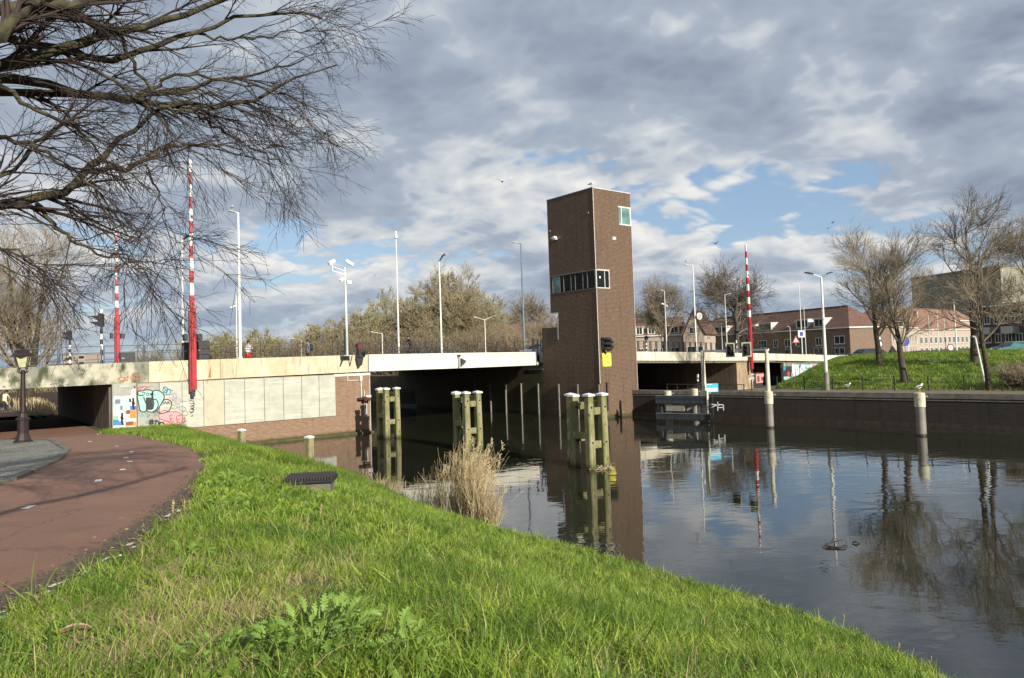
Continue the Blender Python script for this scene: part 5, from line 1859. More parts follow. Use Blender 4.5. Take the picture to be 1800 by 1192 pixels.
# painted murals: wing wall in the sun and the shaded recess beside it
MW = thing('mural_wall', 'wing wall covered with colourful graffiti where the right bridge end meets the grass', 'painted wall', B(35.9, 6.88, 0), BROT)
M().prism([(0, 0, -.5), (0, 0, 3.2), (14, 0, 2.62), (14, 0, 2.0)], (0, .4, 0)).build('wall', MT['concrete_old'], MW)


def Z7(a, b_):
    u, z = onv(1280+a/9, 620+b_/9, 6.82)
    return (u-35.9, z)


def mfill(polys, c, y, parent=MW, name='graffiti'):
    for p_ in polys:
        m_ = M()
        blob(m_, [Z7(*q) for q in p_], y)
        m_.build(name, PK[c], parent)


def mrect(a0, b0, a1, b1, c, y):
    p0, p1 = Z7(a0, b0), Z7(a1, b1)
    q0, q1 = Z7(a0, b1), Z7(a1, b0)
    return M().add([(q0[0], y, q0[1]), (p1[0], y, p1[1]), (q1[0], y, q1[1]), (p0[0], y, p0[1])], [(0, 1, 2, 3)]).build('graffiti', PK[c], MW)


mrect(868, 215, 1010, 465, 'black', -.004)
mrect(1010, 190, 1340, 400, 'paleblue', -.004)
mrect(1340, 190, 1440, 255, 'pink', -.004)
mfill([[(880, 220), (915, 215), (915, 270), (885, 285)]], 'teal', -.008)
mfill([[(945, 305), (980, 310), (975, 365), (945, 370)]], 'red', -.008)
mfill([[(890, 380), (1000, 385), (960, 440), (900, 430)]], 'mint', -.008)
mfill([[(1010, 200), (1060, 200), (1080, 330), (1060, 450), (1030, 440), (1020, 330)], [(1080, 210), (1140, 200), (1130, 330), (1140, 430), (1090, 440), (1070, 330)]], 'white', -.008)
mfill([[(1150, 210), (1220, 200), (1210, 330), (1160, 390)]], 'white', -.008)
mfill([[(1210, 230), (1300, 210), (1310, 300), (1230, 350)]], 'mint', -.010)
mfill([[(1120, 200), (1160, 195), (1150, 240), (1125, 240)]], 'blue', -.011)
m_ = M()
for s_ in [[(1010, 200), (1020, 330), (1060, 450)], [(1080, 210), (1075, 330), (1095, 440)], [(1140, 200), (1130, 330), (1140, 430)], [(1100, 260), (1110, 300)], [(1160, 240), (1200, 300), (1160, 350)], [(1210, 330), (1300, 250)], [(1150, 330), (1200, 370)],
           [(1350, 200), (1370, 250), (1400, 200)], [(1230, 230), (1270, 260), (1300, 230)]]:
    stroke(m_, [Z7(*q) for q in s_], .1, -.014)
m_.build('graffiti', PK['black'], MW)
RC = thing('poster_wall', 'shaded recess wall with pink and blue posters left of the graffiti wing wall', 'poster wall', B(0, 0, 0), BROT)
for (a0, a1, b0, b1, c) in [(440, 600, 220, 330, 'brown'), (440, 600, 340, 470, 'pink'), (460, 500, 370, 460, 'brown'), (525, 575, 380, 440, 'brown'), (690, 765, 230, 330, 'red'), (770, 850, 230, 330, 'blue'), (690, 765, 350, 460, 'blue'), (770, 855, 350, 470, 'green')]:
    u0_, z1_ = onv(1280+a0/9, 620+b0/9, 9.55)
    u1_, z0_ = onv(1280+a1/9, 620+b1/9, 9.55)
    yy = 9.56 if c == 'brown' else 9.57
    M().box(u0_, u1_, yy, 9.6, z0_, z1_).build('poster', PK[c], RC)
# graffiti on the pier
m_ = M()
for s_ in [[(340, 400), (345, 470)], [(360, 380), (380, 460), (400, 370)], [(330, 420), (370, 410)], [(385, 400), (410, 400), (400, 440)], [(250, 570), (285, 560), (275, 585)], [(370, 350), (410, 340)]]:
    stroke(m_, [onv(1280+a/9, 620+b_/9, 6.95) for a, b_ in s_], .07, 6.952)
m_.build('graffiti', PK['white'], BR)

# ================================================================ lantern beside the cycle path
lx, ly = -21.0, 31.1
lz = float(z_bank(np.array([lx]), np.array([ly]))[0])
ln = thing('street_lantern', 'old fashioned maroon iron street lantern at the edge of the cobbled pavement', 'street lantern', (lx, ly, lz), 0.4)
M().lathe([(.36, -.1), (.36, .10), (.30, .14), (.24, .34), (.21, .42), (.21, .98), (.27, 1.0), (.27, 1.06), (.19, 1.10), (.14, 1.28), (.17, 1.31), (.17, 1.34)], 10).build('pedestal', MT['lamp_iron'], ln)
M().lathe([(.12, 1.34), (.105, 1.6), (.085, 2.95), (.12, 2.97), (.12, 3.03), (.075, 3.06), (.075, 3.12)], 12).build('post', MT['lamp_iron'], ln, smooth=True)
m_ = M()
for i in range(4):
    an = i*PI/2+PI/4
    c_, s_ = math.cos(an), math.sin(an)
    m_.tube([(0.05*c_, .05*s_, 2.98), (.22*c_, .22*s_, 3.04), (.20*c_, .20*s_, 3.18), (.12*c_, .12*s_, 3.24)], .028, 6)
m_.build('scroll_bracket', MT['black'], ln)
m_ = M()
a4 = [(math.cos(i*PI/2+PI/4), math.sin(i*PI/2+PI/4)) for i in range(4)]
m_.add([(c_*.17, s_*.17, 3.22) for c_, s_ in a4]+[(c_*.31, s_*.31, 3.70) for c_, s_ in a4], [(0, 1, 5, 4), (1, 2, 6, 5), (2, 3, 7, 6), (3, 0, 4, 7), (3, 2, 1, 0)])
m_.build('lantern_glass', MT['lantern_glass'], ln)
m_ = M()
for c_, s_ in a4:
    m_.tube([(c_*.175, s_*.175, 3.21), (c_*.32, s_*.32, 3.71)], .016, 6)
for i in range(4):
    p0, p1 = a4[i], a4[(i+1) % 4]
    m_.obox((p0[0]*.175, p0[1]*.175, 3.215), (p1[0]*.175, p1[1]*.175, 3.215), .03, .03)
m_.build('lantern_frame', MT['lamp_iron'], ln)
M().lathe([(.46, 3.70), (.46, 3.73), (.30, 3.84), (.22, 3.88), (.20, 3.95), (.10, 4.0), (.05, 4.04), (.06, 4.09), (.015, 4.16)], 4).build('lantern_roof', MT['lamp_iron'], ln)

# drain inlet box in the bank
q = sight(536, 850, 16.4)
q = None
d = ray(536, 860)
for i in range(100, 2500):
    q = C0+d*(i*.01)
    if q[2] < float(z_bank(np.array([q[0]]), np.array([q[1]]))[0])+.05:
        break
INLET = (float(q[0]), float(q[1]))
db = thing('inlet_box', 'low concrete inlet box with a dark ribbed grating lid in the grass', 'inlet box', (q[0], q[1]+.3, q[2]+.175), 0.12)
db.scale = (.86, .86, .86)
m_ = M()
m_.cbox(-.46, .52, -.32, .45, -.45, -.07, .03)
m_.build('concrete_body', MT['coping'], db)
M().box(-.30, .50, -.325, -.30, -.10, -.0).build('rust_lip', PK['brown'], db)
for i in range(17):
    x = -.50+i*.064
    M().cbox(x, x+.045, -.42, .50, -.005, .06, .006).build('slat', MT['rail_brown'], db)
M().box(-.52, .60, -.40, .48, -.07, -.007).build('lid_frame', MT['dark_steel'], db)


# ================================================================ trees
def batch_tubes(P, Rr, sides):
    """P (K,n,3), Rr (K,n) -> vertices and quads of K tubes"""
    K, n, _ = P.shape
    T = np.empty_like(P)
    T[:, 1:-1] = P[:, 2:]-P[:, :-2]
    T[:, 0] = P[:, 1]-P[:, 0]
    T[:, -1] = P[:, -1]-P[:, -2]
    T /= np.linalg.norm(T, axis=2, keepdims=True)+1e-9
    ref = np.zeros_like(T)
    ref[..., 0] = 0.3
    ref[..., 1] = 0.2
    ref[..., 2] = 0.93
    bad = np.abs((T*ref).sum(2)) > 0.95
    ref[bad] = (1, 0, 0)
    A = np.cross(T, ref)
    A /= np.linalg.norm(A, axis=2, keepdims=True)+1e-9
    Bv = np.cross(T, A)
    an = np.arange(sides)*2*np.pi/sides
    V = P[:, :, None, :]+Rr[:, :, None, None]*(A[:, :, None, :]*np.cos(an)[None, None, :, None]+Bv[:, :, None, :]*np.sin(an)[None, None, :, None])
    base = (np.arange(K)*n*sides)[:, None, None]+(np.arange(n-1)*sides)[None, :, None]+np.arange(sides)[None, None, :]
    nxt = (np.arange(K)*n*sides)[:, None, None]+(np.arange(n-1)*sides)[None, :, None]+((np.arange(sides)+1) % sides)[None, None, :]
    Q = np.stack([base, nxt, nxt+sides, base+sides], -1).reshape(-1, 4)
    return V.reshape(-1, 3), Q


def grow(P, Rr, m, rng, t0, t1, ang, alen, n, trop=0.0, wob=0.15, rk=0.5, rtip=0.003, minr=0.0, out=0.0, centre=None, tl=0.0):
    """children of the branches P; trop > 0 bends up, < 0 droops"""
    K, n0, _ = P.shape
    K2 = K*m
    par = np.repeat(np.arange(K), m)
    t = rng.uniform(t0, t1, K2)
    f = t*(n0-1)
    i = np.minimum(f.astype(int), n0-2)
    w = (f-i)[:, None]
    p = P[par, i]*(1-w)+P[par, i+1]*w
    tan = P[par, i+1]-P[par, i]
    tan /= np.linalg.norm(tan, axis=1, keepdims=True)+1e-9
    rpar = Rr[par, i]*(1-w[:, 0])+Rr[par, i+1]*w[:, 0]
    rv = rng.normal(size=(K2, 3))
    rv -= (rv*tan).sum(1, keepdims=True)*tan
    rv /= np.linalg.norm(rv, axis=1, keepdims=True)+1e-9
    if centre is not None and out:
        o_ = p-np.array(centre)
        o_ /= np.linalg.norm(o_, axis=1, keepdims=True)+1e-9
        rv = rv+o_*out
        rv -= (rv*tan).sum(1, keepdims=True)*tan
        rv /= np.linalg.norm(rv, axis=1, keepdims=True)+1e-9
    a = np.radians(rng.uniform(ang[0], ang[1], K2))[:, None]
    d = tan*np.cos(a)+rv*np.sin(a)
    L = rng.uniform(alen[0], alen[1], K2)*(1-tl*t)
    C = np.empty((K2, n, 3))
    C[:, 0] = p
    for s_ in range(1, n):
        d = d+np.array([0, 0, trop/n])+rng.normal(size=(K2, 3))*wob
        d /= np.linalg.norm(d, axis=1, keepdims=True)+1e-9
        C[:, s_] = C[:, s_-1]+d*(L/(n-1))[:, None]
    r0 = np.maximum(rpar*rk, rtip*1.2)
    rr = r0[:, None]*(1-np.linspace(0, 1, n)[None, :])+rtip*np.linspace(0, 1, n)[None, :]
    return C, rr


def merge(levels):
    Vs, Qs, b = [], [], 0
    for P, Rr, sd in levels:
        V, Q = batch_tubes(P, Rr, sd)
        Vs.append(V)
        Qs.append(Q+b)
        b += len(V)
    return np.concatenate(Vs), np.concatenate(Qs)


def leaf_quads(P, rng, per, size, mat_, name, parent, spread=0.1):
    K, n, _ = P.shape
    idx = rng.integers(0, K, per)
    f = rng.integers(1, n, per)
    c = P[idx, f]+rng.normal(size=(per, 3))*spread
    a = rng.normal(size=(per, 3))
    a /= np.linalg.norm(a, axis=1, keepdims=True)
    b_ = np.cross(a, rng.normal(size=(per, 3)))
    b_ /= np.linalg.norm(b_, axis=1, keepdims=True)+1e-9
    s_ = rng.uniform(.5, 1.2, per)[:, None]*size
    V = np.stack([c-a*s_, c+b_*s_*.7, c+a*s_, c-b_*s_*.7], 1).reshape(-1, 3)
    return np_mesh(name, V, np.arange(per*4).reshape(-1, 4), mat_, parent)


def bare_tree(seed, H=12.0, trunk=0.25, r0=0.3, spread=(25, 50), n1=9, n2=9, n3=9, n4=6, crown_r=5.0, trop=0.5, lean=(0, 0), droop=0.0, twist=0.05, leader=True, lowang=None, tipr=0.006, stems=1, sspread=(.25, .5)):
    """returns list of (polyline batches); trunk first"""
    rng = np.random.default_rng(seed)
    nt = 9
    if stems == 1:
        z = np.linspace(-0.3, H*(0.86 if leader else trunk+0.2), nt)
        s_ = np.clip(z/H, 0, 1)
        tr = np.stack([lean[0]*s_+rng.normal(size=nt)*twist*s_*2, lean[1]*s_+rng.normal(size=nt)*twist*s_*2, z], 1)[None]
        trr = (r0*(1-0.88*np.clip(z/(H*.9), 0, 1))+0.25*r0*np.exp(-np.clip(z, 0, 9)*3))[None]
    else:
        z = np.linspace(-0.3, H*.8, nt)
        s_ = np.clip(z/H, 0, 1)
        trs = []
        for q in range(stems):
            a = 2*np.pi*q/stems+rng.uniform(-.3, .3)
            k_ = rng.uniform(*sspread)*crown_r
            trs.append(np.stack([np.cos(a)*(.25+k_*s_)+rng.normal(size=nt)*twist, np.sin(a)*(.25+k_*s_)+rng.normal(size=nt)*twist, z], 1))
        tr = np.stack(trs)
        trr = np.tile((r0*(1-0.85*np.clip(z/(H*.8), 0, 1)))[None], (stems, 1))
    tl = trunk*H/(z[-1]-z[0])
    L1, r1 = grow(tr, trr, n1, rng, tl, 0.97, spread, (crown_r*.75, crown_r*1.25), 8, trop, .09, .55, .02, tl=.45)
    L2, r2 = grow(L1, r1, n2, rng, .15, .95, (25, 58), (crown_r*.30, crown_r*.58), 6, trop*.6-droop*.3, .11, .6, .012, tl=.3)
    L3, r3 = grow(L2, r2, n3, rng, .12, 1.0, (18, 50), (crown_r*.15, crown_r*.34), 5, trop*.4-droop, .13, .6, .008)
    L4, r4 = grow(L3, r3, n4, rng, .12, 1.0, (15, 45), (crown_r*.06, crown_r*.17), 3, trop*.3-droop, .13, .6, tipr)
    return (tr, trr), [(L1, r1, 5), (L2, r2, 4), (L3, r3, 3), (L4, r4, 3)]


def tree_obj(label, loc, tr, levels, name='bare_tree', bark='bark', twig='twig_far', rotz=0.0, scale=1.0, group=None, buds=None, nb=0, bsize=.05, cat='tree'):
    t = thing(name, label, cat, loc, rotz, group)
    t.scale = (scale,)*3 if not isinstance(scale, tuple) else scale
    V, Q = merge([(tr[0], tr[1], 10)])
    np_mesh('trunk', V, Q, MT[bark], t, smooth=True)
    V, Q = merge(levels)
    np_mesh('crown', V, Q, MT[twig], t)
    if buds:
        rng = np.random.default_rng(int(abs(loc[0]*97)))
        leaf_quads(levels[-1][0], rng, nb, bsize, MT[buds], 'leaf_buds', t, .12)
        t.children[-1]['kind'] = 'stuff'
    return t


def fit(px_c, py_top, Y, zb):
    """height of a tree standing at column px_c, distance Y, whose top shows at py_top"""
    q = sight(px_c, py_top, Y)
    b_ = sight(px_c, 640, Y)
    return (b_[0], Y, zb), q[2]-zb


# -- slope trees on the right
loc, H = fit(1548, 448, 57.0, 3.2)
tr, lv = bare_tree(11, H+.3, .22, .24, (22, 66), 15, 7, 7, 5, 4.6, .75, lean=(-.5, 0), tipr=.005)
tree_obj('bare tree with wide fan of fine twigs, leftmost on the grass slope', (28.7, 57.0, 3.2), tr, lv, bark='bark', group='bare trees on the embankment')
tr, lv = bare_tree(12, 8.6, .17, .24, (22, 68), 15, 7, 7, 5, 4.3, .8, lean=(-1.0, 0), tipr=.005)
tree_obj('bare tree with leaning lower trunk and low forks, second from the left on the slope', (26.85, 50.0, 2.3), tr, lv, bark='bark', group='bare trees on the embankment')
tr, lv = bare_tree(13, 11.6, .40, .28, (30, 72), 12, 6, 7, 5, 4.2, .35, lean=(-.3, 0), twist=.12, tipr=.0055)
tree_obj('tallest bare tree on the slope with dark twisted branches high above the office block', (33.7, 53.0, 3.3), tr, lv, bark='bark', twig='twig_oak', group='bare trees on the embankment')
tr, lv = bare_tree(14, 9.2, .34, .18, (25, 66), 12, 7, 6, 5, 3.7, .6, lean=(-.5, 0), tipr=.006)
tree_obj('slender bare tree with pale patched trunk beside the leaning white pole', (28.7, 44.0, 1.95), tr, lv, bark='bark_green', group='bare trees on the embankment')
tr, lv = bare_tree(15, 8.6, .25, .2, (25, 60), 14, 8, 8, 6, 3.6, .7, tipr=.006)
tree_obj('bare tree cut off by the right picture edge', (35.0, 49.0, 3.2), tr, lv, group='bare trees on the embankment')
# twiggy bush at the right end of the slope
rng = np.random.default_rng(5)
def bush(label, loc, r, h, n, seed, twig='twig_far', buds=None, nb=0, name='bush', group=None, up=.7, bs=.06):
    rng = np.random.default_rng(seed)
    K = n
    P = np.empty((K, 5, 3))
    a = rng.uniform(0, 2*np.pi, K)
    rr = np.sqrt(rng.uniform(0, 1, K))*r*.45
    P[:, 0] = np.stack([np.cos(a)*rr, np.sin(a)*rr, np.zeros(K)-.1], 1)
    d = np.stack([np.cos(a)*rng.uniform(.1, .8, K)*r/h, np.sin(a)*rng.uniform(.1, .8, K)*r/h, np.ones(K)], 1)
    d += rng.normal(size=(K, 3))*.15
    L = rng.uniform(.55, 1.05, K)*h
    for i in range(1, 5):
        d = d+rng.normal(size=(K, 3))*.08
        dn = d/np.linalg.norm(d, axis=1, keepdims=True)
        P[:, i] = P[:, i-1]+dn*(L/4)[:, None]
    Rr = np.tile(np.linspace(.02, .006, 5)[None]*max(h/2, .7), (K, 1))
    L3, r3 = grow(P, Rr, 6, rng, .25, 1, (20, 55), (h*.15, h*.35), 4, up*.5, .12, .6, .006)
    L4, r4 = grow(L3, r3, 4, rng, .2, 1, (20, 55), (h*.06, h*.16), 3, up*.4, .12, .6, .006)
    t = thing(name, label, 'bush', loc, 0, group)
    V, Q = merge([(P, Rr, 4)])
    np_mesh('stems', V, Q, MT['bark'], t)
    V, Q = merge([(L3, r3, 3), (L4, r4, 3)])
    np_mesh('twigs', V, Q, MT[twig], t)
    if buds:
        leaf_quads(L4, rng, nb, bs, MT[buds], 'leaf_buds', t, .12)
        t.children[-1]['kind'] = 'stuff'
    return t


bush('round twiggy leafless bush at the foot of the slope right of the birch trunk', (30.4, 43.6, 1.95), 1.5, 1.6, 160, 3, 'twig_far', 'buds_brown', 900, bs=.03)

# -- trees behind the bridge, right of the tower
loc, H = fit(1171, 503, 108, 3.4)
tr, lv = bare_tree(21, H, .22, .35, (22, 55), 14, 9, 9, 5, H*.42, .75, tipr=.014)
tree_obj('fan shaped bare tree just right of the tower behind the bridge', loc, tr, lv, group='bare trees before the brick houses')
loc, H = fit(1298, 486, 112, 3.4)
tr, lv = bare_tree(22, H, .26, .5, (45, 88), 16, 10, 9, 5, H*.58, .25, twist=.1, leader=True, tipr=.015)
tree_obj('broad bare oak with spreading crown in front of the brick houses', loc, tr, lv, twig='twig_oak', group='bare trees before the brick houses')
loc, H = fit(1108, 540, 125, 3.4)
tr, lv = bare_tree(23, H, .25, .3, (25, 60), 10, 8, 8, 5, H*.4, .5, tipr=.015)
tree_obj('bare tree half hidden behind the right edge of the tower', loc, tr, lv, group='bare trees before the brick houses')
loc, H = fit(928, 540, 140, 3.4)
tr, lv = bare_tree(24, H, .2, .3, (25, 60), 12, 9, 8, 5, H*.6, .55, tipr=.018)
tree_obj('reddish bare tree rising behind the gabled roof left of the tower', loc, tr, lv, group='trees behind the bridge')
loc, H = fit(960, 552, 108, 2.6)
tr, lv = bare_tree(25, H, .15, .25, (30, 70), 12, 9, 9, 5, H*.6, .45, tipr=.014)
tree_obj('low bare tree in front of the gabled roof left of the tower', loc, tr, lv, group='trees behind the bridge')

# -- the wooded bank left of the tower
BK = 'trees behind the bridge'
def dome_tree(seed, rx, H, r0=.3, nb=46, zc=.3, n2=12, n3=8, n4=5, tipr=.016, flat=1.0):
    """many stemmed tree whose limbs rise and fan out to a rounded crown"""
    rng = np.random.default_rng(seed)
    az = np.arange(nb)*2.39996+rng.normal(size=nb)*.15
    se = np.clip((np.arange(nb)+.5)/nb+rng.normal(size=nb)*.03, .03, .995)
    ce = np.sqrt(1-se**2)
    sc = rng.uniform(.74, .90, nb)
    E_ = np.stack([rx*ce*np.cos(az)*sc, rx*ce*np.sin(az)*sc, H*zc+(H*(1-zc)*se*flat)*sc], 1)
    P0 = np.stack([.06*rx*np.cos(az)*ce, .06*rx*np.sin(az)*ce, np.full(nb, -.2)], 1)
    P1 = np.stack([E_[:, 0]*.34, E_[:, 1]*.34, E_[:, 2]*.62], 1)
    s_ = np.linspace(0, 1, 10)[None, :, None]
    P = (1-s_)**2*P0[:, None]+2*s_*(1-s_)*P1[:, None]+s_**2*E_[:, None]
    P[:, 1:] += rng.normal(size=(nb, 9, 3))*.09
    Rr = np.tile((r0*(1-.93*np.linspace(0, 1, 10)**.7))[None], (nb, 1))*rng.uniform(.5, 1, nb)[:, None]
    L2, r2 = grow(P, Rr, n2, rng, .42, 1, (20, 62), (rx*.14, rx*.30), 6, .22, .08, .6, .02)
    L3, r3 = grow(L2, r2, n3, rng, .15, 1, (20, 50), (rx*.07, rx*.16), 4, .25, .1, .6, .017)
    L4, r4 = grow(L3, r3, n4, rng, .15, 1, (12, 40), (rx*.03, rx*.085), 3, .3, .1, .6, tipr)
    ns = max(3, nb//9)
    return (P[:ns], Rr[:ns]), [(P[ns:], Rr[ns:], 5), (L2, r2, 4), (L3, r3, 3), (L4, r4, 3)]


loc, H = fit(796, 468, 112, 2.0)
tr, lv = dome_tree(31, 8.9, H, .24, 120, n2=9, n3=7, n4=4)
tree_obj('largest round crowned tree with many upright stems behind the white span', loc, tr, lv, twig='twig_olive', group=BK, buds='buds_brown', nb=14000, bsize=.07)
spec = [(858, 505, 121, 41, 'pale olive tree leaning from the right side of the large round tree', 'buds', 7000, 5.0),
        (722, 512, 121, 42, 'brown tree close against the left side of the large round tree', 'buds_brown', 7000, 5.0),
        (686, 500, 126, 43, 'olive budding tree behind the bare mast', 'buds', 12000, 5.4),
        (645, 534, 118, 44, 'budding tree right of the camera mast', 'buds', 10000, 4.6),
        (606, 553, 116, 45, 'lower budding tree behind the camera mast', 'buds_brown', 8000, 4.2),
        (560, 560, 120, 46, 'green budding tree left of the camera mast', 'buds', 12000, 4.4),
        (523, 590, 124, 47, 'small pale tree at the left end of the wooded bank', 'buds', 5000, 2.6)]
for px, py, Y, sd, lab, bm, nb, rx in spec:
    loc, H = fit(px, py, Y, 2.0)
    tr, lv = dome_tree(sd, rx*1.12, H, .16, 70, n2=8, n3=6, n4=4, tipr=.017)
    tree_obj(lab, loc, tr, lv, twig='twig_olive', group=BK, buds=bm, nb=nb, bsize=.085)
for i, (px, py, Y, r, sd, lab, bm) in enumerate([
        (460, 574, 100, 3.6, 51, 'rounded yellow green bush right of the tall white lamp post', 'buds'), (395, 581, 102, 3.8, 52, 'rounded yellow green bush behind the railing left of the tall white lamp post', 'buds'),
        (500, 602, 98, 3.0, 53, 'low brown bush at the right foot of the yellow green bush', 'buds_brown'), (345, 600, 108, 3.0, 54, 'small green bush behind the large dark cabinet', 'buds'),
        (265, 618, 120, 2.0, 55, 'low grey green bush right of the far left barrier', 'evergreen'), (425, 596, 94, 3.2, 56, 'brown scrub between the two rounded bushes', 'buds_brown'),
        (540, 600, 96, 2.8, 57, 'brown scrub behind the man with the backpack', 'buds_brown'), (590, 594, 98, 3.2, 58, 'tangled brown scrub behind the foot of the camera mast', 'buds_brown'),
        (645, 584, 98, 3.4, 59, 'tangled brown scrub left of the low reddish lamp arm', 'buds_brown'), (700, 588, 98, 3.2, 60, 'tangled brown scrub behind the parked bicycles', 'buds_brown'),
        (750, 582, 99, 3.2, 61, 'tangled brown scrub at the left foot of the large round tree', 'buds_brown'), (800, 590, 99, 3.2, 62, 'brown scrub under the middle of the large round tree', 'buds_brown'),
        (845, 578, 99, 3.2, 63, 'brown scrub around the double armed low lamp', 'buds_brown'), (895, 582, 100, 3.0, 64, 'thin brown scrub in front of the gabled roof', 'buds_brown'),
        (935, 592, 98, 2.6, 65, 'thin brown scrub next to the low tower block', 'buds_brown')]):
    loc, H = fit(px, py, Y, 1.9)
    if sd in (51, 52):
        tr, lv = dome_tree(sd, 4.2, H, .09, 70, zc=.2, n2=8, n3=6, n4=4)
        tree_obj(lab, loc, tr, lv, name='bush', twig='twig_olive', group='bushes behind the bridge', buds='evergreen', nb=15000, bsize=.085, cat='bush')
        continue
    bush(lab, loc, r, H, 90, sd, 'twig_olive' if bm == 'buds' else 'twig_far', bm, 5000 if bm != 'buds_brown' else 2200, group='bushes behind the bridge', bs=.075)

# -- tree at the far left behind the railing
loc, H = fit(45, 395, 70, 2.0)
tr, lv = bare_tree(71, H, .1, .38, (14, 55), 10, 7, 7, 5, H*.40, .7, stems=3, tipr=.009)
tree_obj('large bare tree with several pale stems at the far left behind the railing', loc, tr, lv, bark='bark_green', group='trees behind the bridge')
loc, H = fit(-40, 470, 80, 2.0)
tr, lv = bare_tree(72, H, .15, .4, (20, 60), 10, 7, 7, 5, H*.42, .55, tipr=.010)
tree_obj('bare tree touching the left picture edge behind the railing', loc, tr, lv, group='trees behind the bridge')
# far hedge line seen below and over the left end of the bridge
HB = [(-300, 6.5), (-200, 7), (-140, 6.5), (-105, 6), (-84, 6), (-68, 5), (-52, 4.6), (-40, 5.2), (-28, 4.6), (-16, 5)]
rng = np.random.default_rng(8)
K = 5200
tt = rng.uniform(0, 1, K)
hx = np.interp(tt*(len(HB)-1), range(len(HB)), [q[0] for q in HB])
hh = np.interp(tt*(len(HB)-1), range(len(HB)), [q[1] for q in HB])
hy = np.interp(hx, [-420, -46, -30, -4], [152, 131, 115, 111])+rng.uniform(0, 6, K)
P = np.empty((K, 4, 3))
P[:, 0] = np.stack([hx, hy, np.full(K, 1.0)], 1)
d = np.stack([rng.normal(size=K)*.35, rng.normal(size=K)*.35, np.ones(K)], 1)
L = hh*rng.uniform(.3, .75, K)*(.8+.35*np.sin(hx*.31)+.2*np.sin(hx*.9))
for i in range(1, 4):
    d = d+rng.normal(size=(K, 3))*.15
    P[:, i] = P[:, i-1]+d/np.linalg.norm(d, axis=1, keepdims=True)*(L/3)[:, None]
Rr = np.tile(np.linspace(.07, .03, 4)[None], (K, 1))
L3, r3 = grow(P, Rr, 4, rng, .3, 1, (20, 60), (.5, 1.3), 3, .2, .15, .6, .02)
V, Q = merge([(P, Rr, 3), (L3, r3, 3)])
hg = thing('hedge', 'long low scrub hedge along the far canal bank behind the left end of the bridge', 'hedge')
np_mesh('twigs', V, Q, MT['twig_far'], hg)['kind'] = 'stuff'
leaf_quads(L3, rng, 26000, .17, MT['evergreen'], 'leaves', hg, .25)['kind'] = 'stuff'

# ---------------------------------------------------------------- the overhanging tree in the foreground
LIMBS = [  # (photo polyline, start distance, end distance, start radius, end radius)
    ([(-260, 330), (-120, 175), (-60, 128), (0, 109), (42, 103), (105, 90), (143, 73), (168, 63), (201, 57), (243, 50), (294, 36), (350, 15), (420, -10), (500, -35)], 7.8, 9.6, .10, .020),
    ([(-260, 240), (-120, 95), (-50, 68), (0, 67), (63, 78), (117, 88), (147, 99), (189, 101), (252, 94), (294, 78), (336, 59), (399, 38), (470, 24), (530, 20), (565, 32)], 8.0, 10.2, .075, .012),
    ([(-260, 390), (-130, 190), (-60, 145), (0, 137), (42, 145), (97, 147), (138, 162), (176, 168), (227, 174), (294, 183), (348, 183), (390, 185), (420, 183), (457, 172), (495, 155), (550, 130), (592, 114)], 8.2, 10.6, .095, .010),
    ([(-130, 205), (-60, 165), (0, 162), (63, 166), (126, 165), (176, 170), (235, 172), (300, 160), (350, 150), (420, 140), (490, 118), (535, 104)], 8.4, 10.8, .06, .010),
    ([(-280, 520), (-120, 395), (-50, 372), (0, 363), (50, 352), (105, 332), (147, 304), (176, 281), (193, 256), (227, 235), (260, 206), (281, 191), (330, 180)], 7.6, 9.8, .085, .016),
    ([(155, 300), (210, 298), (243, 287), (273, 269), (302, 254), (360, 255), (410, 262), (450, 278)], 8.6, 9.9, .035, .006),
    ([(-240, 170), (-120, 40), (-60, 18), (0, 13), (50, 10), (84, 8), (130, 12), (170, 2), (230, -30), (300, -60)], 7.4, 8.8, .12, .04),
    ([(-200, 260), (-90, 130), (0, 59), (25, 34), (50, 13), (100, -25), (160, -70)], 7.4, 8.2, .09, .05),
    ([(281, 187), (336, 197), (378, 218), (411, 240), (441, 256), (475, 275), (505, 290)], 9.4, 10.4, .028, .005),
    ([(63, 357), (97, 399), (138, 428), (180, 445), (218, 453), (260, 470)], 8.2, 8.9, .026, .006),
    ([(256, 290), (277, 336), (290, 382), (311, 424), (336, 445)], 9.0, 9.3, .014, .004),
    ([(-120, 420), (-50, 345), (0, 313), (25, 294), (63, 248), (126, 210), (190, 190)], 7.9, 8.8, .04, .012),
    ([(235, 172), (294, 138), (348, 130), (390, 143), (450, 150), (515, 172), (575, 205)], 9.2, 10.3, .026, .006),
    ([(209, 58), (235, 121), (260, 159), (311, 167), (361, 157), (420, 190), (460, 208), (500, 230)], 8.8, 10.1, .026, .006),
    ([(-100, 290), (-40, 250), (0, 240), (60, 255), (130, 300), (190, 360), (230, 420)], 7.7, 8.5, .035, .006),
    ([(100, 90), (180, 130), (260, 190), (330, 260), (365, 278), (385, 300)], 8.6, 9.6, .028, .005),
    ([(-80, 480), (-20, 430), (30, 440), (70, 475), (95, 530)], 7.8, 8.2, .022, .004),
    ([(330, 60), (420, 70), (490, 60), (550, 52), (600, 66)], 9.6, 10.6, .02, .004),
    ([(-60, 128), (0, 150), (60, 190), (120, 220), (170, 260), (215, 330)], 8.0, 8.8, .035, .006),
]
TRX, TRY = -9.6, 7.2
tz = float(z_bank(np.array([TRX]), np.array([TRY]))[0])
rng = np.random.default_rng(77)


def resample(pts, n):
    pts = np.array(pts)
    s_ = np.r_[0, np.cumsum(np.linalg.norm(np.diff(pts, axis=0), axis=1))]
    t_ = np.linspace(0, s_[-1], n)
    return np.stack([np.interp(t_, s_, pts[:, i]) for i in range(3)], 1)


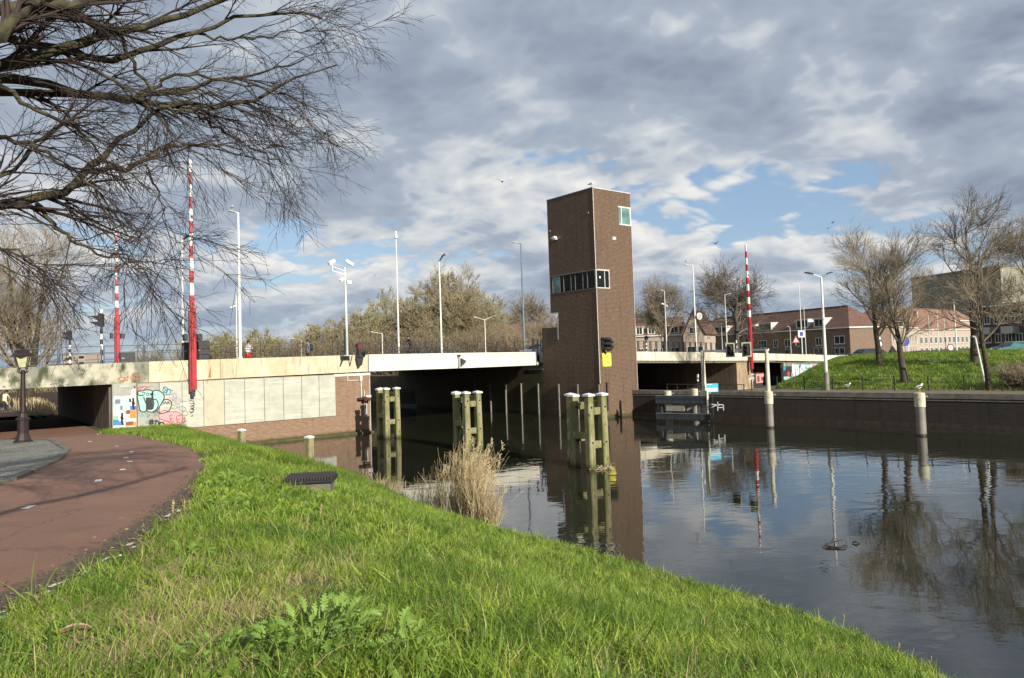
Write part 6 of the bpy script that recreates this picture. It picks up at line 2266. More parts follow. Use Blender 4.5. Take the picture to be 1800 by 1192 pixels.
LP, LR, LLEN = [], [], []
for poly, y0, y1, ra, rb in LIMBS:
    m = len(poly)
    pts = [sight(px, py, y0+(y1-y0)*i/(m-1)) for i, (px, py) in enumerate(poly)]
    q = resample(pts, 22)
    q[1:-1] += rng.normal(size=(20, 3))*.022
    LP.append(q)
    LR.append(np.linspace(ra, rb, 22))
LP = np.stack(LP)
LR = np.stack(LR)
# off-frame limbs of the same crown, above and behind the viewer's left: they carry the shade on the path
EX = []
for (dx, dy, dz, L_) in [(-.3, -1, .5, 6), (.5, -1, .55, 6), (.3, .3, 1.3, 6), (-1, -.2, .7, 5), (.8, .2, 1.1, 7), (.7, -.9, .85, 7)]:
    p = np.array([TRX, TRY, tz+3.2+rng.uniform(0, 1.4)])
    d = np.array([dx, dy, dz])
    d /= np.linalg.norm(d)
    q = [p]
    for i in range(21):
        d = d+rng.normal(size=3)*.05
        d /= np.linalg.norm(d)
        q.append(q[-1]+d*L_/21)
    EX.append(np.array(q))
EX = np.stack(EX)
EXR = np.tile(np.linspace(.13, .02, 22)[None], (len(EX), 1))
ft = thing('overhanging_tree', 'large dark bare tree whose branches reach in from the upper left above the path', 'tree', (0, 0, 0))
tp = np.array([[TRX, TRY, tz-.4], [TRX+.03, TRY, tz+.5], [TRX-.05, TRY+.05, tz+1.6], [TRX+.05, TRY, tz+2.8], [TRX+.1, TRY+.05, tz+4.4], [TRX+.05, TRY+.1, tz+6.2], [TRX+.2, TRY, tz+8.5]])[None]
V, Q = merge([(tp, np.array([[.5, .4, .36, .34, .27, .18, .07]]), 16)])
np_mesh('trunk', V, Q, MT['bark_green'], ft, smooth=True)
# join each limb to the trunk
JN = []
for q, r_ in zip(LP, LR):
    if q[0, 0] < -7.0:
        zt = min(max(q[0, 2]-1.2, tz+1.8), tz+7)
        JN.append(resample([(TRX, TRY, zt), (TRX+(q[0, 0]-TRX)*.5, TRY+(q[0, 1]-TRY)*.6, (zt+q[0, 2])/2+.1), tuple(q[0])], 22))
JN = np.stack(JN) if JN else None
JR = np.tile(np.linspace(.14, .10, 22)[None], (len(JN), 1))
V, Q = merge([(LP, LR, 8), (EX, EXR, 6), (JN, JR, 8)])
np_mesh('limbs', V, Q, MT['bark_green'], ft, smooth=True)
A1, a1 = grow(LP, LR, 11, rng, .20, .99, (14, 44), (.6, 1.65), 9, -.04, .075, .5, .0035, tl=.25)
# sprays arch over and hang at the tips
dr = (np.linspace(0, 1, 9)**2)[None, :]*np.linalg.norm(A1[:, -1]-A1[:, 0], axis=1)[:, None]*.06
A1[:, :, 2] -= dr
A2, a2 = grow(A1, a1, 8, rng, .12, .98, (16, 46), (.3, .9), 7, -.22, .10, .62, .0026, tl=.3)
A3, a3 = grow(A2, a2, 3, rng, .2, .95, (18, 50), (.12, .38), 4, -.3, .12, .7, .0022)
E1, e1 = grow(EX, EXR, 10, rng, .2, 1, (20, 60), (1, 2.6), 7, -.2, .1, .5, .006)
E2, e2 = grow(E1, e1, 4, rng, .2, 1, (20, 55), (.3, 1.0), 5, -.2, .1, .5, .004)
V, Q = merge([(A1, a1, 4), (A2, a2, 3), (A3, a3, 3), (E1, e1, 3), (E2, e2, 3)])
np_mesh('twigs', V, Q, MT['twig'], ft)

# second bare tree off the frame behind the viewer, casting part of the shade on the bank
tr, lv = bare_tree(81, 13.0, .25, .34, (25, 70), 11, 6, 5, 2, 5.8, .4, tipr=.008)
rt = tree_obj('bare tree behind the viewer beside the path', (-0.3, -7.6, 3.3), tr, lv, twig='twig')
# its long limbs reach over the viewer and throw the streaks of shade on the path
RL = [[(-.3, -7.6, 7.6), (-.2, -4, 8.5), (.1, -.8, 9.0), (.6, 2.2, 9.2), (1.1, 4.6, 9.5)], [(-.3, -7.6, 8.4), (-1.6, -4, 9.6), (-1.8, -1, 10.0), (-1.0, 2.0, 10.3), (-.2, 3.8, 10.6)],
      [(-.3, -7.6, 8.8), (-1, -3, 11), (-.4, 0, 11.8), (1.0, 2.4, 12.3), (2.0, 4.2, 12.6)], [(-.3, -7.6, 8.0), (-2.5, -4, 9.5), (-4.0, -1, 10.2), (-4.3, 1.5, 10.6), (-4.2, 3.2, 11.0)]]
RP = np.stack([resample(np.array(q)-np.array([-.3, -7.6, 3.3]), 18)+np.r_[np.zeros((1, 3)), rng.normal(size=(17, 3))*.05] for q in RL])
RR = np.stack([np.linspace(.15, .05, 18), np.linspace(.11, .03, 18), np.linspace(.10, .03, 18), np.linspace(.12, .03, 18)])
S1, s1 = grow(RP, RR, 9, rng, .25, 1, (20, 55), (.8, 2.4), 7, .2, .1, .5, .008)
S2, s2 = grow(S1, s1, 5, rng, .2, 1, (20, 55), (.3, 1.0), 5, .1, .1, .5, .005)
V, Q = merge([(RP, RR, 8), (S1, s1, 4), (S2, s2, 3)])
np_mesh('limbs', V, Q, MT['bark_green'], rt, smooth=True)


# ================================================================ buildings
def wall_frame(p0, p1):
    a, b_ = Vector((p0[0], p0[1], 0)), Vector((p1[0], p1[1], 0))
    d = (b_-a)
    return a, d.length, math.atan2(d.y, d.x)


def window(parent, x, z, w, h, y=0.0, panes=2, depth=.06, glass='glass', frame='white'):
    f = M()
    t_ = .09
    f.box(x-w/2, x+w/2, y-depth, y-.002, z, z+t_)
    f.box(x-w/2, x+w/2, y-depth, y-.002, z+h-t_, z+h)
    f.box(x-w/2, x-w/2+t_, y-depth, y-.002, z+t_, z+h-t_)
    f.box(x+w/2-t_, x+w/2, y-depth, y-.002, z+t_, z+h-t_)
    for i in range(1, panes):
        xx = x-w/2+w*i/panes
        f.box(xx-t_*.45, xx+t_*.45, y-depth, y-.002, z+t_, z+h-t_)
    o = f.build('window', MT[frame], parent)
    M().box(x-w/2+t_*.6, x+w/2-t_*.6, y-depth*.5, y-.004, z+t_*.6, z+h-t_*.6).build('pane', MT[glass], o)
    M().box(x-w/2-.05, x+w/2+.05, y-depth-.06, y-.002, z-.09, z-.004).build('sill', MT['lead'], o)
    return o


def house_block(label, p0, p1, depth, ze, zr, zg, brick='house_brick', tiles='tiles', wins=(), dorm=(), hip=(3, 3), gutter=.18, chim=(), name='brick_terrace', side_wins=()):
    """long block: facade from p0 to p1 (left to right seen from the canal), depth away from the viewer"""
    a, L, ang = wall_frame(p0, p1)
    t = thing(name, label, 'building', (a.x, a.y, 0), ang)
    M().box(0, L, 0, depth, zg-1, ze).build('wall', MT[brick], t)
    g = M()
    g.box(-.25, L+.25, -.3, 0, ze-.02, ze+gutter)
    g.box(-.25, 0, 0, depth, ze-.02, ze+gutter)
    g.box(L, L+.25, 0, depth+.25, ze-.02, ze+gutter)
    g.build('gutter', MT['white'], t)
    r = M()
    zz = ze+gutter*.5
    v = [(-.2, -.25, zz), (L+.2, -.25, zz), (L+.2, depth+.25, zz), (-.2, depth+.25, zz), (hip[0], depth/2, zr), (L-hip[1], depth/2, zr)]
    r.add(v, [(0, 1, 5, 4), (2, 3, 4, 5), (1, 2, 5), (3, 0, 4), (3, 2, 1, 0)])
    ro = r.build('roof', MT[tiles], t)
    M().obox((hip[0], depth/2, zr+.05), (L-hip[1], depth/2, zr+.05), .3, .16).build('ridge', MT[tiles], ro)
    for (x, z, w, h, n) in wins:
        window(t, x, z, w, h, 0, n)
    slope = (zr-zz)/(depth/2+.25)
    for (x, w, h) in dorm:
        d = M()
        y0 = .25
        zb = zz+slope*(y0+.25)
        d.prism([(x-w/2, y0, zb), (x-w/2, y0, zb+h), (x-w/2, y0+h/slope+.1, zb+h)], (.12, 0, 0))
        d.prism([(x+w/2-.12, y0, zb), (x+w/2-.12, y0, zb+h), (x+w/2-.12, y0+h/slope+.1, zb+h)], (.12, 0, 0))
        d.box(x-w/2-.15, x+w/2+.15, y0-.18, y0+h/slope+.1, zb+h, zb+h+.14)
        o = d.build('dormer', MT['white'], t)
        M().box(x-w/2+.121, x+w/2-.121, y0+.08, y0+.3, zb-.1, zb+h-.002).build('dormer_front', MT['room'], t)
        window(t, x, zb+.02, w-.26, h-.08, y0+.07, 2)
    for x in chim:
        c = M().box(x-.4, x+.4, depth/2-.4, depth/2+.4, zr-.5, zr+1.2)
        c.box(x-.45, x+.45, depth/2-.45, depth/2+.45, zr+1.2, zr+1.32)
        c.build('chimney', MT[brick], ro)
    return t, L


def along(p0, p1, px, Y=None):
    """distance along the facade at which column px is seen"""
    d = ray(px, 600)
    # intersect the vertical plane through p0-p1
    ax, ay = p0[0], p0[1]
    bx, by = p1[0]-ax, p1[1]-ay
    # solve a + s*b = t*d
    det = bx*(-d[1])+by*d[0]
    s_ = ((-ax)*(-d[1])+(-ay)*d[0])/det*1.0
    return s_*math.hypot(bx, by)


# main terrace with the long ridge, right of the tower
c1 = sight(1493, 576, 127)
c0 = sight(1349, 584, 146)
dirx = ((c0[0]-c1[0]), (c0[1]-c1[1]))
p0 = (c1[0]+dirx[0]*1.12, c1[1]+dirx[1]*1.12)
# extend leftwards until column 1215
k = 1.0
while True:
    q = (c1[0]+dirx[0]*k, c1[1]+dirx[1]*k)
    rr = np.array([q[0], q[1], 5.0])-C0
    col_ = 900+FOC*(rr @ _rx)/(rr @ _f)
    if col_ < 1225 or k > 6:
        break
    k += .05
p0, p1 = q, (c1[0], c1[1])
Lm = math.hypot(p1[0]-p0[0], p1[1]-p0[1])


def S(px):
    lo_, hi_ = 0.0, 1.2
    for _ in range(40):
        m = (lo_+hi_)/2
        q = np.array([p0[0]+(p1[0]-p0[0])*m, p0[1]+(p1[1]-p0[1])*m, 6.0])-C0
        c = 900+FOC*(q @ _rx)/(q @ _f)
        if c < px:
            lo_ = m
        else:
            hi_ = m
    return lo_*Lm


wins = []
for (a, b_, z, h, n) in [(1467, 1485, 5.25, 1.45, 2), (1434, 1445, 5.1, 1.45, 2), (1400, 1410, 5.0, 2.1, 2), (1379, 1390, 5.0, 1.5, 2), (1360, 1368, 5.0, 1.5, 2), (1333, 1348, 5.0, 1.5, 3), (1300, 1316, 5.0, 1.5, 3), (1272, 1286, 5.0, 1.5, 2),
                         (1246, 1254, 5.0, 1.5, 2), (1467, 1484, 3.4, 1.2, 2), (1430, 1446, 3.2, 1.5, 2), (1379, 1392, 3.2, 1.4, 2)]:
    sa, sb = S(a), S(b_)
    wins.append(((sa+sb)/2, z, sb-sa, h, n))
dorm = []
for (a, b_, h) in [(1430, 1448, 1.5), (1399, 1420, 1.5), (1333, 1355, 1.4), (1313, 1326, 1.3), (1254, 1276, 1.4)]:
    sa, sb = S(a), S(b_)
    dorm.append(((sa+sb)/2, sb-sa, h))
house_block('long two storey brown brick terrace with tiled hipped roof and white dormers', p0, p1, 9.5, 8.02, 12.2, 3.2, wins=wins, dorm=dorm, hip=(1, 4.5))
for px in (1424, 1454, 1374, 1339):
    pass
# lower terrace just right of the tower
a0, a1 = sight(1090, 590, 150), sight(1199, 590, 146)
Y0, Y1 = 150, 146
wl = math.hypot(a1[0]-a0[0], a1[1]-a0[1])
def S2(px):
    return (px-1090)/(1199-1090)*wl
house_block('brick terrace with white dormers directly right of the tower', a0, a1, 10, 8.1, 11.9, 3.2, wins=[((S2(a)+S2(b_))/2, 3.7, S2(b_)-S2(a), 2.0, 2) for a, b_ in [(1122, 1131), (1148, 1156), (1160, 1168), (1179, 1193)]],
            dorm=[((S2(a)+S2(b_))/2, S2(b_)-S2(a), 1.5) for a, b_ in [(1118, 1131), (1139, 1152), (1177, 1194)]], hip=(0, .1), brick='pink_brick', gutter=.22)
# gabled bay between the two terraces
g0, g1 = sight(1201, 590, 143), sight(1238, 590, 141)
t = thing('gabled_house', 'brick house with a steep gable behind the lamp post with the round mirror', 'building', (g0[0], g0[1], 0), math.atan2(g1[1]-g0[1], g1[0]-g0[0]))
wl = math.hypot(g1[0]-g0[0], g1[1]-g0[1])
M().prism([(0, 0, 2.5), (wl, 0, 2.5), (wl, 0, 8), (wl*.5, 0, 12.4), (0, 0, 8)], (0, 9, 0)).build('wall', MT['pink_brick'], t)
m_ = M()
m_.prism([(-.3, -.2, 7.9), (wl*.5, -.2, 12.6), (wl*.5, -.2, 12.9), (-.5, -.2, 8.1)], (0, 9.4, 0))
m_.prism([(wl+.3, -.2, 7.9), (wl*.5, -.2, 12.6), (wl*.5, -.2, 12.9), (wl+.5, -.2, 8.1)], (0, 9.4, 0))
m_.build('roof', MT['tiles'], t)
window(t, wl*.5, 8.2, 1.7, 1.3, 0, 2)
window(t, wl*.35, 3.9, 1.6, 1.9, 0, 2)
window(t, wl*.8, 3.9, 1.1, 1.9, 0, 2)

# sunlit end of the terrace running away to the right, then the far pink rows
q0, q1 = (c1[0]+9.2, c1[1]+3.7), sight(1612, 590, 152)
L2 = math.hypot(q1[0]-q0[0], q1[1]-q0[1])
a, L, ang = wall_frame(q0, q1)
wins = []
for i in range(9):
    wins.append((1.4+i*(L-2.5)/8.5, 5.3, 1.1, 1.5, 1))
    wins.append((1.4+i*(L-2.5)/8.5, 3.1, 1.1, 1.3, 1))
house_block('sunlit pale pink terrace running right from the corner of the brown terrace', q0, q1, 9, 8.0, 11.6, 3.0, brick='pink_brick', wins=wins, hip=(5, 1), dorm=[(L*.55, 1.8, 1.3), (L*.75, 1.8, 1.3)])
q0, q1 = sight(1596, 606, 150), sight(1720, 602, 175)
a, L, ang = wall_frame(q0, q1)
wins = [(1.5+i*2.55, 4.7, 1.3, 1.5, 2) for i in range(int(L/2.55))]+[(1.5+i*2.55, 2.6, 1.3, 1.3, 2) for i in range(int(L/2.55))]
house_block('far pale terrace with bright red tiled roof behind the slope trees', q0, q1, 9, 7.7, 10.8, 2.6, brick='pink_brick', tiles='tiles_red', wins=wins, hip=(3, 1), chim=(6, 16))
q0, q1 = sight(1590, 600, 178), sight(1716, 598, 205)
house_block('second red roofed row showing above the pale terrace', q0, q1, 9, 10.6, 14.0, 2.6, brick='pink_brick', tiles='tiles_red', hip=(3, 1), wins=[(2+i*3.6, 9.0, 1.4, 1.2, 2) for i in range(9)])
q0, q1 = sight(1712, 600, 120), sight(1830, 600, 108)
a, L, ang = wall_frame(q0, q1)
t, L = house_block('dark brick housing block with pale balconies at the right picture edge', q0, q1, 10, 10.4, 10.9, 2.8, brick='dark_brick', wins=[(1.0+i*1.9, 4.6, 1.2, 1.4, 2) for i in range(6)]+[(1.0+i*1.9, 7.6, 1.2, 1.4, 2) for i in range(6)], hip=(1, 1), tiles='road', name='apartment_block')
for x in (2.2, 6.5):
    M().box(x, x+2.2, -1.2, -.01, 6.0, 7.1).build('balcony', MT['galv'], t)

# office block with dark bands, far behind
o0, o1, o2 = sight(1602, 500, 260), sight(1760, 500, 225), sight(1900, 500, 262)
zt = sight(1604, 491, 260)[2]
def office_wing(parent, p0_, p1_, dep, mt_w, mt_b, rows, ztop, bandh):
    a, L, ang = wall_frame(p0_, p1_)
    c_, s_ = math.cos(ang), math.sin(ang)
    rot = Matrix.Rotation(ang, 4, 'Z')
    def put(m_, name, mt_):
        o = m_.build(name, MT[mt_], parent)
        o.location = (a.x-parent.location.x, a.y-parent.location.y, 0)
        o.rotation_euler = (0, 0, ang)
        return o
    put(M().box(0, L, 0, dep, 0, ztop), 'wall', mt_w)
    for i in range(rows):
        z = ztop-2.2-i*3.3
        put(M().box(.4, L-.4, -.05, -.01, z-1.5, z), 'window_band', mt_b)
        m_ = M()
        n = int(L/3.5)
        for j in range(1, n):
            x = L*j/n
            m_.box(x-.1, x+.1, -.10, -.051, z-1.5, z)
        put(m_, 'mullions', mt_w)
    put(M().box(-.1, L+.1, -.2, dep+.1, ztop, ztop+.5), 'roof_edge', mt_w)


MT['office_dark'] = mat('office_dark_cladding', (0.30, 0.28, 0.21), (0.25, 0.235, 0.17), rough=.8, scale=.3)
MT['office_lit'] = mat('office_lit_cladding', (0.66, 0.64, 0.30), (0.6, 0.57, 0.27), rough=.8, scale=.3)  # yellow sunlight on the right wing is put into its cladding colour
t = thing('office_block', 'large brown grey banded office block with a wing coloured sunlit yellow far behind the slope trees', 'building', (o0[0], o0[1], 0))
office_wing(t, o0, o1, 20, 'office_dark', 'pile_grey', 7, zt, 1.5)
office_wing(t, (o1[0]+.4, o1[1]+.1), o2, 0.6, 'office_lit', 'glass', 7, zt-1.5, 1.5)
# gabled roof left of the tower
q0, q1 = sight(884, 590, 128), sight(985, 590, 134)
a, L, ang = wall_frame(q0, q1)
t = thing('gabled_house', 'brick house with steep red brown tiled roof between the trees left of the tower', 'building', (a.x, a.y, 0), ang)
m_ = M().prism([(0, 0, 1.5), (0, 0, 6.8), (0, 4, 10.6), (0, 8, 6.8), (0, 8, 1.5)], (L, 0, 0))
m_.build('wall', MT['dark_brick'], t)
m_ = M()
m_.prism([(-.3, -.5, 6.4), (-.3, 4, 10.7), (-.3, 4, 10.95), (-.3, -.6, 6.65)], (L, 0, 0))
m_.prism([(-.3, 8.5, 6.4), (-.3, 4, 10.7), (-.3, 4, 10.95), (-.3, 8.6, 6.65)], (L, 0, 0))
m_.build('roof', MT['tiles'], t)
window(t, 4.6, 6.9, 1.1, 1.1, -.3, 2)
window(t, 3.0, 3.6, 1.6, 1.5, 0, 2)
window(t, 7.0, 3.6, 1.6, 1.5, 0, 2)
# distant pale flats seen between the traffic lights
for i, (a_, b_, top, lab) in enumerate([(112, 128, 626, 'tiny distant pale flat block left of the smaller striped traffic light'), (137, 149, 623, 'tiny distant pale flat block between the two striped traffic lights')]):
    q0, q1 = sight(a_, 640, 300), sight(b_, 640, 300)
    zt = sight(a_, top, 300)[2]
    t = thing('flat_block', lab, 'building', (q0[0], q0[1], 0))
    w = q1[0]-q0[0]
    M().box(0, w, 0, 12, 0, zt).build('wall', MT['pink_brick'], t)
    for k_ in range(3):
        M().box(.3, w-.3, -.06, -.01, zt-1.8-k_*2.4, zt-.7-k_*2.4).build('window_band', MT['glass'], t)
# grey slab and bushes seen through the channel gap
q0 = sight(649, 676, 108)
gp = thing('jetty', 'grey jetty edge seen through the gap beside the dark channel', 'jetty', (q0[0]-2, 107.0, 0))
M().box(0, 9, 0, 1.0, -.5, 1.35).build('wall', MT['rail_brown'], gp)
M().box(-.05, 9, -.1, 1.0, 1.36, 1.55).build('coping', MT['pile_grey'], gp)

# ================================================================ vehicles
def car(label, loc, rz, colour, van=False):
    t = thing('parked_car', label, 'car', loc, rz, 'parked cars')
    L_, W__, H_ = 4.3, 1.75, (1.95 if van else 1.48)
    prof = [(-2.1, .35), (-2.12, .75), (-1.95, .92), (-1.2, .98), (-.6, H_-.08), (-.3, H_), (.9, H_), (1.5, H_-.12), (2.0, 1.0), (2.12, .85), (2.12, .35)]
    if van:
        prof = [(-2.1, .35), (-2.12, .8), (-1.9, 1.0), (-1.5, 1.1), (-1.1, H_-.05), (-.8, H_), (1.9, H_), (2.08, H_-.1), (2.12, 1.0), (2.12, .35)]
    m_ = M()
    n = len(prof)
    secs = [(-W__/2, .0), (-W__/2+.05, 1), (W__/2-.05, 1), (W__/2, .0)]
    vs = []
    for y, k_ in ((-W__/2, .93), (-W__/2+.12, 1.0), (W__/2-.12, 1.0), (W__/2, .93)):
        for (x, z) in prof:
            vs.append((x*(.985 if k_ < 1 else 1), y*(1 if z < 1.05 else .86), z if z < 1.0 else 1.0+(z-1.0)*(1 if k_ == 1 else .93)))
    fs = []
    for s_ in range(3):
        for i in range(n):
            j = (i+1) % n
            fs.append((s_*n+i, s_*n+j, (s_+1)*n+j, (s_+1)*n+i))
    fs.append(tuple(range(n-1, -1, -1)))
    fs.append(tuple(3*n+i for i in range(n)))
    m_.add(vs, fs)
    m_.build('body', colour, t, smooth=True)
    zt = H_-.14
    for sgn in (-1, 1):
        y0 = sgn*(W__/2*.93)
        M().prism([(-1.0, y0, 1.04), (1.6, y0, 1.04), (1.35, y0*.95, zt), (-.5, y0*.95, zt)], (0, .012*sgn, 0)).build('side_window', MT['glass'], t)
    M().prism([(-1.22, -.68, 1.0), (-1.22, .68, 1.0), (-.62, .62, H_-.1), (-.62, -.62, H_-.1)], (-.03, 0, .03)).build('windscreen', MT['glass'], t)
    M().prism([(2.02, -.66, 1.04), (2.02, .66, 1.04), (1.55, .6, H_-.14), (1.55, -.6, H_-.14)], (.03, 0, .03)).build('rear_window', MT['glass'], t)
    for x in (-1.3, 1.3):
        for sgn in (-1, 1):
            w = M().tube([(x, sgn*(W__/2-.2), .32), (x, sgn*(W__/2+.01), .32)], .32, 18).build('wheel', MT['tyre'], t)
            M().tube([(x, sgn*(W__/2+.005), .32), (x, sgn*(W__/2+.02), .32)], .2, 12).build('rim', MT['chrome'], w)
    for sgn in (-1, 1):
        M().cbox(-2.15, -2.05, sgn*.6-.16, sgn*.6+.16, .66, .82, .02).build('headlight', MT['white'], t)
        M().cbox(2.06, 2.15, sgn*.66-.1, sgn*.66+.1, .7, .95, .02).build('tail_light', MT['red'], t)
    return t


cp1 = mat('car_teal', (0.06, 0.16, 0.17), (0.05, 0.14, 0.15), rough=.25, scale=1)
cp2 = mat('car_dark', (0.02, 0.022, 0.025), rough=.25, scale=1)
cp3 = mat('car_white', (0.72, 0.73, 0.75), rough=.25, scale=1)
cp4 = mat('car_red', (0.25, 0.03, 0.04), rough=.3, scale=1)
q = sight(1772, 616, 74)
car('teal estate car parked above the slope at the right picture edge', (q[0]+.6, 74, 3.35), R(8), cp1)
q = sight(1523, 624, 84)
car('dark car behind the crest of the grass slope below the pink terrace', (q[0], 84, 3.05), R(10), cp2)
u0 = onv(940, 612, 12)[0]
car('white car on the bridge half hidden by the low tower block', B(u0+.9, 12, ptop(u0)-.60), BROT, cp3)
q = sight(1797, 612, 80)
car('dark red car just right of the teal one', (q[0]+1.5, 80, 3.4), R(8), cp4)


def bicycle(label, loc, rz, colour='black', group='bicycles parked on the bridge', name='bicycle'):
    t = thing(name, label, 'bicycle', loc, rz, group)
    for x in (-.53, .53):
        m_ = M()
        n = 20
        pts = [(x+.33*math.cos(2*PI*i/n), 0, .34+.33*math.sin(2*PI*i/n)) for i in range(n+1)]
        m_.tube(pts, .022, 6, cap=False)
        w = m_.build('wheel', MT['tyre'], t)
        m_ = M()
        for i in range(6):
            an = PI*i/6
            m_.obox((x-.32*math.cos(an), 0, .34-.32*math.sin(an)), (x+.32*math.cos(an), 0, .34+.32*math.sin(an)), .006, .006)
        m_.build('spokes', MT['chrome'], w)
    m_ = M()
    for p_, q_ in [((-.53, 0, .34), (-.12, 0, .30)), ((-.12, 0, .30), (-.25, 0, .85)), ((-.12, 0, .30), (.36, 0, .80)), ((-.22, 0, .72), (.34, 0, .86)), ((-.53, 0, .34), (-.22, 0, .72)), ((.53, 0, .34), (.34, 0, .95))]:
        m_.tube([p_, q_], .018, 6)
    m_.build('frame', MT[colour], t)
    M().tube([(.34, 0, .95), (.30, 0, 1.05)], .015, 6).tube([(.18, .25, 1.05), (.30, .15, 1.07), (.30, -.15, 1.07), (.18, -.25, 1.05)], .015, 6).build('handlebar', MT['chrome'], t)
    M().cbox(-.38, -.12, -.08, .08, .86, .93, .02).build('saddle', MT['black'], t)
    M().box(-.75, -.3, -.07, .07, .70, .73).build('carrier', MT['black'], t)
    m_ = M().tube([(-.12, -.06, .30), (-.12, .06, .30)], .09, 10)
    m_.build('crank', MT['chrome'], t)
    return t


# ================================================================ people
def person(label, loc, rz, joints, radii, bones, cloth, name='person', group=None, bag=None, hair='hair'):
    """joints: name -> (x, y, z); a single skin surface over the joints"""
    names = list(joints)
    me = bpy.data.meshes.new(name)
    me.from_pydata([joints[n] for n in names], [(names.index(a), names.index(b_)) for a, b_ in bones], [])
    tmp = bpy.data.objects.new(name, me)
    COL.objects.link(tmp)
    tmp.modifiers.new('skin', 'SKIN')
    sv = me.skin_vertices[0].data
    for i, n in enumerate(names):
        r_ = radii.get(n, .06)
        sv[i].radius = (r_, r_*.85 if n in ('chest', 'belly', 'pelvis') else r_)
        sv[i].use_root = (n == 'pelvis')
    sub = tmp.modifiers.new('sub', 'SUBSURF')
    sub.levels = 1
    sub.render_levels = 1
    dg = bpy.context.evaluated_depsgraph_get()
    m2 = bpy.data.meshes.new_from_object(tmp.evaluated_get(dg))
    bpy.data.objects.remove(tmp)
    t = thing(name, label, 'person', loc, rz, group)
    m2.materials.clear()
    mats = [MT['skin']]+[c[2] for c in cloth]
    for m_ in mats:
        m2.materials.append(m_)
    for p_ in m2.polygons:
        c = p_.center
        mi = 0
        for k_, (test, _n, _m) in enumerate(cloth):
            if test(c):
                mi = k_+1
        p_.material_index = mi
        p_.use_smooth = True
    o = bpy.data.objects.new('body', m2)
    link(o, t)
    hd = Vector(joints['head'])
    M().lathe([(.03, -.04), (.115, -.02), (.122, .05), (.09, .12), (.03, .15)], 12, (hd.x, hd.y+.015, hd.z)).build('hair', MT[hair], t, smooth=True)
    m_ = M().cbox(hd.x-.012, hd.x+.012, hd.y-.125, hd.y-.09, hd.z-.04, hd.z, .004)
    m_.build('nose', MT['skin'], t)
    for s_ in (-1, 1):
        M().cbox(hd.x+s_*.035-.012, hd.x+s_*.035+.012, hd.y-.105, hd.y-.092, hd.z-.005, hd.z+.012, .003).build('eye', MT['hair'], t)
    return t


def std_joints(arm_l=None, arm_r=None):
    j = {'pelvis': (0, 0, .95), 'belly': (0, .0, 1.12), 'chest': (0, 0, 1.33), 'neck': (0, 0, 1.5), 'head': (0, -.02, 1.66),
         'sl': (.18, 0, 1.44), 'el': (.24, .03, 1.18), 'wl': (.22, -.06, .94), 'hl': (.22, -.1, .84),
         'sr': (-.18, 0, 1.44), 'er': (-.24, .03, 1.18), 'wr': (-.22, -.06, .94), 'hr': (-.22, -.1, .84),
         'pl': (.10, 0, .90), 'kl': (.12, -.06, .50), 'al': (.11, .02, .09), 'tl': (.12, -.16, .04),
         'pr': (-.10, 0, .90), 'kr': (-.12, .02, .50), 'ar': (-.11, .10, .09), 'tr': (-.12, -.06, .04)}
    if arm_l:
        j.update(arm_l)
    return j


RAD = {'pelvis': .15, 'belly': .135, 'chest': .16, 'neck': .055, 'head': .11, 'sl': .07, 'sr': .07, 'el': .048, 'er': .048, 'wl': .035, 'wr': .035, 'hl': .04, 'hr': .04,
       'pl': .10, 'pr': .10, 'kl': .065, 'kr': .065, 'al': .045, 'ar': .045, 'tl': .04, 'tr': .04}
BON = [('pelvis', 'belly'), ('belly', 'chest'), ('chest', 'neck'), ('neck', 'head'), ('chest', 'sl'), ('sl', 'el'), ('el', 'wl'), ('wl', 'hl'), ('chest', 'sr'), ('sr', 'er'), ('er', 'wr'), ('wr', 'hr'),
       ('pelvis', 'pl'), ('pl', 'kl'), ('kl', 'al'), ('al', 'tl'), ('pelvis', 'pr'), ('pr', 'kr'), ('kr', 'ar'), ('ar', 'tr')]
cl_stripe = mat('striped_shirt', (0.7, 0.68, 0.66), (0.25, 0.2, 0.3), rough=.9, scale=9, stretch=(.2, .2, 3), lo=.48, hi=.52)
cl_red = mat('red_trousers', (0.6, 0.02, 0.02), rough=.9)
cl_dark = mat('dark_clothes', (0.025, 0.027, 0.035), rough=.9)
cl_coat = mat('cream_coat', (0.72, 0.66, 0.46), (0.62, 0.56, 0.38), rough=.9, scale=5)
cl_grey = mat('grey_coat', (0.16, 0.18, 0.2), rough=.9)
q = onv(437, 620, 7.6)
person('pedestrian in a pale striped top and bright red trousers on the bridge', B(q[0], 7.6, ptop(q[0])-.62), BROT+.6, std_joints({'wl': (.14, -.2, 1.2), 'hl': (.05, -.24, 1.28)}), RAD, BON,
       [(lambda c: .99 < c.z < 1.49, '', cl_stripe), (lambda c: c.z <= .99 and abs(c.x) < .19 or c.z < .8, '', cl_red)], group='people on the bridge')
q = onv(541, 620, 7.9)
pm = person('man in dark clothes with a black backpack walking along the bridge railing', B(q[0], 7.9, ptop(q[0])-.62), BROT-PI/2, std_joints(), RAD, BON,
            [(lambda c: .9 < c.z < 1.5, '', cl_grey), (lambda c: c.z <= .93 and abs(c.x) < .19 or c.z < .8, '', cl_dark)], group='people on the bridge')
bp_ = thing('backpack', 'black backpack worn by the man walking along the railing', 'backpack', pm.location, BROT-PI/2)
M().cbox(-.17, .17, .12, .34, 1.0, 1.48, .06).build('bag', MT['black'], bp_)
M().cbox(-.12, .12, .341, .39, 1.04, 1.25, .02).build('pocket', MT['black'], bp_)

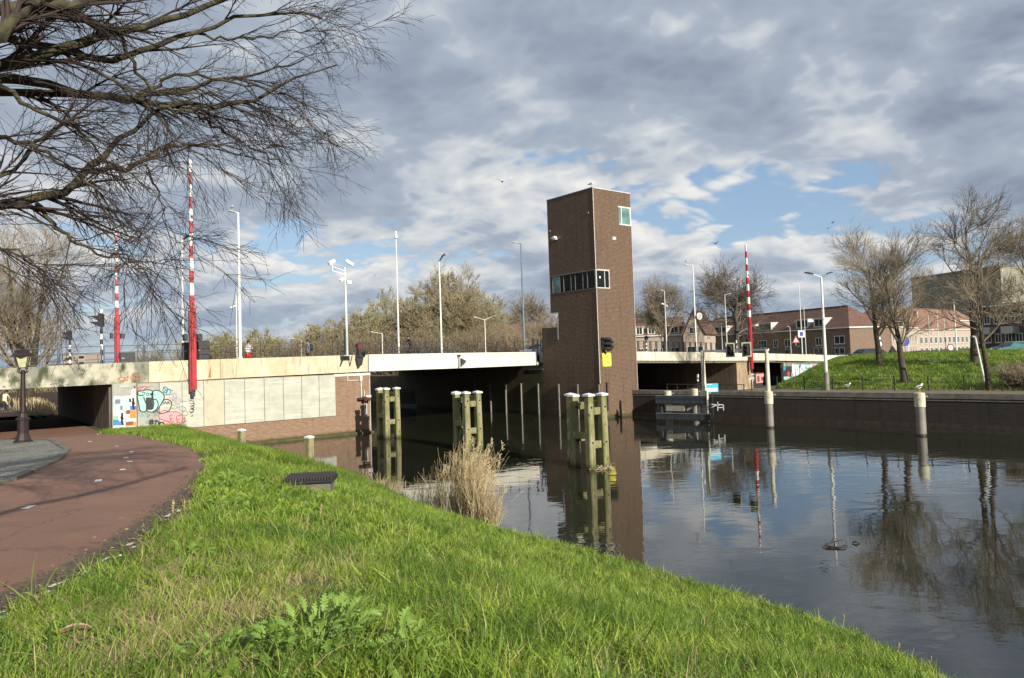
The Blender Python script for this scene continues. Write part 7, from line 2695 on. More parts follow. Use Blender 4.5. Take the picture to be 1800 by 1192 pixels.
# seated riders: pelvis on the saddle, hands on the bars (front is -y)
RJ = {'pelvis': (0, .22, 1.02), 'belly': (0, .16, 1.2), 'chest': (0, .05, 1.40), 'neck': (0, -.02, 1.56), 'head': (0, -.06, 1.72),
      'sl': (.18, .03, 1.50), 'el': (.25, -.12, 1.27), 'wl': (.24, -.24, 1.12), 'hl': (.23, -.30, 1.10), 'sr': (-.18, .03, 1.50), 'er': (-.25, -.12, 1.27), 'wr': (-.24, -.24, 1.12), 'hr': (-.23, -.30, 1.10),
      'pl': (.10, .2, .97), 'kl': (.13, -.14, .72), 'al': (.10, .06, .36), 'tl': (.10, -.08, .30), 'pr': (-.10, .2, .97), 'kr': (-.13, -.10, .62), 'ar': (-.10, .10, .20), 'tr': (-.10, -.04, .14)}
q = sight(10, 722, 65)
gz = 1.52
cyx, cyy = at_ground(10, 723, gz)
bk = bicycle('bicycle ridden away from the viewer on the far cycle path', (cyx, cyy, gz), PI/2+.15, group=None)
pr_ = person('cyclist in a cream coat riding away on the far red cycle path', (cyx, cyy, gz), PI+.15, RJ, RAD, BON,
             [(lambda c: .62 < c.z < 1.56 and not (c.z < 1.0 and abs(c.x) > .2), '', cl_coat), (lambda c: c.z < .62, '', cl_dark)])
pn = thing('pannier', 'dark pannier bags hanging on the far cyclist\'s carrier', 'bag', (cyx, cyy, gz), PI/2+.15)
M().cbox(-.75, -.35, .08, .24, .38, .72, .04).cbox(-.75, -.35, -.24, -.08, .38, .72, .04).build('bag', MT['black'], pn)
# parked bicycles and a rider with scooter on the bridge
for i, (px, v, rz, lab) in enumerate([(706, 8.3, .1, 'dark bicycle at the left end of the group by the railing'), (748, 8.1, -.15, 'dark bicycle at the right end of the group by the railing'), (762, 8.9, .3, 'bicycle right of the group, next to the lamp post'),
                                      (737, 9.4, .05, 'bicycle standing behind the others in the group'), (790, 8.3, .1, 'single bicycle leaning near the lamp post foot')]):
    u0 = onv(px, 612, v)[0]
    bicycle(lab, B(u0, v, ptop(u0)-.42), BROT+rz, ['black', 'grey_steel', 'black'][i % 3])
u0 = onv(719, 610, 8.6)[0]
bicycle('bicycle under the dark hooded rider on the bridge', B(u0, 8.6, ptop(u0)-.42), BROT+PI, 'black')
person('rider in dark hooded jacket on a bicycle behind the railing', B(u0, 8.6, ptop(u0)-.42), BROT-PI/2-0.0, RJ, RAD, BON, [(lambda c: c.z < 1.6, '', cl_dark)], group='people on the bridge')


# ================================================================ gulls
def gull(label, loc, rz, flying=False, s=1.0, flap=.4, dark=False):
    t = thing('gull', label, 'gull', loc, rz, 'gulls')
    t.scale = (s, s, s)
    me = 'feather_grey' if dark else 'feather'
    z0 = 0.0 if flying else .20
    body = M().tube([(-.20, 0, z0+.02), (-.12, 0, z0+.03), (0, 0, z0+.04), (.10, 0, z0+.07), (.15, 0, z0+.11)], [.012, .05, .075, .06, .035], 10)
    body.tube([(.13, 0, z0+.09), (.165, 0, z0+.15), (.20, 0, z0+.165), (.225, 0, z0+.16)], [.035, .042, .036, .014], 10)
    body.build('body', MT[me], t, smooth=True)
    M().tube([(.22, 0, z0+.16), (.27, 0, z0+.15)], [.012, .004], 6).build('beak', MT['beak'], t)
    if flying:
        for sgn in (-1, 1):
            m_ = M()
            ch = [(.05, .0, .11), (.07, .22, .12), (.0, .42, .09), (-.10, .60, .02)]
            vs = []
            for (x, y, c) in ch:
                z = z0+.06+flap*y*(1-y*.7)
                vs += [(x, sgn*y, z), (x-c, sgn*y, z-.01)]
            vs2 = [(a, b_, c+.014) for a, b_, c in vs]
            fs = []
            for i in range(3):
                fs += [(2*i, 2*i+2, 2*i+3, 2*i+1), (8+2*i, 8+2*i+1, 8+2*i+3, 8+2*i+2), (2*i, 8+2*i, 8+2*i+2, 2*i+2), (2*i+1, 2*i+3, 8+2*i+3, 8+2*i+1)]
            m_.add(vs+vs2, fs)
            m_.build('wing', MT[me], t)
        M().prism([(-.18, -.02, z0+.02), (-.30, -.06, z0+.02), (-.30, .06, z0+.02), (-.18, .02, z0+.02)], (0, 0, .01)).build('tail', MT[me], t)
    else:
        for sgn in (-1, 1):
            M().tube([(.09, sgn*.045, z0+.07), (-.04, sgn*.065, z0+.06), (-.26, sgn*.02, z0+.01)], [.03, .04, .008], 8).build('wing', MT['feather_grey'], t, smooth=True)
            M().tube([(0.02, sgn*.03, z0-.02), (0.02, sgn*.03, 0.01), (.06, sgn*.03, 0.0)], .008, 5).build('leg', MT['beak'], t)
    return t


gull('grey winged gull standing on the lone round pile', (pileR.location.x, pileR.location.y, zR), R(20), s=1.25)
gull('white gull perched on the front corner of the tower roof', B(TU+.02, .15, 17.87), R(-20), s=1.1)
q = L6.location
gull('gull sitting on the arm of the lamp post right of the tower', (q.x-.62, q.y, topz(1210, 463, tuple(q))), 0.3, s=1.0)
q = L5.location
gull('gull on the upturned dark lamp head before the round tree', (q.x+.38, q.y, topz(780, 453.5, tuple(q))), 2.6, s=1.0)
q = L1.location
gull('gull on the head of the tall white lamp post at the left', (q.x-.36, q.y-.1, topz(412, 371.5, tuple(q))), 1.6, s=1.0)
gull('white gull flying left of the tower against grey cloud', sight(883, 320, 48), R(100), True, 1.1, .6)
gull('white gull flying close before the dark face of the tower', sight(978, 421, 50), R(60), True, .7, .3)
gull('distant dark bird right of the tower above the fan tree', sight(1258, 429, 70), R(30), True, .9, .5, True)
gull('distant dark bird high over the right side, the upper one of a pair', sight(1464, 392, 80), R(0), True, .8, .3, True)
gull('distant dark bird high over the right side, the lower one of a pair', sight(1455, 402, 80), R(50), True, .8, .3, True)
gull('tiny white gull over the trees between mast and camera pole', sight(657, 486, 90), R(50), True, .8, .3)
gull('white gull resting low on the stones at the foot of the slope', (22.6, 49.4, float(z_right(np.array([22.6]), np.array([49.4]))[0])), R(10), s=1.2)


# ================================================================ grass, reeds, weeds
def leafy(name, c1, c2, trans=.35, rough=.55, dead=None, pscale=1.0):
    m, k, b = new_mat(name)
    oi = k.n.new('ShaderNodeObjectInfo')
    pos = k.n.new('ShaderNodeNewGeometry').outputs['Position']
    big = k.noise(pos, pscale, 5, 0.6)
    f = k.math('ADD', k.math('MULTIPLY', oi.outputs['Random'], .5), k.math('MULTIPLY', k.ramp(big, .3, .7), .6))
    col = k.mix(f, c1, c2)
    if dead:
        col = k.mix(k.math('GREATER_THAN', oi.outputs['Random'], .94), col, dead)
    tr = k.n.new('ShaderNodeBsdfTranslucent')
    k.l.new(k.mix(.3, col, (.3, .45, .03)) if not dead else col, tr.inputs[0])
    mx = k.n.new('ShaderNodeMixShader')
    mx.inputs[0].default_value = trans
    k.l.new(col, b.inputs['Base Color'])
    b.inputs['Roughness'].default_value = rough
    b.inputs['Specular IOR Level'].default_value = .35
    k.l.new(b.outputs[0], mx.inputs[1])
    k.l.new(tr.outputs[0], mx.inputs[2])
    k.l.new(mx.outputs[0], k.n['Material Output'].inputs[0])
    return m


MT['grass_blade'] = leafy('grass_blades', (0.075, 0.17, 0.014), (0.42, 0.51, 0.08), .3, dead=(0.42, 0.36, 0.16))
MT['grass_dark'] = leafy('dark_grass_blades', (0.024, 0.085, 0.008), (0.21, 0.31, 0.035), .3)
MT['straw'] = leafy('dry_straw', (0.42, 0.32, 0.16), (0.55, 0.44, 0.24), .2, .8)
MT['weed'] = leafy('weed_leaves', (0.11, 0.20, 0.02), (0.25, 0.34, 0.05), .3)
MT['thistle'] = leafy('thistle_leaves', (0.16, 0.28, 0.045), (0.26, 0.38, 0.08), .25)
MT['reed'] = leafy('dry_reed', (0.56, 0.43, 0.24), (0.74, 0.60, 0.36), .2, .8)
MT['litter'] = mat('leaf_litter', (0.26, 0.18, 0.11), (0.07, 0.045, 0.03), rough=.9, scale=14, lo=.45, hi=.55, world_pos=True)
MT['dead_leaf'] = mat('dead_leaf', (0.33, 0.24, 0.15), (0.24, 0.16, 0.09), rough=.8, scale=6)


def blade_mesh(name, n, R0, h, w, bend, seed, mt, upright=.75, segs=4):
    rng = np.random.default_rng(seed)
    V, Q = [], []
    for i in range(n):
        a = rng.uniform(0, 2*np.pi)
        r = R0*np.sqrt(rng.uniform())
        p = np.array([r*np.cos(a), r*np.sin(a), -.02])
        az = rng.uniform(0, 2*np.pi)
        out = np.array([np.cos(az), np.sin(az), 0])
        d = out*rng.uniform(.05, 1-upright+.2)+np.array([0, 0, 1.0])
        d /= np.linalg.norm(d)
        side = np.array([-np.sin(az+rng.normal()*.5), np.cos(az+rng.normal()*.5), 0])
        hh = h*rng.uniform(.5, 1.15)
        bd = bend*rng.uniform(.4, 1.5)
        b0 = len(V)
        for s_ in range(segs):
            t_ = s_/(segs-1)
            ww = w*(1-t_)**.7*.5
            if s_ == segs-1:
                V += [p]
            else:
                V += [p-side*ww, p+side*ww]
            d = d+out*bd/segs-np.array([0, 0, bd*.55/segs])
            d /= np.linalg.norm(d)
            p = p+d*hh/(segs-1)
        for s_ in range(segs-2):
            Q.append((b0+2*s_, b0+2*s_+1, b0+2*s_+3, b0+2*s_+2))
        e = b0+2*(segs-2)
        Q.append((e, e+1, e+2, e+2))
    me = bpy.data.meshes.new(name)
    me.from_pydata([tuple(v) for v in V], [], [q if q[2] != q[3] else q[:3] for q in Q])
    me.materials.append(MT[mt])
    me.update()
    return bpy.data.objects.new(name, me)


def weed_mesh(name, n, size, seed, mt, lobed=True):
    """small rosettes of lobed leaves"""
    rng = np.random.default_rng(seed)
    V, F = [], []
    for i in range(n):
        az = rng.uniform(0, 2*np.pi)
        el = rng.uniform(.25, 1.1)
        L = size*rng.uniform(.6, 1.2)
        base = np.array([rng.normal()*size*.5, rng.normal()*size*.5, rng.uniform(0, size*.5)])
        f = np.array([np.cos(az)*np.cos(el), np.sin(az)*np.cos(el), np.sin(el)])
        s_ = np.array([-np.sin(az), np.cos(az), 0])
        nn = np.cross(f, s_)
        prof = [(0, .05), (.15, .28), (.3, .16), (.45, .40), (.6, .2), (.75, .3), (.9, .1)] if lobed else [(0, .04), (.3, .25), (.6, .28), (.85, .12)]
        b0 = len(V)
        for (t_, w_) in prof:
            c = base+f*L*t_-nn*(-.25)*L*t_*t_
            V += [c-s_*w_*L, c+nn*.03*L, c+s_*w_*L]
        V.append(base+f*L+nn*.25*L)
        for k_ in range(len(prof)-1):
            a = b0+3*k_
            F += [(a, a+1, a+4, a+3), (a+1, a+2, a+5, a+4)]
        a = b0+3*(len(prof)-1)
        F += [(a, a+1, len(V)-1), (a+1, a+2, len(V)-1)]
    me = bpy.data.meshes.new(name)
    me.from_pydata([tuple(v) for v in V], [], F)
    me.materials.append(MT[mt])
    me.update()
    return bpy.data.objects.new(name, me)


def scatter(name, label, cat, P, sources, weights, smin, smax, seed, tilt=.25):
    """one stuff object: points with an instance of one of the source tufts on each"""
    rng = np.random.default_rng(seed)
    n = len(P)
    lib = bpy.data.collections.new(name+'_tufts')
    for i, s_ in enumerate(sources):
        s_.name = '%s_%02d' % (name, i)
        lib.objects.link(s_)
    me = bpy.data.meshes.new(name)
    me.vertices.add(n)
    me.vertices.foreach_set('co', np.ascontiguousarray(P, dtype=np.float32).ravel())
    a = me.attributes.new('pick', 'INT', 'POINT')
    a.data.foreach_set('value', rng.choice(len(sources), n, p=np.array(weights)/sum(weights)).astype(np.int32))
    a = me.attributes.new('size', 'FLOAT', 'POINT')
    a.data.foreach_set('value', rng.uniform(smin, smax, n).astype(np.float32))
    a = me.attributes.new('turn', 'FLOAT_VECTOR', 'POINT')
    rot = np.stack([rng.normal(size=n)*tilt*.4, rng.normal(size=n)*tilt*.4, rng.uniform(0, 2*np.pi, n)], 1)
    a.data.foreach_set('vector', rot.astype(np.float32).ravel())
    o = bpy.data.objects.new(name, me)
    COL.objects.link(o)
    tag(o, label, cat, kind='stuff')
    ng = bpy.data.node_groups.new(name, 'GeometryNodeTree')
    ng.interface.new_socket('Geometry', in_out='INPUT', socket_type='NodeSocketGeometry')
    ng.interface.new_socket('Geometry', in_out='OUTPUT', socket_type='NodeSocketGeometry')
    gi = ng.nodes.new('NodeGroupInput')
    go = ng.nodes.new('NodeGroupOutput')
    m2p = ng.nodes.new('GeometryNodeMeshToPoints')
    ci = ng.nodes.new('GeometryNodeCollectionInfo')
    ci.inputs['Collection'].default_value = lib
    ci.inputs['Separate Children'].default_value = True
    ci.inputs['Reset Children'].default_value = True
    ip = ng.nodes.new('GeometryNodeInstanceOnPoints')
    ip.inputs['Pick Instance'].default_value = True

    def attr(nm, dt):
        q = ng.nodes.new('GeometryNodeInputNamedAttribute')
        q.data_type = dt
        q.inputs['Name'].default_value = nm
        return q.outputs['Attribute']
    L = ng.links
    L.new(gi.outputs[0], m2p.inputs['Mesh'])
    L.new(m2p.outputs[0], ip.inputs['Points'])
    L.new(ci.outputs[0], ip.inputs['Instance'])
    L.new(attr('pick', 'INT'), ip.inputs['Instance Index'])
    L.new(attr('turn', 'FLOAT_VECTOR'), ip.inputs['Rotation'])
    L.new(attr('size', 'FLOAT'), ip.inputs['Scale'])
    L.new(ip.outputs[0], go.inputs[0])
    md = o.modifiers.new('tufts', 'NODES')
    md.node_group = ng
    return o


def shore_dist(x, y):
    """rough height above the water, used to stop the grass at the waterline"""
    return z_bank(x, y)


def bank_points(n, seed, ymin, ymax, xmin, xmax, zmin=.02, edge=.05, wfun=None):
    rng = np.random.default_rng(seed)
    x = rng.uniform(xmin, xmax, n)
    y = rng.uniform(ymin, ymax, n)
    z = z_bank(x, y)
    u, v = to_uv(x, y)
    e = edge_x(y)-x+rng.normal(size=n)*.12
    ok = (z > zmin) & (e < -edge-.22*(y < 14)) & (v < 6.8)
    # nothing outside the view wedge beyond a small margin
    ok &= (x < y*.78+1.2) & (x > -y*.80-1.2)
    ok &= ((x-INLET[0])/.5)**2+((y-INLET[1]-.25)/.55)**2 > 1
    if wfun is not None:
        ok &= rng.uniform(size=n) < wfun(x, y)
    return np.stack([x, y, z], 1)[ok]


def vnoise(x, y, s, seed=0):
    r = np.random.default_rng(seed)
    g = r.uniform(size=(64, 64))
    fx, fy = (x/s) % 63, (y/s) % 63
    i, j = fx.astype(int), fy.astype(int)
    a, b_ = fx-i, fy-j
    a, b_ = a*a*(3-2*a), b_*b_*(3-2*b_)
    return g[i, j]*(1-a)*(1-b_)+g[i+1, j]*a*(1-b_)+g[i, j+1]*(1-a)*b_+g[i+1, j+1]*a*b_


def tufts(h, w, n, seed0, R0=.1):
    return [blade_mesh('tuft', n, R0, h, w, 1.0, seed0, 'grass_blade'), blade_mesh('tuft', n, R0, h*.8, w, 1.5, seed0+1, 'grass_blade', .6), blade_mesh('tuft', n, R0, h*1.25, w, .9, seed0+2, 'grass_dark'),
            blade_mesh('tuft', int(n*.6), R0, h*1.1, w*.6, 1.4, seed0+3, 'straw', .5)]


def dryness(x, y):
    # the drier strip beside the path
    d = x-edge_x(y)
    return np.exp(-((d-1.7)/1.35)**2)


def clump(x, y):
    a = vnoise(x+40, y+40, .16, 12)*.6+vnoise(x+40, y+40, .5, 13)*.4
    return np.clip(.10+1.7*(a-.30), .07, 1)


P1 = bank_points(60000, 1, 2.0, 9.5, -5.5, 8.5, wfun=clump)
d1 = dryness(P1[:, 0], P1[:, 1])
r_ = np.random.default_rng(3).uniform(size=len(P1))
dry1 = r_ < .05+d1*.95*(vnoise(P1[:, 0]+20, P1[:, 1]+20, .5, 5)*1.6)
scatter('grass', 'fresh green grass covering the near canal bank', 'grass', P1[~dry1], tufts(.19, .0085, 18, 10), [4, 3, 2.4, .6], .4, 1.7, 4, .8)
scatter('dry_grass', 'dry straw coloured grass along the edge of the cycle path', 'grass', P1[dry1],
        [blade_mesh('tuft', 16, .11, .22, .005, 1.6, 61, 'straw', .45), blade_mesh('tuft', 16, .13, .15, .006, 1.8, 62, 'straw', .3), blade_mesh('tuft', 14, .1, .17, .008, 1.2, 63, 'grass_blade')], [2, 3, 3], .7, 1.3, 6)
P2 = bank_points(80000, 2, 9.5, 24, -11, 8, wfun=lambda x, y: np.clip(.2+1.4*(vnoise(x+40, y+40, .35, 14)-.25), .12, 1))
scatter('grass', 'green grass on the middle part of the canal bank', 'grass', P2, tufts(.20, .014, 18, 20, .14), [4, 3, 2.2, .6], .55, 1.45, 7, .5)
P3 = bank_points(60000, 3, 24, 46, -26, 0)
scatter('grass', 'green grass below the panelled wall at the far end of the bank', 'grass', P3, tufts(.24, .02, 18, 30, .2), [4, 3, 2.5, .3], .7, 1.3, 8)

# broad leaved weeds
W1 = bank_points(14000, 11, 2.5, 30, -12, 5, edge=.0, wfun=lambda x, y: np.clip((vnoise(x+30, y+30, 1.3, 9)-.62)*4, 0, 1)*np.clip(1.3-(x-edge_x(y))*.22, 0, 1))
W1b = bank_points(5200, 12, 11, 22, -8.5, -3.2, edge=.2)
scatter('weeds', 'low leafy weeds mixed into the grass near the path', 'weeds', np.r_[W1, W1b], [weed_mesh('weed', 14, .075, 1, 'weed'), weed_mesh('weed', 12, .09, 2, 'weed', False), weed_mesh('weed', 16, .06, 3, 'thistle')], [3, 2, 1.5], .7, 1.5, 5)

# grass on the far embankment
rng = np.random.default_rng(21)
n = 26000
x = rng.uniform(18, 60, n)
y = rng.uniform(36, 84, n)
u, v = to_uv(x, y)
s_ = u-quay_u(v)
z = z_right(x, y)
toe = np.maximum(3.6, 8.2+1.62*(v+9.7)-quay_u(v))
ok = (s_ > toe) & (v < 6.5) & (x < y*.76) & (s_ < 34)
scatter('grass', 'shaggy green grass on the embankment beyond the quay', 'grass', np.stack([x, y, z], 1)[ok], tufts(.26, .035, 14, 40, .28), [4, 3, 3, .5], .7, 1.4, 9)

# reeds standing in the shallow water
def reed_pts(n, seed):
    rng = np.random.default_rng(seed)
    c = [(-5.3, 28.2, .45, .50), (-4.5, 26.9, .35, .6), (-3.4, 25.6, .45, .85), (-2.75, 24.6, .55, 1.45), (-1.9, 23.6, .5, 2.05), (-1.45, 22.9, .42, 2.35), (-1.15, 22.2, .36, 2.0), (-.8, 21.5, .22, 1.2)]
    wts = np.array([.12, .10, .10, .16, .38, .42, .34, .14])
    idx = rng.choice(len(c), n, p=wts/wts.sum())
    C = np.array(c)[idx]
    X = C[:, 0]+rng.normal(size=n)*C[:, 2]*.42
    Y = C[:, 1]+rng.normal(size=n)*C[:, 2]*.6
    return X, Y, C[:, 3]*rng.uniform(.45, 1.08, n)


rng = np.random.default_rng(31)
X, Y, Hh = reed_pts(800, 30)
K = len(X)
P = np.empty((K, 6, 3))
P[:, 0] = np.stack([X, Y, np.full(K, -.1)], 1)
d = np.stack([rng.normal(size=K)*.14+.03, rng.normal(size=K)*.14, np.ones(K)], 1)
for i in range(1, 6):
    d = d+rng.normal(size=(K, 3))*.05+np.array([.012*i, 0, -.01*i])
    P[:, i] = P[:, i-1]+d/np.linalg.norm(d, axis=1, keepdims=True)*(Hh/5)[:, None]
Rr = np.tile(np.linspace(.0065, .003, 6)[None], (K, 1))
Lf, lr_ = grow(P, Rr, 2, rng, .2, .95, (10, 34), (.2, .5), 5, -.5, .08, .8, .0025)
V, Q = merge([(P, Rr, 3), (Lf, lr_*1.3, 3)])
rd = thing('reeds', 'clump of dry straw coloured reeds standing in the water at the bank', 'reeds')
np_mesh('stalks', V, Q, MT['reed'], rd)['kind'] = 'stuff'
sel = np.where((Hh > 1.2) & (rng.uniform(size=K) < .16))[0]
V_, F_ = [], []
m_ = M()
for i in sel:
    p = P[i, -1]
    for k_ in range(9):
        a = rng.normal(size=3)*.045
        q0 = p+np.array([0, 0, .03*k_-.06])
        q1 = q0+np.array([a[0]+.03, a[1], .05])
        m_.obox(tuple(q0), tuple(q1), .012, .012)
m_.build('seed_plumes', MT['reed'], rd, kind='stuff')
# far reeds by the bank beyond the underpass
X = rng.uniform(0, 1, 2600)
Pf = []
u = -33.2+rng.normal(size=2600)*1.0+X*3
v = 33+X*46
x = T0[0]+u*UD[0]+v*WD[0]
y = T0[1]+u*UD[1]+v*WD[1]
K = len(x)
P = np.empty((K, 4, 3))
P[:, 0] = np.stack([x, y, z_bank(x, y)-.1], 1)
d = np.stack([rng.normal(size=K)*.15, rng.normal(size=K)*.15, np.ones(K)], 1)
Hh = rng.uniform(.6, 1.35, K)
for i in range(1, 4):
    d = d+rng.normal(size=(K, 3))*.08
    P[:, i] = P[:, i-1]+d/np.linalg.norm(d, axis=1, keepdims=True)*(Hh/3)[:, None]
V, Q = merge([(P, np.tile(np.linspace(.022, .012, 4)[None], (K, 1)), 3)])
rd = np_mesh('reeds', V, Q, MT['reed'])
tag(rd, 'pale dry reeds along the bank seen through the underpass', 'reeds', kind='stuff')
# taller dry stems scattered through the near grass
PS = bank_points(2600, 41, 2.8, 16, -5, 4, wfun=lambda x, y: dryness(x, y)*.42+.012)
K = len(PS)
P = np.empty((K, 6, 3))
P[:, 0] = PS
az = rng.uniform(0, 2*np.pi, K)
d = np.stack([np.cos(az)*.35, np.sin(az)*.35, np.ones(K)], 1)
Hh = rng.uniform(.15, .42, K)
for i in range(1, 6):
    d = d+rng.normal(size=(K, 3))*.10+np.stack([np.cos(az)*.10, np.sin(az)*.10, -np.full(K, .08)], 1)*i*.6
    P[:, i] = P[:, i-1]+d/np.linalg.norm(d, axis=1, keepdims=True)*(Hh/5)[:, None]
V, Q = merge([(P, np.tile(np.linspace(.0024, .0014, 6)[None], (K, 1)), 3)])
ds = np_mesh('dry_stems', V, Q, MT['straw'])
tag(ds, 'thin dry stalks sticking out of the near grass', 'grass', kind='stuff')


# single plants with leaves large enough to pick out
def lobed_leaf(name, L, W, lobes, seed):
    rng = np.random.default_rng(seed)
    V, F = [], []
    n = lobes*2+1
    for i in range(n+1):
        t_ = i/n
        env = math.sin(PI*min(t_*1.06+.04, 1))**.7
        w = W*env*(1.0 if i % 2 else .38)
        back = .10*L*(1 if i % 2 else 0)
        z = .16*L*math.sin(t_*2.4)-.10*L*t_*t_
        V += [(t_*L+back*.6, -w, z+.03*L*rng.uniform(-1, 1)+abs(w)*.25), (t_*L, 0, z), (t_*L+back*.6, w, z+.03*L*rng.uniform(-1, 1)+abs(w)*.25)]
    for i in range(n):
        a = 3*i
        F += [(a, a+1, a+4, a+3), (a+1, a+2, a+5, a+4)]
    me = bpy.data.meshes.new(name)
    me.from_pydata(V, [], F)
    me.materials.append(MT['thistle'])
    me.update()
    return me


LM = [lobed_leaf('leaf', .17, .055, 5, 1), lobed_leaf('leaf', .13, .045, 4, 2), lobed_leaf('leaf', .20, .05, 6, 3)]


def leafy_plant(label, x, y, n, spread, height, seed, scale=1.0, group='thistle like plants in the grass'):
    z = float(z_bank(np.array([x]), np.array([y]))[0])
    t = thing('thistle_plant', label, 'plant', (x, y, z), 0, group)
    r_ = random.Random(seed)
    for s_ in range(max(2, n//9)):
        a = r_.uniform(0, 2*PI)
        rr = spread*math.sqrt(r_.random())*.7
        ex = (rr*math.cos(a), rr*math.sin(a), height*r_.uniform(.5, 1))
        M().tube([(ex[0]*.3, ex[1]*.3, -.02), (ex[0]*.8, ex[1]*.8, ex[2]*.6), ex], [.006, .005, .004], 5).build('stem', MT['thistle'], t)
    for i in range(n):
        o = bpy.data.objects.new('leaf', LM[i % 3])
        link(o, t)
        a = r_.uniform(0, 2*PI)
        rr = spread*math.sqrt(r_.random())*.75
        o.location = (rr*math.cos(a), rr*math.sin(a), height*r_.uniform(.15, .95)*(1-.4*rr/spread))
        o.rotation_euler = (r_.uniform(-.5, .5), -r_.uniform(-.2, .9), a+r_.uniform(-.8, .8))
        s_ = scale*r_.uniform(.6, 1.15)
        o.scale = (s_, s_, s_)
    return t


leafy_plant('big light green thistle plant at the bottom edge of the picture, left of the middle', -1.35, 4.75, 130, .44, .36, 1, .78)
leafy_plant('light green thistle leaves right behind the big one', -1.25, 5.35, 60, .32, .30, 2, .72)
leafy_plant('darker thistle leaves at the right side of the big plant', -.78, 4.7, 50, .30, .28, 3, .7)
leafy_plant('small thistle left of the big plant near the bottom edge', -1.95, 4.75, 40, .30, .18, 4, .5)
leafy_plant('small leafy plant beside the path edge below the first white mark', -3.55, 8.0, 26, .25, .22, 5, .9)
leafy_plant('leafy plant in the grass left of the inlet box', -5.3, 13.6, 40, .5, .3, 6, 1.1)
leafy_plant('small leafy rosette at the lower middle of the picture', .35, 4.55, 14, .18, .10, 7, .6)
leafy_plant('leafy plant between path and dry grass tuft', -4.6, 11.3, 26, .35, .22, 8, .9)

# tall dry grass heads standing out against the water
def seed_stalk(label, x, y, h, seed, plume=.12, lean=.05):
    z = float(z_bank(np.array([x]), np.array([y]))[0])
    t = thing('dry_grass_stalk', label, 'grass stalk', (x, y, z), 0, 'dry grass heads on the bank')
    r_ = random.Random(seed)
    M().tube([(0, 0, -.05), (lean*.5, 0, h*.5), (lean, 0, h)], [.004, .003, .002], 5).build('stalk', MT['straw'], t)
    m_ = M()
    for i in range(26):
        k_ = i/26
        p = (lean*(1-plume*k_/h), 0, h-plume*1.3*k_+.03)
        m_.obox(p, (p[0]+r_.uniform(-1, 1)*.022*math.sin(PI*k_+.3), r_.uniform(-1, 1)*.022, p[2]+.03), .008, .008)
    m_.build('seed_head', MT['straw'], t, kind='stuff')


def ground_hit(px, py):
    d = ray(px, py)
    for i in range(1, 3000):
        p = C0+d*(2+i*.02)
        if p[2] < float(z_bank(np.array([p[0]]), np.array([p[1]]))[0]):
            return p
    return None


for i, (px, py, h, lab) in enumerate([(1232, 1128, .22, 'brown grass head left of the pair on the lower bank'), (1307, 1130, .22, 'brown grass head right of the pair on the lower bank'), (1434, 1112, .18, 'short brown head at the waterline'),
                                      (1480, 1118, .30, 'thin branching dry stalk leaning at the waterline'), (1250, 1052, .18, 'single thin stalk on the crest of the bank'), (1577, 1152, .14, 'dry tuft at the waterline near the bottom right'),
                                      (1633, 1180, .16, 'last dry tuft at the bottom right end of the bank'), (300, 925, .30, 'arching pale grass stalk over the path edge'), (560, 930, .3, 'pale leaning stalk in the middle of the drier strip')]):
    p = ground_hit(px, py)
    if p is not None:
        seed_stalk(lab, p[0], p[1], h, i)

# fallen leaf and plastic scrap at the path edge
p = ground_hit(130, 1124)
fl = thing('fallen_leaf', 'large curled dead leaf lying in the grass at the lower left', 'leaf', (p[0], p[1], p[2]+.05), .5)
me = lobed_leaf('blade', .22, .05, 0, 9)
m_ = M()
vs, fs = [], []
for i in range(8):
    t_ = i/7
    w = .038*math.sin(PI*min(max(t_, .03), .97))
    vs += [(-.11+.22*t_, -w, .035*math.sin(t_*3)+.02), (-.11+.22*t_, 0, .02*math.sin(t_*3)), (-.11+.22*t_, w, .035*math.sin(t_*3)+.015)]
for i in range(7):
    a = 3*i
    fs += [(a, a+1, a+4, a+3), (a+1, a+2, a+5, a+4)]
m_.add(vs, fs)
m_.build('leaf_blade', MT['dead_leaf'], fl)
p = ground_hit(11, 1092)
M().cbox(-.05, .05, -.015, .015, 0, .015, .004).build('green_lighter', mat('green_plastic', (0.05, 0.6, 0.12), rough=.3))
o = bpy.data.objects['green_lighter']
o.location = (p[0], p[1], float(z_bank(np.array([p[0]]), np.array([p[1]]))[0])+.02)
tag(o, 'small bright green plastic lighter on the dirt at the left edge', 'lighter')
for i, (px, py) in enumerate([(250, 752), (172, 764), (310, 921), (205, 982), (125, 1045), (700, 1010), (404, 869)]):
    p = ground_hit(px, py)
    if p is None:
        continue
    m_ = M().cbox(-.05, .05, -.02, .025, 0, .012, .004)
    o = m_.build('litter', MT['white'], kind='stuff')
    o.location = (p[0], p[1], p[2]+.02)
    o.rotation_euler = (.1, .2, i)
    tag(o, 'scrap of pale litter beside the path', 'litter')
# peeled white edge line remnants along the path
m_ = M()
rr = random.Random(5)
for i in range(46):
    y = 4.8+i*.16+rr.uniform(-.05, .05)
    if rr.random() < .66:
        continue
    x = float(edge_x(y))+.05+rr.uniform(-.05, .05)
    L_ = rr.uniform(.05, .16)
    dx = (float(edge_x(y+L_))-float(edge_x(y)))
    z = float(z_bank(np.array([x]), np.array([y]))[0])+.016
    w = rr.uniform(.012, .045)
    m_.add([(x-w, y, z), (x+w*.6, y+.01, z), (x+w+dx, y+L_, z), (x-w*.5+dx, y+L_*.8, z)], [(0, 1, 2, 3)])
o = m_.build('edge_marking', MT['road_paint'], kind='stuff')
tag(o, 'broken remains of a white edge line along the path', 'road marking', kind='stuff')

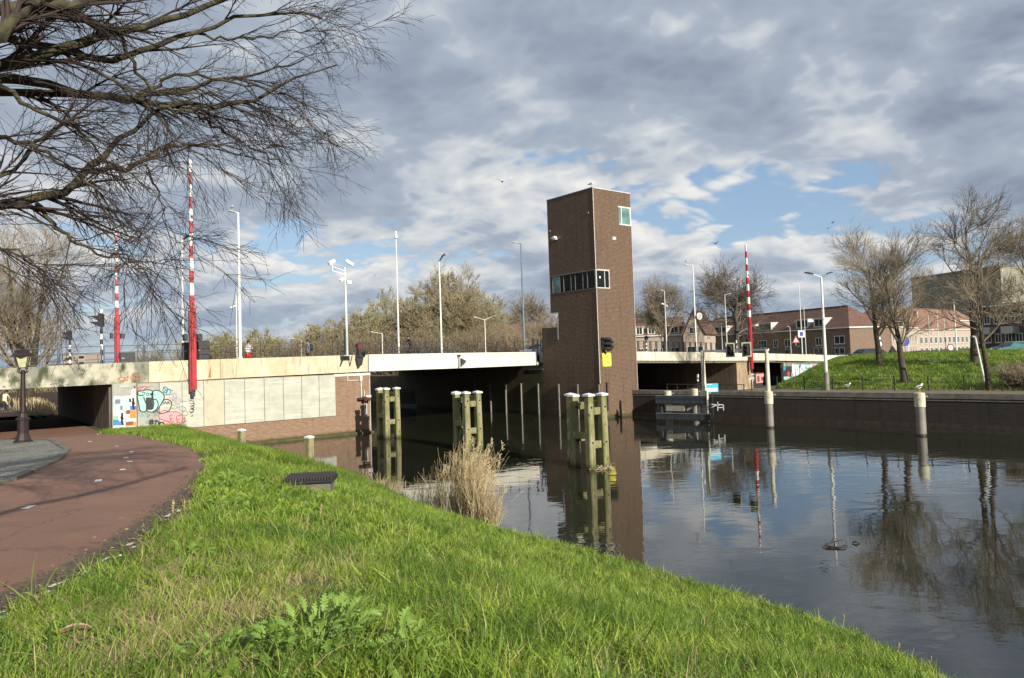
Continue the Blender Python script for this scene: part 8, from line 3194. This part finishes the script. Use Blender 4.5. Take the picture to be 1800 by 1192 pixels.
# leaf litter, bits of twig and dirt in the worn strip between path and grass
lrng = np.random.default_rng(51)
n = 5200
y = lrng.uniform(2.5, 17, n)
x = edge_x(y)+lrng.normal(size=n)*.22+.12
z = z_bank(x, y)+.02
a = lrng.uniform(0, 2*np.pi, n)
ln_ = lrng.uniform(.008, .035, n)
wd_ = ln_*lrng.uniform(.15, .6, n)
dx_ = np.stack([np.cos(a)*ln_, np.sin(a)*ln_, lrng.normal(size=n)*.006], 1)
dy_ = np.stack([-np.sin(a)*wd_, np.cos(a)*wd_, lrng.normal(size=n)*.004], 1)
c_ = np.stack([x, y, z], 1)
V = np.stack([c_-dx_, c_-dy_, c_+dx_, c_+dy_], 1).reshape(-1, 3)
ll = np_mesh('leaf_litter', V, np.arange(n*4).reshape(-1, 4), MT['litter'])
tag(ll, 'brown leaf litter and dirt along the worn edge of the path', 'leaf litter', kind='stuff')

# floating branch
d_ = ray(1463, 958)
p = C0+d_*(-EYE/d_[2])
fb = thing('floating_branch', 'small dark branch floating in the open water at the right', 'branch', (p[0], p[1], 0), 0)
m_ = M()
m_.tube([(-.35, -.25, -.02), (-.2, -.15, .06), (0, .05, .05), (.15, .25, .12), (.3, .5, .02)], [.03, .028, .02, .014, .008], 6)
m_.tube([(-.25, -.2, .04), (0, -.35, .03), (.2, -.25, .06), (.35, -.1, -.01)], [.025, .02, .015, .006], 6)
m_.tube([(-.05, .0, .05), (.15, .0, .1), (.35, .1, .09), (.5, .3, .02)], [.018, .014, .01, .005], 6)
m_.build('branch_wood', MT['twig'], fb)
m_ = M().tube([(.55, .1, .02), (.62, .05, .05), (.72, .02, -.01)], [.02, .025, .01], 6)
m_.build('twig_end', MT['twig'], fb)
# old twigs caught round the front dolphin
rr = random.Random(9)
m_ = M()
for i in range(34):
    a, b_ = rr.uniform(-.6, .5), rr.uniform(-.35, .1)
    an = rr.uniform(0, PI)
    L_ = rr.uniform(.15, .5)
    m_.tube([(a, b_, .02), (a+math.cos(an)*L_*.5, b_+math.sin(an)*L_*.3, rr.uniform(.05, .2)), (a+math.cos(an)*L_, b_+math.sin(an)*L_*.6, rr.uniform(.0, .12))], .008, 4)
x, y, _ = B(-17.6, -17.1)
fw = m_.build('driftwood', MT['reed'])
fw.location = (x, y, 0)
tag(fw, 'tangle of driftwood caught at the foot of the front dolphin', 'driftwood', kind='stuff')
